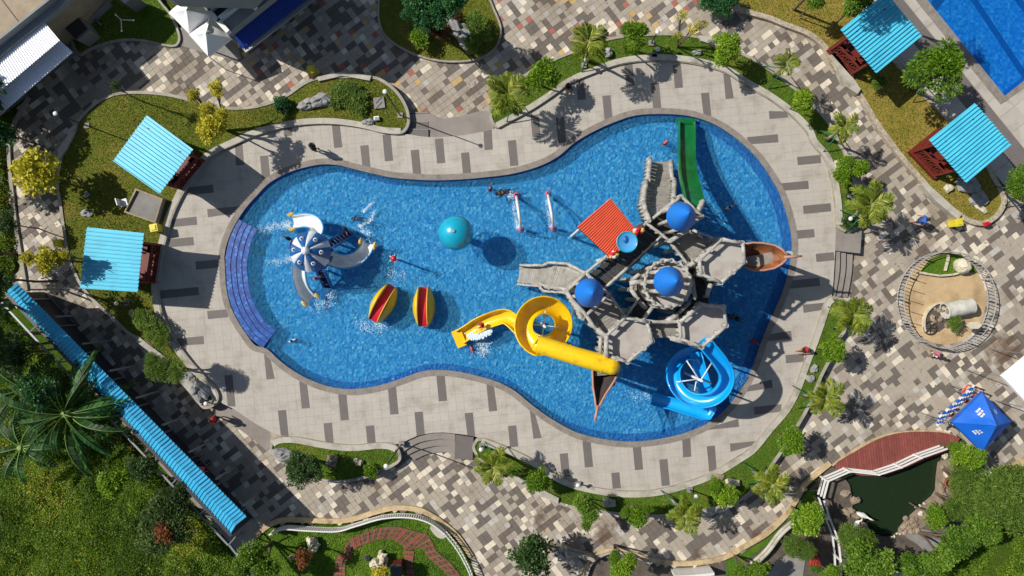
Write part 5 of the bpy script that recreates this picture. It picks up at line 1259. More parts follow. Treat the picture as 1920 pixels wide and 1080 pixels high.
ladder((618, 460), (659, 437), -.2, 2.0); ladder((601, 505), (617, 540), -.2, 2.0); ladder((561, 462), (545, 458), -.2, 1.9, 5)
for k in range(26):
    a = random.uniform(0, 6.28); r = random.uniform(.95, 1.2)
# ================================================================ vegetation
def leaves(cent, dirs, L, Wd, rng, droop=.25, fold=.0):
    """diamond shaped leaves: N x 3 centres and directions -> verts, quads"""
    N = len(cent); d = dirs / np.linalg.norm(dirs, axis=1, keepdims=True)
    r = rng.normal(size=(N, 3)); s = np.cross(d, r); s /= np.linalg.norm(s, axis=1, keepdims=True) + 1e-9
    # turn the blades roughly face-up
    up = np.array([0, 0, 1.0]); s2 = np.cross(d, up + .7 * r); s2 /= np.linalg.norm(s2, axis=1, keepdims=True) + 1e-9
    s = s2; L = L * rng.uniform(.7, 1.3, (N, 1)); Wd = Wd * rng.uniform(.7, 1.3, (N, 1))
    a = cent; m = cent + d * L * .5; t = cent + d * L + np.array([0, 0, -1.0]) * L * droop
    V = np.stack([a, m + s * Wd, t, m - s * Wd], 1).reshape(-1, 3)
    F = np.arange(4 * N).reshape(-1, 4); return V, F
def crown_mesh(name, seed, material, nclump=26, nleaf=90, leaf=.13, wid=.045, flat=.75, cr=.3, holes=.0, rosette=False):
    rng = np.random.default_rng(seed); VV = []; FF = []; TT = []; o = 0; n = 0
    pts = []
    for k in range(nclump * 6):
        if len(pts) >= nclump: break
        a = rng.uniform(0, 2 * PI); u = rng.uniform(-.25, 1); rr_ = math.sqrt(max(0, 1 - max(u, 0) ** 2)) * rng.uniform(.35 if u < .3 else .15, .80)
        lob = 1 + .16 * math.sin(3 * a + seed) + .1 * math.sin(5 * a + 2 * seed)
        p = np.array([rr_ * math.cos(a) * lob, rr_ * math.sin(a) * lob, (u * .75 if u > 0 else u * .5) * flat])
        if all(np.linalg.norm(p - q) > cr * .62 for q in pts): pts.append(p)
    for p in pts:
        c = cr * rng.uniform(.7, 1.25); N = int(nleaf * (c / cr) ** 2)
        v = rng.normal(size=(N, 3)); v /= np.linalg.norm(v, axis=1, keepdims=True)
        v[:, 2] = np.abs(v[:, 2]) * .9 - .15
        cen = p + v * c * (rng.uniform(.25, 1, (N, 1)) ** .6) * np.array([1, 1, .8]); d = v + rng.normal(size=(N, 3)) * (.25 if rosette else .6)
        V, F = leaves(cen, d, leaf, wid, rng); VV.append(V); FF.append(F + o); o += len(V)
        TT.append(np.clip(rng.normal(.5 + rng.uniform(-.14, .14), .16, N), 0, 1))
    return rawmesh(name, np.vstack(VV), np.vstack(FF), material, tint=np.concatenate(TT), parent=False)
CM = {}
def crowns(kind):
    if kind in CM: return CM[kind]
    sp = dict(green=('lf_green', 30, 95, .15, .05, .85, .30), mid=('lf_mid', 28, 90, .16, .05, .85, .32), yellow=('lf_yellow', 26, 62, .17, .06, .8, .3), dark=('lf_dark', 34, 90, .12, .045, .8, .3),
              sea=('lf_blue', 34, 90, .15, .045, .8, .3), shrub=('lf_shrub', 60, 60, .085, .035, .55, .2), brown=('lf_brown', 16, 70, .14, .05, .8, .3), maroon=('lf_maroon', 18, 70, .13, .05, .5, .3),
              willow=('lf_willow', 30, 120, .24, .022, .6, .34), big=('lf_green', 40, 110, .12, .028, .7, .24), low=('lf_willow', 30, 70, .13, .04, .3, .26), bush=('lf_green', 20, 80, .2, .06, .7, .36), sparse=('lf_yellow', 9, 45, .17, .05, .5, .24), grey=('lf_dark', 8, 50, .2, .05, .5, .26))[kind]
    CM[kind] = [crown_mesh('foliage', 11 * len(CM) + k + 3, M[sp[0]], sp[1], sp[2], sp[3], sp[4], sp[5], sp[6], rosette=(kind == 'big')) for k in range(3)]
    return CM[kind]
TRUNKS = []
def trunk_mesh(seed, m):
    rr = random.Random(seed); mb = MB(); mb.tube([(0, 0, 0), (rr.uniform(-.04, .04), rr.uniform(-.04, .04), .35), (rr.uniform(-.06, .06), rr.uniform(-.06, .06), .7), (0, 0, 1)], [.07, .055, .045, .035], 7, wob=.1)
    for k in range(5):
        a = 2 * PI * k / 5 + rr.uniform(-.4, .4); z = rr.uniform(.5, .85); mb.tube([(0, 0, z), (.14 * math.cos(a), .14 * math.sin(a), z + .2), (.34 * math.cos(a), .34 * math.sin(a), z + .38)], [.035, .025, .012], 5, wob=.1)
    me = bpy.data.meshes.new('trunk'); me.from_pydata(mb.v, [], mb.f); me.materials.append(m); me.update(); return me
TRUNKS = [trunk_mesh(k, M['bark']) for k in range(3)]; TRP = [trunk_mesh(k + 9, M['palebark']) for k in range(2)]
tcount = [0]
def tree(px, py, rp, h, kind, label, group=None, zb=0.05, name=None, cat='tree', blobs=None, lean=None, stakes=False, sqz=1.0):
    tcount[0] += 1; k = tcount[0]
    c = P(px, py, h); R = rp * S * (1 - h / H); base = Vector((c.x, c.y, zb))
    if lean: q = P(lean[0], lean[1], zb); base = Vector((q.x, q.y, zb))
    t = thing(name or ('bush' if cat == 'bush' else kind + '_tree' if kind in ('yellow', 'willow') else 'garden_tree'), label, cat, base, group)
    me = crowns(kind)
    for bx, by, br in (blobs or [(px, py, rp)]):
        cc = P(bx, by, h); r2 = br * S * (1 - h / H); o = bpy.data.objects.new('foliage' if cat == 'bush' else 'crown', me[(k + int(bx)) % 3]); COL.objects.link(o); o.parent = t
        sz = r2 if cat == 'bush' else r2
        o.location = (cc.x - base.x, cc.y - base.y, h - zb - .25 * r2); o.scale = (r2, r2 * random.uniform(.9, 1.05), r2 * sqz * random.uniform(.9, 1.1)); o.rotation_euler = (0, 0, random.uniform(0, 6.28))
        if cat == 'tree':
            g = h - zb; o2 = bpy.data.objects.new('trunk', random.choice(TRUNKS)); COL.objects.link(o2); o2.parent = t
            v = Vector((cc.x - base.x, cc.y - base.y, g - .1 * r2)); o2.rotation_euler = v.to_track_quat('Z', 'Y').to_euler(); o2.scale = (max(.6, R), max(.6, R), v.length)
    if stakes:
        for a in (0.5, 2.6, 4.7):
            mb = MB(); mb.tube([(base.x + .7 * math.cos(a), base.y + .7 * math.sin(a), zb), (base.x + .06 * math.cos(a), base.y + .06 * math.sin(a), zb + 1.3)], .03, 5); mb.build('stake', M['stake'], t)
    return t
def bush(px, py, rp, h, kind, label, name='bush', zb=.1, cat='bush', sqz=1.0, blobs=None): return tree(px, py, rp, h, kind, label, zb=zb, cat='bush', name=name, sqz=sqz, blobs=blobs)
# --- yellow leaved trees on the left
tree(62, 326, 45, 2.6, 'yellow', 'round yellow leaved tree beside the shaded path at the far left, the upper of two', zb=-.3)
tree(85, 487, 30, 4.2, 'yellow', 'smaller yellow leaved tree with a side tuft, left of the lower left blue shelter', zb=-.2, blobs=[(90, 487, 31), (50, 484, 14), (120, 478, 12)])
tree(396, 235, 34, 3.2, 'yellow', 'tall yellow tree with several tufts beside the upper left blue shelter', zb=.1, lean=(425, 245), blobs=[(395, 238, 33), (362, 178, 15), (404, 164, 17), (416, 214, 16), (388, 205, 16)])
# --- clipped green trees round the pool
tree(1192, 66, 27, 2.3, 'green', 'round bright green tree at the top of the upper planting strip', blobs=[(1194, 62, 26), (1178, 52, 14), (1186, 90, 15)])
tree(1368, 88, 29, 2.4, 'green', 'round bright green tree at the top right bend of the planting strip', blobs=[(1369, 84, 28), (1358, 104, 20)])
tree(1021, 140, 33, 2.2, 'green', 'broad bright green tree above the left end of the upper planting strip')
tree(1507, 187, 24, 2.0, 'green', 'small round green tree on the planting strip near the rubble stone edging')
tree(1592, 320, 27, 1.9, 'green', 'green double-headed tree above the palm near the right steps', blobs=[(1582, 326, 22), (1611, 315, 21), (1590, 305, 15)])
tree(1563, 658, 26, 2.2, 'bush', 'bright green ball-shaped tree right of the pool, below the right steps', sqz=.9)
tree(1486, 829, 28, 2.0, 'green', 'bright green tree on the lower planting strip left of the timber deck')
tree(1357, 926, 27, 1.9, 'green', 'green tree over the curved seat wall at the bottom of the planting strip', blobs=[(1362, 930, 25), (1342, 912, 16)])
tree(1196, 969, 23, 2.0, 'green', 'small green tree leaning over the bottom kerb, right of the stained paving', blobs=[(1196, 970, 22), (1213, 954, 12), (1172, 962, 11)])
tree(1098, 952, 26, 2.2, 'mid', 'light green tree with a drooping tuft over the stained paving', blobs=[(1093, 944, 22), (1106, 968, 18), (1100, 985, 11)])
tree(1006, 905, 24, 1.8, 'green', 'dense green tree at the left part of the lower planting strip')
tree(1517, 976, 34, 2.0, 'green', 'large green tree beside the left pond fence', zb=-.4)
tree(1166, 1058, 26, 2.4, 'green', 'dark and bright green tree at the bottom edge in front of the shaded stone wall', zb=-.4, blobs=[(1168, 1066, 24), (1153, 1044, 13), (1182, 1050, 14)])
tree(1403, 1073, 32, 2.0, 'green', 'low spreading green tree at the bottom edge beside the grass strip', zb=-.4, blobs=[(1390, 1078, 22), (1420, 1072, 22)])
tree(1300, 45, 20, 2.6, 'sparse', 'thin yellow green tree with a pale bent trunk at the top', lean=(1270, 88), blobs=[(1278, 28, 15), (1300, 52, 17), (1318, 45, 13), (1272, 65, 11)])
tree(1765, 130, 58, 3.6, 'big', 'big leafy tree in rosettes between the two right hand blue shelters', zb=-.2, lean=(1712, 168), stakes=True)
tree(1918, 347, 30, 3.0, 'mid', 'green tree cut by the right edge beside the middle right shelter', zb=-.2, lean=(1885, 362), stakes=True, blobs=[(1912, 340, 26), (1925, 355, 24), (1908, 362, 14)])
tree(800, 18, 48, 3.8, 'sea', 'dark blue-green tree at the top of the oval lawn', zb=-.2, lean=(805, 55), stakes=True, blobs=[(790, 5, 40), (815, 25, 30), (845, 5, 26), (770, 22, 20), (800, 40, 20)])
tree(1530, 2, 18, 2.0, 'mid', 'small green tree at the top edge above the dry lawn', zb=-.1); tree(1611, 8, 28, 2.8, 'mid', 'dark green tree at the top edge left of the upper right shelter', zb=-.1, blobs=[(1596, 14, 20), (1620, 0, 24)])
tree(1600, -92, 48, 6.6, 'dark', 'tall tree beyond the top edge whose shadow falls on the upper right shelter', zb=-.2)
tree(1745, -70, 40, 6.0, 'dark', 'tall tree beyond the top edge that shades the terrace by the lap pool', zb=-.2)
tree(210, 160, 18, 3.0, 'grey', 'sparse grey green young tree over the shaded path at the upper left', zb=.1, lean=(262, 188))
tree(565, 880, 35, 2.2, 'dark', 'rounded dark green tree at the left end of the bean-shaped island', zb=.1, blobs=[(565, 884, 33), (552, 872, 20), (582, 870, 22)])
tree(998, 1046, 46, 2.4, 'dark', 'big dark round tree at the bottom edge in the middle', zb=-.4)
tree(480, 1050, 42, 2.2, 'mid', 'green tree at the end of the long blue walkway roof', zb=-.5, blobs=[(468, 1040, 30), (495, 1068, 30), (450, 1065, 22)])
tree(568, 1047, 22, 1.8, 'brown', 'russet orange leaved shrub tree in the shaded corner of the brick path garden', zb=-.4)
tree(712, 1078, 20, 1.6, 'yellow', 'yellow green round shrub at the bottom edge of the brick path garden', zb=-.4)
tree(308, 692, 34, 2.6, 'willow', 'feathery light green tree over the lower tip of the left lawn', zb=.1, lean=(345, 690), blobs=[(300, 690, 26), (325, 700, 22), (285, 676, 14)])
# --- around the pond
for a in ((1816, 850, 30, 2.2, 'green', 'yellow green tree directly below the blue tent', [(1806, 850, 24), (1830, 858, 24), (1790, 838, 12)]),
          (1818, 900, 34, 1.9, 'willow', 'feathery green tree below the blue tent beside the tan rocks', [(1815, 890, 30), (1838, 912, 24), (1800, 912, 22)]),
          (1885, 935, 52, 2.6, 'willow', 'largest feathery green tree at the right edge below the sandstone wall', [(1880, 920, 44), (1900, 955, 42), (1862, 945, 34)]),
          (1806, 950, 32, 1.9, 'willow', 'mid green feathery tree behind the clay pot by the pond', [(1812, 945, 28), (1790, 958, 22)]),
          (1756, 970, 25, 2.0, 'green', 'bright green rounded tree on the right bank of the pond', None),
          (1846, 993, 38, 2.3, 'mid', 'green tree between the rear path and the meadow', [(1838, 985, 30), (1860, 1002, 26)]),
          (1785, 1035, 42, 2.5, 'mid', 'dark green tree beside the dark apron behind the pond', [(1795, 1022, 34), (1770, 1045, 30), (1815, 1010, 24)]),
          (1722, 1078, 40, 2.4, 'mid', 'green tree at the bottom edge right of the low white rail', [(1715, 1075, 34), (1745, 1060, 28)]),
          (1608, 1012, 30, 1.9, 'willow', 'feathery tree at the lower left bank of the pond', [(1595, 1005, 24), (1622, 1015, 22)]),
          (1630, 1060, 48, 2.5, 'mid', 'large yellow green tree below the pond', [(1618, 1050, 36), (1648, 1062, 34), (1625, 1085, 34)]),
          (1500, 1030, 26, 1.9, 'willow', 'light feathery shrub tree left of the little red roof', [(1488, 1025, 20), (1512, 1035, 18)]),
          (1560, 1078, 20, 1.8, 'green', 'small green tree at the bottom edge beside the white pond fence', None),
          (1905, 900, 30, 2.0, 'willow', 'pale feathery tree in the lower right corner beneath the rough wall', None)):
    tree(a[0], a[1], a[2], a[3], a[4], a[5], zb=-.5, blobs=a[6])
# --- lower left wild trees and shade trees beyond the left edge
tree(297, 985, 62, 2.6, 'shrub', 'large grey green round shrub tree with russet spots left of the walkway roof', zb=-.6, blobs=[(300, 965, 50), (285, 1000, 48), (322, 985, 44), (300, 1010, 40)])
bush(305, 1000, 26, 2.9, 'brown', 'patch of russet leaves on top of the large grey green shrub', zb=1.2, name='russet_shoots')
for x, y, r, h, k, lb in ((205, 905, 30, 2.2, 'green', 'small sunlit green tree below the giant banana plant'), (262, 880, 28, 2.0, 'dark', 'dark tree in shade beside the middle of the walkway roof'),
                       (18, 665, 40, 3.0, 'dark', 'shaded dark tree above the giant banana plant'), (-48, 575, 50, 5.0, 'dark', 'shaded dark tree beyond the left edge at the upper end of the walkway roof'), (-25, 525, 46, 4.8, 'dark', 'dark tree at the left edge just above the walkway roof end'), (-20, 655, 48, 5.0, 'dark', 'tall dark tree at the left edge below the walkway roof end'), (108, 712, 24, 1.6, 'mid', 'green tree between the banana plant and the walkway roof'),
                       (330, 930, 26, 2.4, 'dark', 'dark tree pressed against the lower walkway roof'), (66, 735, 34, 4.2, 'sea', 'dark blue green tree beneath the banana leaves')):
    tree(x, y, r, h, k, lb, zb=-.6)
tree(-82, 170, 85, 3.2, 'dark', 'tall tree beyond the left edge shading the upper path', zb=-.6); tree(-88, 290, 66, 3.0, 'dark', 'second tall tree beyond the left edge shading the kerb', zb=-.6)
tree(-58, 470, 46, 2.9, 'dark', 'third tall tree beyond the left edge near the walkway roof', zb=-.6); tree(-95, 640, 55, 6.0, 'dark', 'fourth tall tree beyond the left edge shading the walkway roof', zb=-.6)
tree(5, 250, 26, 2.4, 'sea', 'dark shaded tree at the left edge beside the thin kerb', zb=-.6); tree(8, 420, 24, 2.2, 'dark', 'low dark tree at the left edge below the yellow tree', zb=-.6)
# --- bushes
bush(650, 182, 38, .55, 'low', 'spreading light green bush between the grey rocks and the drain cover', sqz=.8, blobs=[(640, 176, 30), (668, 188, 26), (655, 168, 22)])
bush(530, 195, 20, .5, 'sea', 'small dark green rounded bush with a pale stone, left end of the upper bed')
bush(1345, 6, 30, .7, 'sea', 'dark clipped hedge clump at the top edge', zb=-.3, blobs=[(1330, 0, 22), (1355, 8, 24), (1372, -2, 18)])
bush(277, 617, 34, .8, 'low', 'glossy leaved bush below the lower left blue shelter', blobs=[(268, 602, 24), (290, 620, 24), (300, 640, 17), (258, 592, 16)])
bush(785, 66, 20, .6, 'bush', 'round green bush under the dark tree on the oval lawn', zb=-.2); bush(890, 60, 30, .6, 'low', 'yellow green bush behind the striped rock on the oval lawn', zb=-.2, blobs=[(892, 40, 24), (885, 75, 22), (905, 60, 20)])
bush(818, 52, 26, .35, 'maroon', 'dark red low bush left of the striped rock', zb=-.2, blobs=[(808, 50, 20), (835, 60, 20)]); bush(852, 24, 20, .35, 'maroon', 'dark red low bush above the striped rock', zb=-.2)
bush(1650, 152, 16, .5, 'low', 'low green bush in the shade of the upper right shelter', zb=-.1); bush(1595, 415, 16, .5, 'dark', 'dark bush at the palm foot near the right landing')
bush(694, 884, 15, .5, 'bush', 'small bush on the right of the bean-shaped island'); bush(1000, 1070, 10, .6, 'yellow', 'tiny yellow bush in front of the big dark round tree', zb=2.6) if False else None
bush(1792, 606, 17, .5, 'low', 'green plant beside the white tunnel in the sand play area', zb=-.4); bush(1530, 1065, 14, .5, 'low', 'low bush below the little red roof', zb=-.5)
# --- palms
def frond_mesh(seed, n=20, L=1.0, w=.40, m='lf_palm', droop=.42, lw=.034):
    rng = np.random.default_rng(seed); V = []; F = []; T = []
    def sp(t): return np.array([t * L, 0, .28 * L * math.sin(t * PI * .6) - droop * t ** 2 * L])
    K = 8
    for k in range(K + 1):
        t = k / K; p = sp(t); ww = .012 * (1 - .7 * t); V += [p + [0, ww, 0], p + [0, -ww, 0]]
    for k in range(K): F.append((2 * k, 2 * k + 1, 2 * k + 3, 2 * k + 2)); T.append(.95)
    for k in range(n):
        t = .12 + .88 * k / n; p = sp(t); ln = w * math.sin(PI * (.12 + .85 * t)) ** .7
        for s in (-1, 1):
            a = math.radians(rng.uniform(42, 62)); d = np.array([math.cos(a), s * math.sin(a), rng.uniform(-.35, .05)]); q = p + d * ln; mid = p + d * ln * .45; e = np.array([math.sin(a), -s * math.cos(a), 0]) * lw
            i = len(V); V += [p, mid + e, q + np.array([0, 0, -.06 * L]), mid - e]; F.append((i, i + 1, i + 2, i + 3)); T.append(float(np.clip(rng.normal(.5, .2), 0, 1)))
    return rawmesh('frond', np.array(V), np.array(F), M[m], tint=T, parent=False)
FR = [frond_mesh(k) for k in range(4)]
def palm(px, py, rp, h, base, label, nf=13, ex=None, stakes=True):
    c = P(px, py, h); b = P(base[0], base[1], .06); t = thing('palm_tree', label, 'palm tree', b, 'young palms round the pool')
    mb = MB(); mid = b.lerp(c, .5) + Vector((.08, .05, 0)); mb.tube([b, b.lerp(mid, .5), mid, c - Vector((0, 0, .15))], [.12, .09, .08, .07], 8, wob=.12); mb.build('trunk', M['palebark'], t)
    R = rp * S * (1 - h / H) * 1.15; nf = int(nf * 1.35)
    for k in range(nf):
        o = bpy.data.objects.new('frond', FR[k % 4]); COL.objects.link(o); o.parent = t; o.location = c - b
        tier = k % 3; o.scale = (R * random.uniform(.85, 1.2),) * 3; o.rotation_euler = (random.uniform(-.3, .3), [.1, -.25, -.6][tier] + random.uniform(-.1, .1), 2 * PI * k / nf * 1.0 + random.uniform(-.25, .25))
    if stakes:
        for a in (0.3, 2.4, 4.4): mb = MB(); mb.tube([(b.x + .8 * math.cos(a), b.y + .8 * math.sin(a), .05), (b.x + .08 * math.cos(a), b.y + .08 * math.sin(a), 1.3)], .03, 5); mb.build('stake', M['stake'], t)
for a in ((1102, 80, 31, 3.4, (1098, 113), 'young palm at the top between the oval lawn and the white-edged strip', 13), (952, 176, 34, 2.9, (958, 206), 'palm at the left tip of the upper planting strip', 14),
          (1474, 118, 22, 3.0, (1450, 142), 'thin palm with few fronds left of the rubble stone edging', 7), (1583, 238, 24, 2.6, (1550, 262), 'palm leaning right over the paving near the double-headed green tree', 9),
          (1632, 384, 36, 3.0, (1592, 411), 'largest palm beside the right landing', 14), (1600, 590, 30, 2.6, (1570, 592), 'palm just below the right hand steps', 14),
          (1547, 746, 30, 2.8, (1506, 741), 'palm leaning over the paving right of the blue spiral slide', 11), (1446, 910, 30, 2.7, (1412, 884), 'palm at the lower right bend of the planting strip', 12),
          (1283, 966, 28, 2.4, (1258, 936), 'palm with dry fronds at the bottom of the planting strip', 10), (925, 874, 28, 2.4, (928, 845), 'palm at the left tip of the lower planting strip', 13)):
    palm(a[0], a[1], a[2], a[3], a[4], a[5], a[6])
# --- giant banana plant
def banana_leaf(seed):
    rng = np.random.default_rng(seed); V = []; F = []; T = []; K = 12
    def sp(t): return np.array([t, 0, .35 * math.sin(t * PI * .62) - .30 * t ** 2])
    for k in range(K):
        t0, t1 = .12 + .88 * k / K, .12 + .88 * (k + .86) / K
        for s in (-1, 1):
            w0 = .15 * math.sin(PI * min(1, (t0 - .08) / .95)) ** .6; w1 = .15 * math.sin(PI * min(.995, (t1 - .08) / .95)) ** .6; i = len(V); dz = rng.uniform(-.07, -.03)
            V += [sp(t0), sp(t0) + [.04, s * w0, dz], sp(t1) + [.04, s * w1, dz + rng.uniform(-.02, .02)], sp(t1)]; F.append((i, i + 1, i + 2, i + 3)); T.append(float(np.clip(rng.normal(.5, .25), 0, 1)))
    return rawmesh('leaf', np.array(V), np.array(F), M['lf_banana'], tint=T, parent=False)
BL = [banana_leaf(k) for k in range(3)]
mb = MB(); mb.tube([(t, 0, .35 * math.sin(t * PI * .62) - .30 * t ** 2 + .012) for t in np.linspace(0, .97, 9)], [.014 * (1 - .7 * k / 8) for k in range(9)], 5)
rib_me = bpy.data.meshes.new('midrib'); rib_me.from_pydata(mb.v, [], mb.f); rib_me.materials.append(M['midrib']); rib_me.update()
b = P(118, 778, 2.8); t = thing('banana_plant', 'giant banana plant with long arching leaves beside the walkway roof', 'plant', (b.x * .98, b.y * .98, -.6))
mb = MB(); mb.tube([(b.x * .98, b.y * .98, -.6), (b.x, b.y, 2.8)], [.28, .16], 10); mb.build('stem', M['midrib'], t)
random.seed(5)
for k in range(46):
    o = bpy.data.objects.new('leaf', BL[k % 3]); COL.objects.link(o); o.parent = t; o.location = (b.x * .02, b.y * .02, 3.3 - .45 * (k % 3)); s_ = random.uniform(2.0, 3.6)
    o.scale = (s_, s_ * .42, s_); o.rotation_euler = (random.uniform(-.3, .3), random.uniform(-.35, .3), 2.399 * k)
    r = bpy.data.objects.new('midrib', rib_me); COL.objects.link(r); r.parent = o
for x, y, n_, sc_, lb in ((35, 840, 9, 2.0, 'smaller banana plant at the left edge below the giant one'), (40, 730, 8, 2.2, 'smaller banana plant at the left edge above the giant one')):
    b = P(x, y, 2.0); t = thing('banana_plant', lb, 'plant', (b.x, b.y, -.6)); mb = MB(); mb.tube([(b.x, b.y, -.6), (b.x, b.y, 2)], [.2, .12], 8); mb.build('stem', M['midrib'], t)
    for k in range(n_):
        o = bpy.data.objects.new('leaf', BL[k % 3]); COL.objects.link(o); o.parent = t; o.location = (0, 0, 2.4); o.scale = (sc_,) * 3; o.rotation_euler = (random.uniform(-.3, .3), random.uniform(-.3, .3), 2.399 * k)
        r = bpy.data.objects.new('midrib', rib_me); COL.objects.link(r); r.parent = o
# --- grass blades and undergrowth
def in_w(pts, z, x, y): return inpoly(x, y, W(pts, z))
def scatter(poly, n, rng):
    xs = [p[0] for p in poly]; ys = [p[1] for p in poly]; x = rng.uniform(min(xs), max(xs), n); y = rng.uniform(min(ys), max(ys), n); k = inpoly(x, y, poly); return x[k], y[k]
def vnoise(x, y, s, seed=0):
    r = np.random.default_rng(seed); v = np.zeros_like(x)
    for k in range(7):
        a = r.uniform(0, 6.28); f = s * r.uniform(.6, 1.9); v += np.sin((x * math.cos(a) + y * math.sin(a)) * f + r.uniform(0, 6.28)) / 7
    return v * 1.6
def grass(name, polys, dens, size, m, label, tbias=0, hgt=None):
    rng = np.random.default_rng(len(name) + int(dens)); VV = []; FF = []; TT = []; o = 0
    for poly, z in polys:
        xs = [p[0] for p in poly]; ys = [p[1] for p in poly]; A = (max(xs) - min(xs)) * (max(ys) - min(ys)); x, y = scatter(poly, int(A * dens), rng); N = len(x)
        if not N: continue
        zz = np.full(N, z) + (hgt(x, y) if hgt else 0); cen = np.stack([x, y, zz], 1); d = rng.normal(size=(N, 3)); d[:, 2] = np.abs(d[:, 2]) * .8 + .25
        V, F = leaves(cen, d, size, size * .22, rng, .3); VV.append(V); FF.append(F + o); o += len(V)
        TT.append(np.clip(.5 + .38 * vnoise(x, y, 1.1, 3) + .18 * vnoise(x, y, 5, 4) + rng.normal(0, .15, N) + tbias, 0, 1))
    ob = rawmesh(name, np.vstack(VV), np.vstack(FF), M[m], tint=np.concatenate(TT), kind='stuff'); ob['label'] = label; ob['category'] = 'grass'; return ob
grass('grass', [(innL, .1), (innTR, .06), (innI, .06), (innBR, .06)], 420, .085, 'lf_grass', 'short mown grass of the beds round the pool')
grass('grass', [(innO, -.34), (innTL, -.38), (innGR, -.26)], 330, .085, 'lf_grass', 'short yellowing grass of the outer lawns at the top', .15)
g1_ = [tuple(P(x, y, -.4)[:2]) for x, y in [(480,1010),(505,992),(567,986),(667,983),(742,963),(780,966),(830,994),(880,1052),(900,1100),(540,1100)]]
gm = [tuple(P(x, y, -.5)[:2]) for x, y in [(1690,1130),(1700,1080),(1760,1050),(1830,1010),(1870,985),(1940,930),(1940,1110)]]
grass('grass', [(g1_, -.42)], 260, .1, 'lf_wild', 'green grass of the brick path garden at the bottom')
wild = [tuple(P(x, y, -.6)[:2]) for x, y in [(-45,150),(20,170),(8,270),(14,345),(20,420),(34,500),(6,552),(-8,575),(120,705),(430,1030),(520,1120),(-45,1120)]]
def hill(x, y): return .3 + .3 * vnoise(x, y, 1.5, 9) + .1 * vnoise(x, y, 4, 10)
grass('undergrowth', [(wild, -.35), (gm, -.6)], 560, .135, 'lf_wild', 'wild leafy undergrowth behind the walkway roof and in the far corner', 0, hill)
tri_w = [tuple(P(x, y, -.5)[:2]) for x, y in [(1765,900),(1850,880),(1930,900),(1930,1000),(1850,1040),(1780,1060),(1700,1080),(1660,1085),(1690,1040),(1740,990)]]
# ================================================================ rocks, lamps, bins and other small things
def rock(px, py, r, label, m='rock', sq=(1, .7, .5), rz=0.0, z=.1, seed=0, n=14, nz=.3, cat='rock', name='rock'):
    mb = MB(); c = P(px, py, z + r * sq[2] * .5); mb.ball((0, 0, 0), r, n, 0, sq, rz, nz, seed); o = mb.build(name, M[m]); o.location = c; return tag(o, label, cat)
rock(603, 188, .52, 'large pale grey rock beside the spreading bush, right one of the pair', sq=(1.1, .8, .6), seed=1)
rock(577, 196, .45, 'flatter grey rock, left one of the pair in the upper bed', sq=(1.2, .7, .5), seed=2)
rock(526, 203, .2, 'small pale round stone against the dark bush', 'palerock', seed=3, sq=(1, 1, .8))
rock(690, 229, .3, 'small grey rock near the inner wall of the upper bed', seed=4)
rock(863, 62, .7, 'tall striped grey and white rock standing on the oval lawn', sq=(.7, 1.3, .8), rz=.6, z=-.25, seed=5, n=18, nz=.4)
rock(1141, 99, .26, 'pale grey rounded stone beside the upper palm', seed=6, sq=(1, .9, .8)); rock(1307, 98, .25, 'grey stone under the thin yellow green tree', seed=7)
rock(374, 732, .62, 'long grey and white rock at the lower tip of the left lawn', sq=(.55, 1.3, .6), rz=.6, seed=8, n=18, nz=.4); rock(352, 705, .35, 'dark grey rock above the long rock at the lawn tip', seed=9)
rock(530, 852, .5, 'pale grey rock at the left end of the bean-shaped island', sq=(1.2, .7, .6), seed=10, n=16); rock(672, 866, .24, 'small tan stone on the bean-shaped island', 'palerock', seed=11, sq=(1, .9, .8))
rock(1142, 942, .36, 'grey boulder on the lower planting strip between two green trees', seed=12, sq=(1, .8, .7)); rock(1373, 905, .33, 'smooth pale boulder on the lower planting strip below the deck wall', 'palerock', seed=13, sq=(1.1, .8, .7)); rock(1345, 895, .3, 'flat pinkish stone beside the smooth boulder', 'rock_tan', seed=14, sq=(1.2, .8, .3))
rock(1527, 691, .22, 'small mossy round stone, upper of two below the ball-shaped tree', seed=15, sq=(1, 1, .5)); rock(1519, 710, .24, 'small mossy round stone, lower of two below the ball-shaped tree', seed=16, sq=(1, 1, .5))
rock(1570, 309, .22, 'pale oval stone left of the double-headed tree', 'palerock', seed=17, sq=(.8, 1.1, .6)); rock(1779, 353, .24, 'round brown stone near the middle right shelter', 'palerock', seed=18, sq=(1, 1.1, .6), z=-.2)
rock(1815, 345, .62, 'large flat grey slab rock beside the middle right shelter', sq=(1.3, .75, .35), rz=-.3, z=-.2, seed=19, n=16); rock(1835, 372, .55, 'second flat grey slab rock below the larger one', sq=(1.0, .8, .3), rz=-.6, z=-.2, seed=20, n=16); rock(1838, 388, .35, 'pale triangular slab rock with a green stake', 'palerock', sq=(1.2, .6, .25), rz=-.8, z=-.2, seed=21)
rock(1008, 183, .2, 'small white stone under the leaf tree on the strip', 'palerock', seed=22) if False else None
rock(1034, 174, .16, 'small white stone below the broad green tree', 'palerock', seed=22); rock(1063, 947, .08, 'tiny pale stone on the lower strip', 'palerock', seed=23)
rock(163, 365, .18, 'small pale stone in the shade of the left lawn, upper one', seed=24); rock(162, 400, .3, 'grey flat stone in the shade of the left lawn, lower one', seed=25, sq=(1, .8, .3))
rock(247, 587, .2, 'pale round stone left of the glossy leaved bush', 'palerock', seed=26, sq=(.8, 1, .8))
rock(587, 1021, .36, 'white flowering ball shaped clump in the brick path garden', 'palerock', seed=27, sq=(1, 1, 1), z=-.3, nz=.5, n=18, cat='boulder'); rock(712, 1052, .42, 'pinkish white dried shrub ball beside a black stone', 'palerock', seed=28, sq=(.9, 1.1, .9), z=-.3, nz=.6, n=18, cat='boulder')
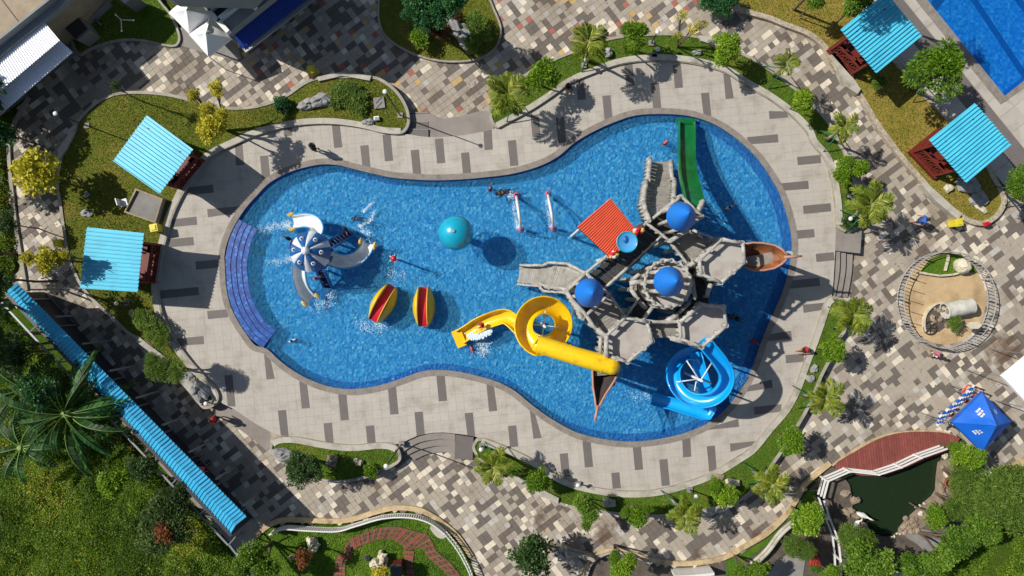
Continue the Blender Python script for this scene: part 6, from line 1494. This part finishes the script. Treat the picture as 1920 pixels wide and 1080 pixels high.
rock(689, 1047, .2, 'glossy black and white stone beside the pinkish ball', 'dark_metal', seed=29, z=-.4); rock(548, 1045, .2, 'dull brown stone in the shaded garden corner', 'rock_tan', seed=30, z=-.4)
# rocky bank of the pond
k = 0
rs = random.Random(3)
for (x, y, s, mm) in [(1772, 855, .2, 'palerock'), (1768, 878, .22, 'rock_tan'), (1778, 888, .3, 'palerock'), (1776, 903, .28, 'rock_tan'), (1765, 915, .3, 'rock_tan'), (1770, 930, .3, 'rock_tan'), (1750, 945, .25, 'rock_tan'), (1726, 962, .16, 'palerock'), (1733, 944, .09, 'palerock'), (1725, 948, .09, 'palerock'), (1717, 950, .09, 'palerock'), (1726, 964, .15, 'palerock')] + [(1700 + rs.uniform(-12, 22), 985 + rs.uniform(-14, 14), rs.uniform(.12, .2), 'rock_tan') for _ in range(22)] + [(1672 + i * 5, 1006 - i * 2 + rs.uniform(-2, 2), .08, 'palerock') for i in range(6)]:
    mb = MB(); mb.ball((0, 0, 0), s, 9, 0, (1, .8, .6), rs.uniform(0, 3), .3, k); o = mb.build('bank_stone', M[mm]); o.location = P(x, y, -.45); k += 1
    tag(o, 'small stone laid among others along the right bank of the pond', 'stone', 'stones on the pond bank')
slab('pond_shore', [(1762,868),(1790,862),(1808,900),(1800,930),(1770,945),(1748,975),(1720,995),(1692,1003),(1688,992),(1712,966),(1740,940),(1757,920)], -.7, -.49, M['rock_tan'], n=2)
c = P(1786, 907, -.1); t = thing('clay_pot', 'broken clay pot lying open among the tan rocks by the pond', 'pot', c); mb = MB(); mb.lathe(c, [(.12, -.1), (.34, 0), (.38, .25), (.3, .42), (.34, .48), (.3, .48), (.26, .4), (.3, .1)], 18, axis=Vector((-.6, .2, .8))); mb.build('body', M['brickred'], t)
rs = random.Random(8)
for (x, y, s) in [(1603, 938, .3), (1590, 960, .38), (1606, 966, .3), (1570, 978, .22), (1613, 985, .35), (1585, 925, .3)]:
    mb = MB(); mb.ball((0, 0, 0), s, 10, 0, (1, .8, .5), rs.uniform(0, 3), .35, int(x)); o = mb.build('mud_rock', M['rock_tan']); o.location = P(x, y, -.5); tag(o, {1603: 'brown mud rock under the bend of the white fence, nearest the open pond water', 1590: 'largest brown mud rock at the left end of the pond', 1606: 'brown mud rock right of the largest one, beside the goose', 1570: 'smallest mud rock close to the left pond fence', 1613: 'brown mud rock beside the lower goose at the foot of the bank', 1585: 'uppermost brown mud rock near the corner of the white fence'}[x], 'rock', 'muddy rocks in the pond')
mb = MB(); 
slab('pond_shore', [(1552,905),(1585,898),(1597,925),(1600,960),(1622,990),(1612,1012),(1585,1005),(1562,975),(1550,935)], -.9, -.56, M['mud'], n=2)
for (x, y, a) in ((1617, 966, -.4), (1606, 985, 1.2)):     # geese resting on the bank
    t = thing('goose', 'white goose on the muddy bank at the left of the pond, %s' % ('nearer the water' if a < 0 else 'lower of the two'), 'goose', P(x, y, -.5)); c = P(x, y, -.32)
    mb = MB(); d = Vector((math.cos(a), math.sin(a), 0)); mb.tube([c - d * .38 + Vector((0, 0, .06)), c - d * .25, c, c + d * .2, c + d * .3 + Vector((0, 0, .1)), c + d * .36 + Vector((0, 0, .24)), c + d * .46 + Vector((0, 0, .28))], [.02, .1, .17, .12, .05, .04, .05], 10); mb.build('body', M['white'], t)
    mb = MB(); mb.tube([c + d * .48 + Vector((0, 0, .28)), c + d * .58 + Vector((0, 0, .26))], [.03, .01], 6); mb.build('beak', M['octo_yel'], t)
    for s_ in (-1, 1): mb = MB(); mb.tube([c + Vector((-d.y, d.x, 0)) * .06 * s_, c + Vector((-d.y, d.x, 0)) * .07 * s_ - Vector((0, 0, .18))], .015, 5); mb.build('leg', M['octo_yel'], t)
# lamps
def lamp(px, py, h, label, head='round', base=None):
    c = P(px, py, h); b = P(*base, .1) if base else Vector((c.x, c.y, .1)); t = thing('lamp_post', label, 'lamp post', b)
    mb = MB(); mb.tube([b, b + Vector((0, 0, .05)), Vector((c.x, c.y, h))], [.05, .04, .03], 7); mb.build('pole', M['dark_metal'], t)
    mb = MB(); mb.lathe(c, [(.02, -.08), (.10, -.05), (.125, .02), (.08, .06), (.01, .07)], 14); mb.build('lamp_head', M['white'], t)
    mb = MB(); mb.box(b, (.3, .3, .14)); mb.build('footing', M['concrete'], t); return t
lamp(104, 213, 2.8, 'lamp post with a white head over the shaded path, foot on the left lawn'); lamp(722, 172, 4.8, 'tall lamp post at the right tip of the upper bed'); lamp(218, 569, 1.2, 'short lamp post on the grass below the lower left shelter')
lamp(724, 874, 4.9, 'tall lamp post at the right tip of the bean-shaped island'); lamp(1305, 931, 1.4, 'short lamp post with a white head on the lower strip'); lamp(1084, 910, .8, 'white globe lamp on the lower pool wall', base=(1084, 908)); lamp(386, 757, .6, 'tiny lamp at the lower tip of the left lawn'); lamp(1233, 92, 1.0, 'short lamp in the shade of the top green tree'); lamp(1098, 113, 1.0, 'short white lamp at the foot of the top palm'); lamp(1595, 410, .9, 'short white lamp among the palm roots near the right landing')
lamp(902, 843, 1.0, 'short lamp at the tip of the lower planting strip'); lamp(1233, 60, 1.8, 'thin dark pole lamp on the top kerb')
def binn(px, py, label, z0=ZP, s=.42, rz=.2):
    c = P(px, py, z0 + .7); t = thing('litter_bin', label, 'litter bin', (c.x, c.y, z0), 'yellow litter bins'); mb = MB(); mb.box((c.x, c.y, z0 + .33), (s * .9, s * .9, .64), rz); mb.build('body', M['binyel'], t)
    mb = MB(); mb.box((c.x, c.y, z0 + .69), (s, s, .08), rz); mb.box((c.x, c.y, z0 + .75), (s * .6, s * .6, .05), rz); mb.build('lid', M['binyel'], t)
binn(107, 456, 'yellow litter bin on the left kerb beside the small yellow tree'); binn(288, 427, 'yellow litter bin on the lawn between the two left shelters', .1); binn(583, 130, 'yellow litter bin in the shade above the upper bed'); binn(1798, 417, 'yellow litter bin on the paving at the corner of the dry lawn')
mb = MB(); c = P(1849, 420, -.1); mb.box(c, (.22, .22, .25), .3); mb.box(c + Vector((0, 0, .16)), (.26, .12, .06), .3); tag(mb.build('hydrant_box', M['red']), 'small red box on the kerb at the tip of the dry lawn', 'box')
# square stone basin with a pale chair beside it
t = thing('stone_basin', 'square shallow stone basin between the two left blue shelters', 'basin', P(268, 386, .1)); q = [(254, 353), (305, 372), (291, 418), (232, 398)]
Wq = [tuple(P(x, y, .55)[:2]) for x, y in q]; mb = MB(); mb.prism(Wq, .08, .42); mb.build('body', M['concrete'], t); mb = MB(); s_ = 1 if area(Wq) > 0 else -1
A = [Vector(p) for p in Wq]; ins = offset(Wq, .12 * s_); mb.ribbon(Wq, ins, .42, .55, closed=True); mb.build('basin_rim', M['rock_tan'], t)
t = thing('garden_chair', 'pale plastic chair beside the square stone basin', 'chair', P(232, 380, .1)); c = P(232, 380, .5)
mb = MB(); mb.box(c, (.4, .4, .05), .3); mb.build('seat', M['white'], t); mb = MB(); mb.box(c + Vector((-.2, .0, .2)), (.05, .4, .4), .3); mb.build('backrest', M['white'], t)
for i, j in ((-1, -1), (1, -1), (1, 1), (-1, 1)): mb = MB(); mb.bar((c.x + .15 * i, c.y + .15 * j, .1), (c.x + .15 * i, c.y + .15 * j, .5), .05, .05); mb.build('leg', M['white'], t)
for x, y, rz, lb in ((711, 193, .15, 'stone drain cover in the upper bed beside the spreading bush'), (622, 864, -.2, 'tan square cover on the bean-shaped island')):
    t = thing('drain_cover', lb, 'cover', P(x, y, .1)); c = P(x, y, .16); mb = MB(); mb.box(c, (.6, .62, .1), rz); mb.build('slab', M['rock_tan' if x < 700 else 'concrete'], t)
    for k in range(2): mb = MB(); mb.box(c + Vector((0, .15 - .3 * k, .055)), (.5, .04, .02), rz + .7); mb.build('handle', M['dark_metal'], t)
for x, y, z, lb in ((706, 222, .14, 'small white floor light near the inner wall of the upper bed'), (1592, 368, .14, 'dark metal floodlight on the grass near the palm')):
    t = thing('floodlight', lb, 'floodlight', P(x, y, z)); mb = MB(); mb.box(P(x, y, z + .1), (.3, .22, .16), .1); mb.build('housing', M['white' if x < 1000 else 'dark_metal'], t); mb = MB(); mb.box(P(x, y, z + .19), (.2, .14, .02), .1); mb.build('lens', M['grey_metal'], t)
# ================================================================ oval sand play area
slab('sand_floor', [(1783 + 78 * math.cos(a) - 12, 562 + 84 * math.sin(a)) for a in np.linspace(0, 2 * PI, 36, endpoint=False)], -.6, ZP + .01, M['sand'])
sp_ = bpy.data.objects['sand_floor']
slab('garden_patch', [(1727, 508), (1745, 485), (1775, 474), (1800, 476), (1822, 492), (1834, 512), (1812, 510), (1790, 514), (1760, 516)], -.6, ZP + .05, M['lawn_green'])
t = thing('sand_edging', 'cream stone edging of the small garden in the sand play area', 'edging', P(1770, 516, ZP)); 
eg = [(1718, 510), (1740, 514), (1762, 517), (1785, 515), (1805, 510)]
for i in range(4):
    a, b = P(*eg[i], -.3), P(*eg[i + 1], -.3); mb = MB(); mb.bar(a, a.lerp(b, .92), .1, .16); mb.build('edging_stone', M['palerock'], t)
for i, (a_, b_) in enumerate((((1778, 478), (1777, 490)), ((1776, 491), (1772, 508)))): a, b = P(*a_, -.3), P(*b_, -.3); mb = MB(); mb.bar(a, b, .1, .14); mb.build('edging_stone', M['palerock'], t)
A = W([(1770, 566), (1755, 568), (1742, 578), (1734, 590), (1731, 606), (1733, 622)], -.3, 4, False); mb = MB(); mb.ribbon(A, offset(A, .1, False), -.45, -.25); mb.build('curved_edging', M['palerock'], t)
slab('stone_bed', [(1770, 568), (1756, 571), (1744, 581), (1737, 592), (1734, 606), (1738, 622), (1760, 622), (1790, 600), (1785, 575)], -.6, ZP + .06, M['mud'])
for k in range(6):
    a, b = P(1710 - k * 1.5 + abs(k - 2) * 1.5, 524 + k * 20, -.3), P(1738 - k * 1.5 + abs(k - 2), 532 + k * 20, -.3)
    mb = MB(); mb.bar((a.x, a.y, ZP + .02), (b.x, b.y, ZP + .02), .03, .012); mb.build('floor_joint', M['rope'], sp_)
# white tunnel
t = thing('play_tunnel', 'short white rough plaster tunnel lying on the sand play floor', 'tunnel', P(1800, 580, ZP)); a, b = P(1772, 583, .1), P(1822, 573, .1); d = (b - a).normalized()
mb = MB(); pts = [a.lerp(b, k / 6) for k in range(7)]; n = 20
vs = []
for i, p in enumerate(pts):
    x = d.cross(Vector((0, 0, 1))).normalized(); r = .44 + .03 * math.sin(i * 2.1)
    for k in range(n): an = 2 * PI * k / n; vs.append(p + x * math.cos(an) * r * random.uniform(.97, 1.05) + Vector((0, 0, math.sin(an) * r)))
mb.add(vs, [(i * n + k, i * n + (k + 1) % n, (i + 1) * n + (k + 1) % n, (i + 1) * n + k) for i in range(6) for k in range(n)], 0, True); mb.build('shell', M['tunnel'], t)
mb = MB(); x = d.cross(Vector((0, 0, 1))).normalized(); mb.tube([a + x * .43 * math.cos(k) + Vector((0, 0, .43 * math.sin(k))) for k in np.linspace(0, 2 * PI, 21)], .05, 6); mb.build('mouth_rim', M['tunnel'], t)
t = thing('cart_wheel', 'dark spoked cart wheel lying beside the stone bed in the sand play area', 'wheel', P(1744, 615, -.35)); c = P(1744, 615, -.3)
mb = MB(); mb.tube([c + Vector((.36 * math.cos(k), .36 * math.sin(k), 0)) for k in np.linspace(0, 2 * PI, 25)], .035, 6); mb.build('rim', M['rope'], t)
for k in range(4): a = PI * k / 4; mb = MB(); mb.tube([c - Vector((math.cos(a), math.sin(a), 0)) * .35, c + Vector((math.cos(a), math.sin(a), 0)) * .35], .015, 5); mb.build('spoke', M['rope'], t)
rock(1804, 499, .4, 'pale straw coloured dome shaped hut in the sand play area', 'palerock', sq=(1, 1.15, 1.3), z=-.4, seed=44, n=20, nz=.12, cat='dome hut', name='dome_hut')
rs = random.Random(6)
for k in range(16):
    mb = MB(); mb.ball((0, 0, 0), rs.uniform(.1, .2), 8, 0, (1, .8, .6), rs.uniform(0, 3), .35, k); o = mb.build('bed_stone', M['rock_tan']); o.location = P(1758 + rs.uniform(-18, 26), 592 + rs.uniform(-20, 18), -.34); tag(o, 'brown stones piled in the stone bed by the white tunnel', 'stone', 'stones in the play area bed')
t = thing('sign_board', 'pale hexagonal board on a short post at the lower right of the sand play railing', 'sign', P(1820, 610, ZP)); c = P(1826, 610, .7)
mb = MB(); mb.prism([(c.x + .44 * math.cos(a) * 1.0, c.y + .22 * math.sin(a)) for a in np.linspace(0, 2 * PI, 6, endpoint=False)], .68, .74); mb.build('board', M['palerock'], t); mb = MB(); mb.tube([(c.x, c.y, ZP), (c.x, c.y, .7)], .05, 6); mb.build('post', M['grey_metal'], t)
# ================================================================ bottom: stone wall, huts
t = thing('shade_wall', 'dark curved stone wall and rail beside the big dark round tree', 'wall', P(1140, 1050, ZP))
A = W([(1052, 1030), (1075, 1040), (1105, 1048), (1110, 1052)], .2, 4, False); mb = MB(); mb.ribbon(A, offset(A, .18, False), -.5, .4); mb.build('log_bar', M['palebark'], t)
A = W([(1100, 1085), (1112, 1056), (1137, 1041), (1162, 1038), (1188, 1046), (1215, 1055)], -.2, 4, False); mb = MB(); mb.ribbon(A, offset(A, .12, False), -.5, -.2); mb.build('coping', M['curb'], t)
A = W([(1262, 1078), (1300, 1076), (1335, 1072)], 0, 3, False); mb = MB(); mb.ribbon(A, offset(A, .16, False), -.5, .5); mb.build('pale_ledge', M['white'], t)
t = thing('felled_log', 'pale grey weathered log lying across the shade at the bottom', 'log', P(1075, 1040, ZP)); mb = MB(); mb.tube([P(1060, 1026, .3), P(1064, 1042, .3), P(1082, 1040, .1), P(1100, 1050, 0)], [.1, .12, .09, .05], 8, wob=.15); mb.build('trunk', M['palerock'], t)
mb = MB(); mb.tube([P(1064, 1030, .3), P(1090, 1034, .2), P(1105, 1044, .0)], [.05, .05, .03], 6); mb.build('branch', M['rock'], t)
t = thing('small_hut', 'little hut with a bright red tin roof left of the white pond fence', 'hut', P(1525, 1045, -.5)); z = .9
mb = MB(); corr(mb, P(1528, 1027, 1.2), P(1515, 1058, .9), P(1530, 1060, .9), P(1534, 1029, 1.2), 3); corr(mb, P(1528, 1027, 1.2), P(1541, 1061, .9), P(1530, 1060, .9), P(1527, 1030, 1.2), 3); mb.build('roof', M['redtin'], t)
mb = MB(); mb.prism([tuple(P(x, y, .8)[:2]) for x, y in [(1520, 1040), (1534, 1032), (1538, 1056), (1518, 1056)]], -.5, .8); mb.build('wall', M['plank_dark'], t)
for k in range(9): 
    a, b = P(1543 + k * 4, 1062, -.2), P(1543 + k * 4, 1080, -.2); mb = MB(); mb.bar(a, b, .06, .05); mb.build('plank', M['plank'], t)
slab('pebble_path', [(1420,1058),(1445,1038),(1475,1012),(1500,992),(1520,985),(1530,998),(1508,1010),(1470,1040),(1438,1062)], -.6, -.47, M['mud'], n=2)
slab('pebble_path', [(1440,1075),(1460,1052),(1490,1030),(1510,1050),(1505,1085),(1500,1110),(1440,1110)], -.6, -.46, M['concrete'])
t = thing('garden_shed', 'dark red brown roofed box at the bottom edge of the brick path garden', 'shed', P(745, 1070, -.45)); mb = MB(); mb.prism([tuple(P(x, y, .6)[:2]) for x, y in [(733,1062),(750,1060),(752,1085),(735,1088)]], -.5, .6); mb.build('body', M['redwood'], t)
mb = MB(); mb.prism([tuple(P(x, y, .7)[:2]) for x, y in [(731,1060),(752,1058),(754,1087),(733,1090)]], .62, .7); mb.build('roof', M['dark_metal'], t)
slab('round_pad', [(806, 990), (815, 985), (828, 995), (836, 1005), (830, 1010), (818, 1006)], -.6, -.36, M['wall'], n=3)
# ================================================================ people
HU = ['hand_l', 'hand_r']
def person(base, H_, face, joints, label, top='c_red', bottom='c_black', cap=None, scale=1.0, skirt=False, float_=False, water=None):
    """joints: dict of joint -> (side, forward, up) in body heights; one skinned body, clothes and hair on it"""
    J = dict(pelvis=(0, 0, .53), waist=(0, 0, .60), chest=(0, 0, .72), neck=(0, 0, .83), head=(0, .01, .90), crown=(0, .01, .965),
             sh_l=(-.10, 0, .80), el_l=(-.15, 0, .63), ha_l=(-.17, .04, .48), sh_r=(.10, 0, .80), el_r=(.15, 0, .63), ha_r=(.17, .04, .48),
             hip_l=(-.055, 0, .50), kn_l=(-.06, .01, .28), an_l=(-.06, 0, .05), to_l=(-.065, .09, .015), hip_r=(.055, 0, .50), kn_r=(.06, .01, .28), an_r=(.06, 0, .05), to_r=(.065, .09, .015))
    J.update(joints); Rd = dict(pelvis=.075, waist=.068, chest=.082, neck=.032, head=.055, crown=.045, sh_l=.04, el_l=.026, ha_l=.02, sh_r=.04, el_r=.026, ha_r=.02, hip_l=.055, kn_l=.036, an_l=.022, to_l=.018, hip_r=.055, kn_r=.036, an_r=.022, to_r=.018)
    t = thing('person', label, 'person', base); base = Vector(base); ca, sa = math.cos(face), math.sin(face)
    def Tm(v): x, y, z = [q * H_ for q in v]; return Vector((base.x + x * ca - y * sa, base.y + x * sa + y * ca, base.z + z))
    names = list(J); E_ = [('pelvis', 'waist'), ('waist', 'chest'), ('chest', 'neck'), ('neck', 'head'), ('head', 'crown')]
    for s in 'lr': E_ += [('chest', 'sh_' + s), ('sh_' + s, 'el_' + s), ('el_' + s, 'ha_' + s), ('pelvis', 'hip_' + s), ('hip_' + s, 'kn_' + s), ('kn_' + s, 'an_' + s), ('an_' + s, 'to_' + s)]
    pos = {k: Vector(v) for k, v in J.items()}
    for s in 'lr':     # five fingers of unequal length, slightly curled
        h = pos['ha_' + s]; d = (h - pos['el_' + s]).normalized(); sd = d.cross(Vector((0, 1, .3))).normalized()
        for i, (o_, L) in enumerate(((-1.6, .028), (-.8, .045), (0, .05), (.8, .046), (1.5, .036))):
            n0, n1 = 'f%s%da' % (s, i), 'f%s%db' % (s, i); pos[n0] = h + d * L * .55 + sd * o_ * .009 * (1.5 if i == 0 else 1); pos[n1] = pos[n0] + d * L * .6 + sd * o_ * .004 + Vector((0, .012, -.004))
            Rd[n0] = .0055; Rd[n1] = .0045; E_ += [('ha_' + s, n0), (n0, n1)]
    def skin(nm, keys, edges, k, m):
        idx_ = {q: i for i, q in enumerate(keys)}; me = bpy.data.meshes.new(nm); me.from_pydata([Tm(pos[q]) for q in keys], [(idx_[a], idx_[b]) for a, b in edges], []); me.materials.append(m)
        o = link(nm, me, t); md = o.modifiers.new('skin', 'SKIN'); md.use_smooth_shade = True; sv = me.skin_vertices[0].data if me.skin_vertices else None
        if sv is None:
            bm = bmesh.new(); bm.from_mesh(me); bm.verts.layers.skin.verify(); bm.to_mesh(me); bm.free(); sv = me.skin_vertices[0].data
        for q, i in idx_.items(): r = Rd[q] * H_ * k; sv[i].radius = (r, r); sv[i].use_root = (i == 0)
        sb = o.modifiers.new('sub', 'SUBSURF'); sb.levels = 1; sb.render_levels = 1; return o
    skin('body', list(pos), E_, 1.0, M['skin'])
    skin('shirt', ['waist', 'chest', 'sh_l', 'sh_r', 'pelvis'], [('pelvis', 'waist'), ('waist', 'chest'), ('chest', 'sh_l'), ('chest', 'sh_r')], 1.18, M[top])
    pos['slv_l'] = pos['sh_l'].lerp(pos['el_l'], .8); pos['slv_r'] = pos['sh_r'].lerp(pos['el_r'], .8); Rd['slv_l'] = Rd['slv_r'] = .034
    skin('sleeves', ['chest', 'sh_l', 'slv_l', 'sh_r', 'slv_r'], [('chest', 'sh_l'), ('sh_l', 'slv_l'), ('chest', 'sh_r'), ('sh_r', 'slv_r')], 1.12, M[top])
    pos['th_l'] = pos['hip_l'].lerp(pos['kn_l'], .85); pos['th_r'] = pos['hip_r'].lerp(pos['kn_r'], .85); Rd['th_l'] = Rd['th_r'] = .045
    skin('shorts', ['pelvis', 'hip_l', 'th_l', 'hip_r', 'th_r'], [('pelvis', 'hip_l'), ('hip_l', 'th_l'), ('pelvis', 'hip_r'), ('hip_r', 'th_r')], 1.15, M[bottom])
    hd, cr, nk = pos['head'], pos['crown'], pos['neck']; up = (cr - nk).normalized(); fw = Vector((0, 1, 0)) if abs(up.y) < .7 else Vector((0, 0, 1 if up.y < 0 else -1)); side = up.cross(fw).normalized(); fw = side.cross(up).normalized() * (1 if True else 1)
    if fw.dot(Vector((0, 1, 0))) < 0 and abs(up.y) < .7: fw = -fw
    hc = hd.lerp(cr, .45) - fw * .012; mb = MB(); mb.ball(Tm(hc + up * .012), .068 * H_, 12, 0, (1, 1, 1)); mb.build('hair' if not cap else 'swim_cap', M[cap] if cap else M['hair'], t)
    for s_ in (-1, 1):
        mb = MB(); mb.ball(Tm(hd + fw * .053 + side * .02 * s_ + up * .01), .008 * H_, 6); mb.build('eye', M['black'], t)
        mb = MB(); mb.ball(Tm(hd + side * .056 * s_), .013 * H_, 6, 0, (.6, 1, 1)); mb.build('ear', M['skin'], t)
    mb = MB(); mb.ball(Tm(hd + fw * .06 - up * .006), .010 * H_, 6); mb.build('nose', M['skin'], t); mb = MB(); mb.ball(Tm(hd + fw * .055 - up * .028), .008 * H_, 6, 0, (1.6, .6, .5)); mb.build('mouth', M['c_salmon'], t)
    return t
WALK = dict(kn_l=(-.06, .09, .30), an_l=(-.06, .10, .06), to_l=(-.06, .18, .03), kn_r=(.06, -.01, .27), an_r=(.06, -.14, .09), to_r=(.06, -.08, .02), ha_l=(-.16, -.08, .50), ha_r=(.16, .12, .52), el_l=(-.14, -.05, .64), el_r=(.14, .03, .64))
SIT = dict(pelvis=(0, 0, .06), waist=(0, -.01, .13), chest=(0, 0, .25), neck=(0, .01, .36), head=(0, .03, .43), crown=(0, .03, .495), sh_l=(-.1, 0, .33), sh_r=(.1, 0, .33), el_l=(-.16, .03, .18), el_r=(.16, .03, .18), ha_l=(-.12, .16, .12), ha_r=(.12, .16, .12), hip_l=(-.055, .03, .05), hip_r=(.055, .03, .05), kn_l=(-.08, .24, .14), kn_r=(.08, .24, .14), an_l=(-.07, .34, -.06), an_r=(.07, .34, -.06), to_l=(-.07, .42, -.09), to_r=(.07, .42, -.09))
SWIM = dict(pelvis=(0, 0, .0), waist=(0, .07, .01), chest=(0, .19, .02), neck=(0, .30, .03), head=(0, .37, .05), crown=(0, .435, .06), sh_l=(-.1, .27, .02), sh_r=(.1, .27, .02), el_l=(-.2, .36, .0), el_r=(.17, .14, .0), ha_l=(-.14, .5, .0), ha_r=(.2, .0, -.02), hip_l=(-.055, -.03, 0), hip_r=(.055, -.03, 0), kn_l=(-.08, -.25, -.03), kn_r=(.08, -.25, .0), an_l=(-.09, -.47, .0), an_r=(.07, -.47, -.03), to_l=(-.09, -.55, .0), to_r=(.07, -.55, -.02))
ARMUP = dict(el_l=(-.22, .02, .80), ha_l=(-.30, .05, .90), el_r=(.22, .02, .80), ha_r=(.30, .05, .88))
def pz(x, y, z): return P(x, y, z)
person(pz(414, 781, ZP), 1.5, -2.0, WALK, 'person in a red shirt walking on the grey landing below the left lawn', 'c_red', 'c_black')
person(pz(1712, 416, ZP), 1.55, 1.4, WALK, 'person in blue walking on the paving above the oval sand play area', 'c_blue', 'c_navy')
person(pz(1741, 662, ZP), 1.3, 2.4, WALK, 'small person in pink walking below the sand play railing', 'c_pink', 'c_white')
person(pz(595, 282, 0), 1.5, -1.2, dict(), 'person with black hair standing on the deck at the upper left pool edge', 'c_black', 'c_black')
person(pz(1063, 163, .0), 1.2, -2.3, SIT, 'person in black sitting on the deck under the broad green tree', 'c_black', 'c_black')
person(pz(1510, 655, .12), 1.3, 2.0, SIT, 'person in red and black sitting on the wall right of the pool', 'c_red', 'c_black')
person(pz(1243, 272, -.6), 1.1, .6, dict(), 'child in a red top and pink cap standing in the water beside the green slide', 'c_salmon', 'c_black', cap='c_pink')
person(pz(950, 360, -.2), 1.45, 1.75, SWIM, 'swimmer in black near the left water arch', 'c_black', 'c_navy')
person(pz(920, 357, -.95), 1.1, 1.2, ARMUP, 'child in a red cap in the water left of the swimmer in black', 'c_navy', 'c_navy', cap='c_pink')
person(pz(675, 411, -.22), 1.2, 1.45, SWIM, 'swimmer in a light blue cap splashing above the octopus slide', 'c_navy', 'c_navy', cap='c_cyan')
person(pz(557, 637, -.95), 1.1, .4, ARMUP, 'child standing chest deep alone at the lower left of the pool', 'c_white', 'c_navy')
person(pz(1357, 393, -1.0), 1.2, .4, ARMUP, 'child standing chest deep right of the upper blue cone', 'c_white', 'c_navy')
person(pz(905, 609, .5), 1.1, 1.9, SIT, 'child in red sitting in the open end of the yellow slide', 'c_red', 'c_red')
person(pz(886, 652, -.95), 1.1, 2.0, ARMUP, 'child in purple splashing below the end of the yellow slide', 'c_pink', 'c_navy', cap='c_pink')
person(pz(1381, 597, -.2), 1.15, 1.2, SWIM, 'swimmer in black in the castle shadow near the right pool edge', 'c_black', 'c_black')
person(pz(1404, 638, -.9), 1.1, 2.6, ARMUP, 'child in red standing in the shaded water near the right pool edge', 'c_red', 'c_red', cap='c_red')
person(pz(548, 449, -.5), 1.1, 2.6, ARMUP, 'child at the left ladder of the octopus slide, upper of two', 'c_navy', 'c_navy')
person(pz(653, 432, -.1), 1.05, 2.2, ARMUP, 'child climbing the right ladder of the octopus slide', 'c_navy', 'c_black')
person(pz(601, 522, .4), 1.05, .3, ARMUP, 'child climbing the lower ladder of the octopus slide', 'c_pink', 'c_navy')
person(pz(382, 856, ZP), 1.5, .3, dict(), 'person in dark clothes standing in the shade right of the walkway roof', 'c_navy', 'c_black')
person(pz(392, 872, ZP), 1.4, 2.0, WALK, 'person in pale clothes walking in the shade right of the walkway roof', 'c_pink', 'c_black')
# ================================================================ splashes
def splash(name, pts, n, spread, label, z=-.13, s=(.008, .03)):
    rr = random.Random(int(pts[0][0])); mb = MB(); n = int(n * 3.2); s = (s[0] * .7, s[1] * .8)
    for k in range(n):
        i = rr.randrange(len(pts)); j = min(i + 1, len(pts) - 1); f = rr.random()
        x = pts[i][0] + (pts[j][0] - pts[i][0]) * f + rr.gauss(0, spread); y = pts[i][1] + (pts[j][1] - pts[i][1]) * f + rr.gauss(0, spread)
        r = rr.uniform(*s); c = P(x, y, z); mb.lathe(c, [(r, 0), (r * .6, r * .5), (.001, r * .6)], 6, a0=rr.random())
    o = mb.build(name, M['foam'], kind='stuff'); o['label'] = label; o['category'] = 'splash'
splash('splash', [(700, 378), (690, 388), (682, 396)], 60, 1.5, 'white foam streaks above the octopus slide'); splash('splash', [(702, 396), (697, 410), (690, 418), (675, 424)], 90, 2, 'white foam trail behind the swimmer in the light blue cap')
splash('splash', [(677, 432), (690, 437)], 50, 3, 'foam at the right ladder of the octopus slide'); splash('splash', [(488, 430), (515, 425), (540, 422)], 170, 4.5, 'foam running out from the upper left arm of the octopus')
splash('splash', [(500, 492), (525, 490), (545, 486)], 80, 4, 'foam left of the octopus'); splash('splash', [(585, 568), (600, 575), (620, 560), (612, 545)], 170, 7, 'foam below the octopus slide')
splash('splash', [(672, 605), (690, 615), (715, 610)], 150, 7, 'foam below the tilted yellow boat slide'); splash('splash', [(700, 455), (690, 465)], 40, 5, 'foam at the end of the right octopus arm')
splash('splash', [(880, 628), (895, 632), (915, 622)], 170, 3, 'white water in the mouth of the yellow slide', .45, (.03, .08)); splash('splash', [(893, 640), (912, 645), (905, 660)], 140, 6, 'foam beside the child below the yellow slide')
splash('splash', [(968, 372), (964, 395), (972, 425)], 120, 3, 'spray along the left water arch'); splash('splash', [(1026, 375), (1028, 400), (1036, 425)], 110, 3, 'spray along the right water arch')
splash('splash', [(960, 372), (955, 362)], 40, 4, 'spray by the swimmer in black'); splash('splash', [(1175, 735), (1195, 745), (1215, 740)], 40, 5, 'foam at the end of the blue slide'); splash('splash', [(738, 500), (730, 520), (755, 515)], 40, 6, 'drops falling round the red sprinkler')

# fallen leaves and twigs blown over the paving
rng = np.random.default_rng(77); VV = []; FF = []; TT = []; o_ = 0
for (x0, y0, x1, y1, n_) in ((870, 150, 1000, 250, 150), (1620, 400, 1900, 520, 130), (1600, 600, 1900, 800, 110), (950, 930, 1500, 1040, 260), (40, 250, 120, 520, 90), (600, 880, 900, 960, 60), (1400, 60, 1700, 380, 120), (480, 100, 700, 150, 60), (1000, 0, 1380, 100, 90)):
    x = rng.uniform(x0, x1, n_); y = rng.uniform(y0, y1, n_); cen = np.stack([(x - 960) * S * (1 + .45 / H), (540 - y) * S * (1 + .45 / H), np.full(n_, ZP + .012)], 1)
    ok = inpoly(cen[:, 0], cen[:, 1], paveW)
    for q in noP: ok &= ~inpoly(cen[:, 0], cen[:, 1], q)
    cen = cen[ok]; d = rng.normal(size=(len(cen), 3)); d[:, 2] = .05; V, F = leaves(cen, d, .1, .028, rng, -.05); VV.append(V); FF.append(F + o_); o_ += len(V); TT.append(rng.uniform(0, 1, len(cen)))
ob = rawmesh('fallen_leaves', np.vstack(VV), np.vstack(FF), M['lf_brown'], tint=np.concatenate(TT), kind='stuff'); ob['label'] = 'dry fallen leaves scattered over the paving'; ob['category'] = 'leaves'
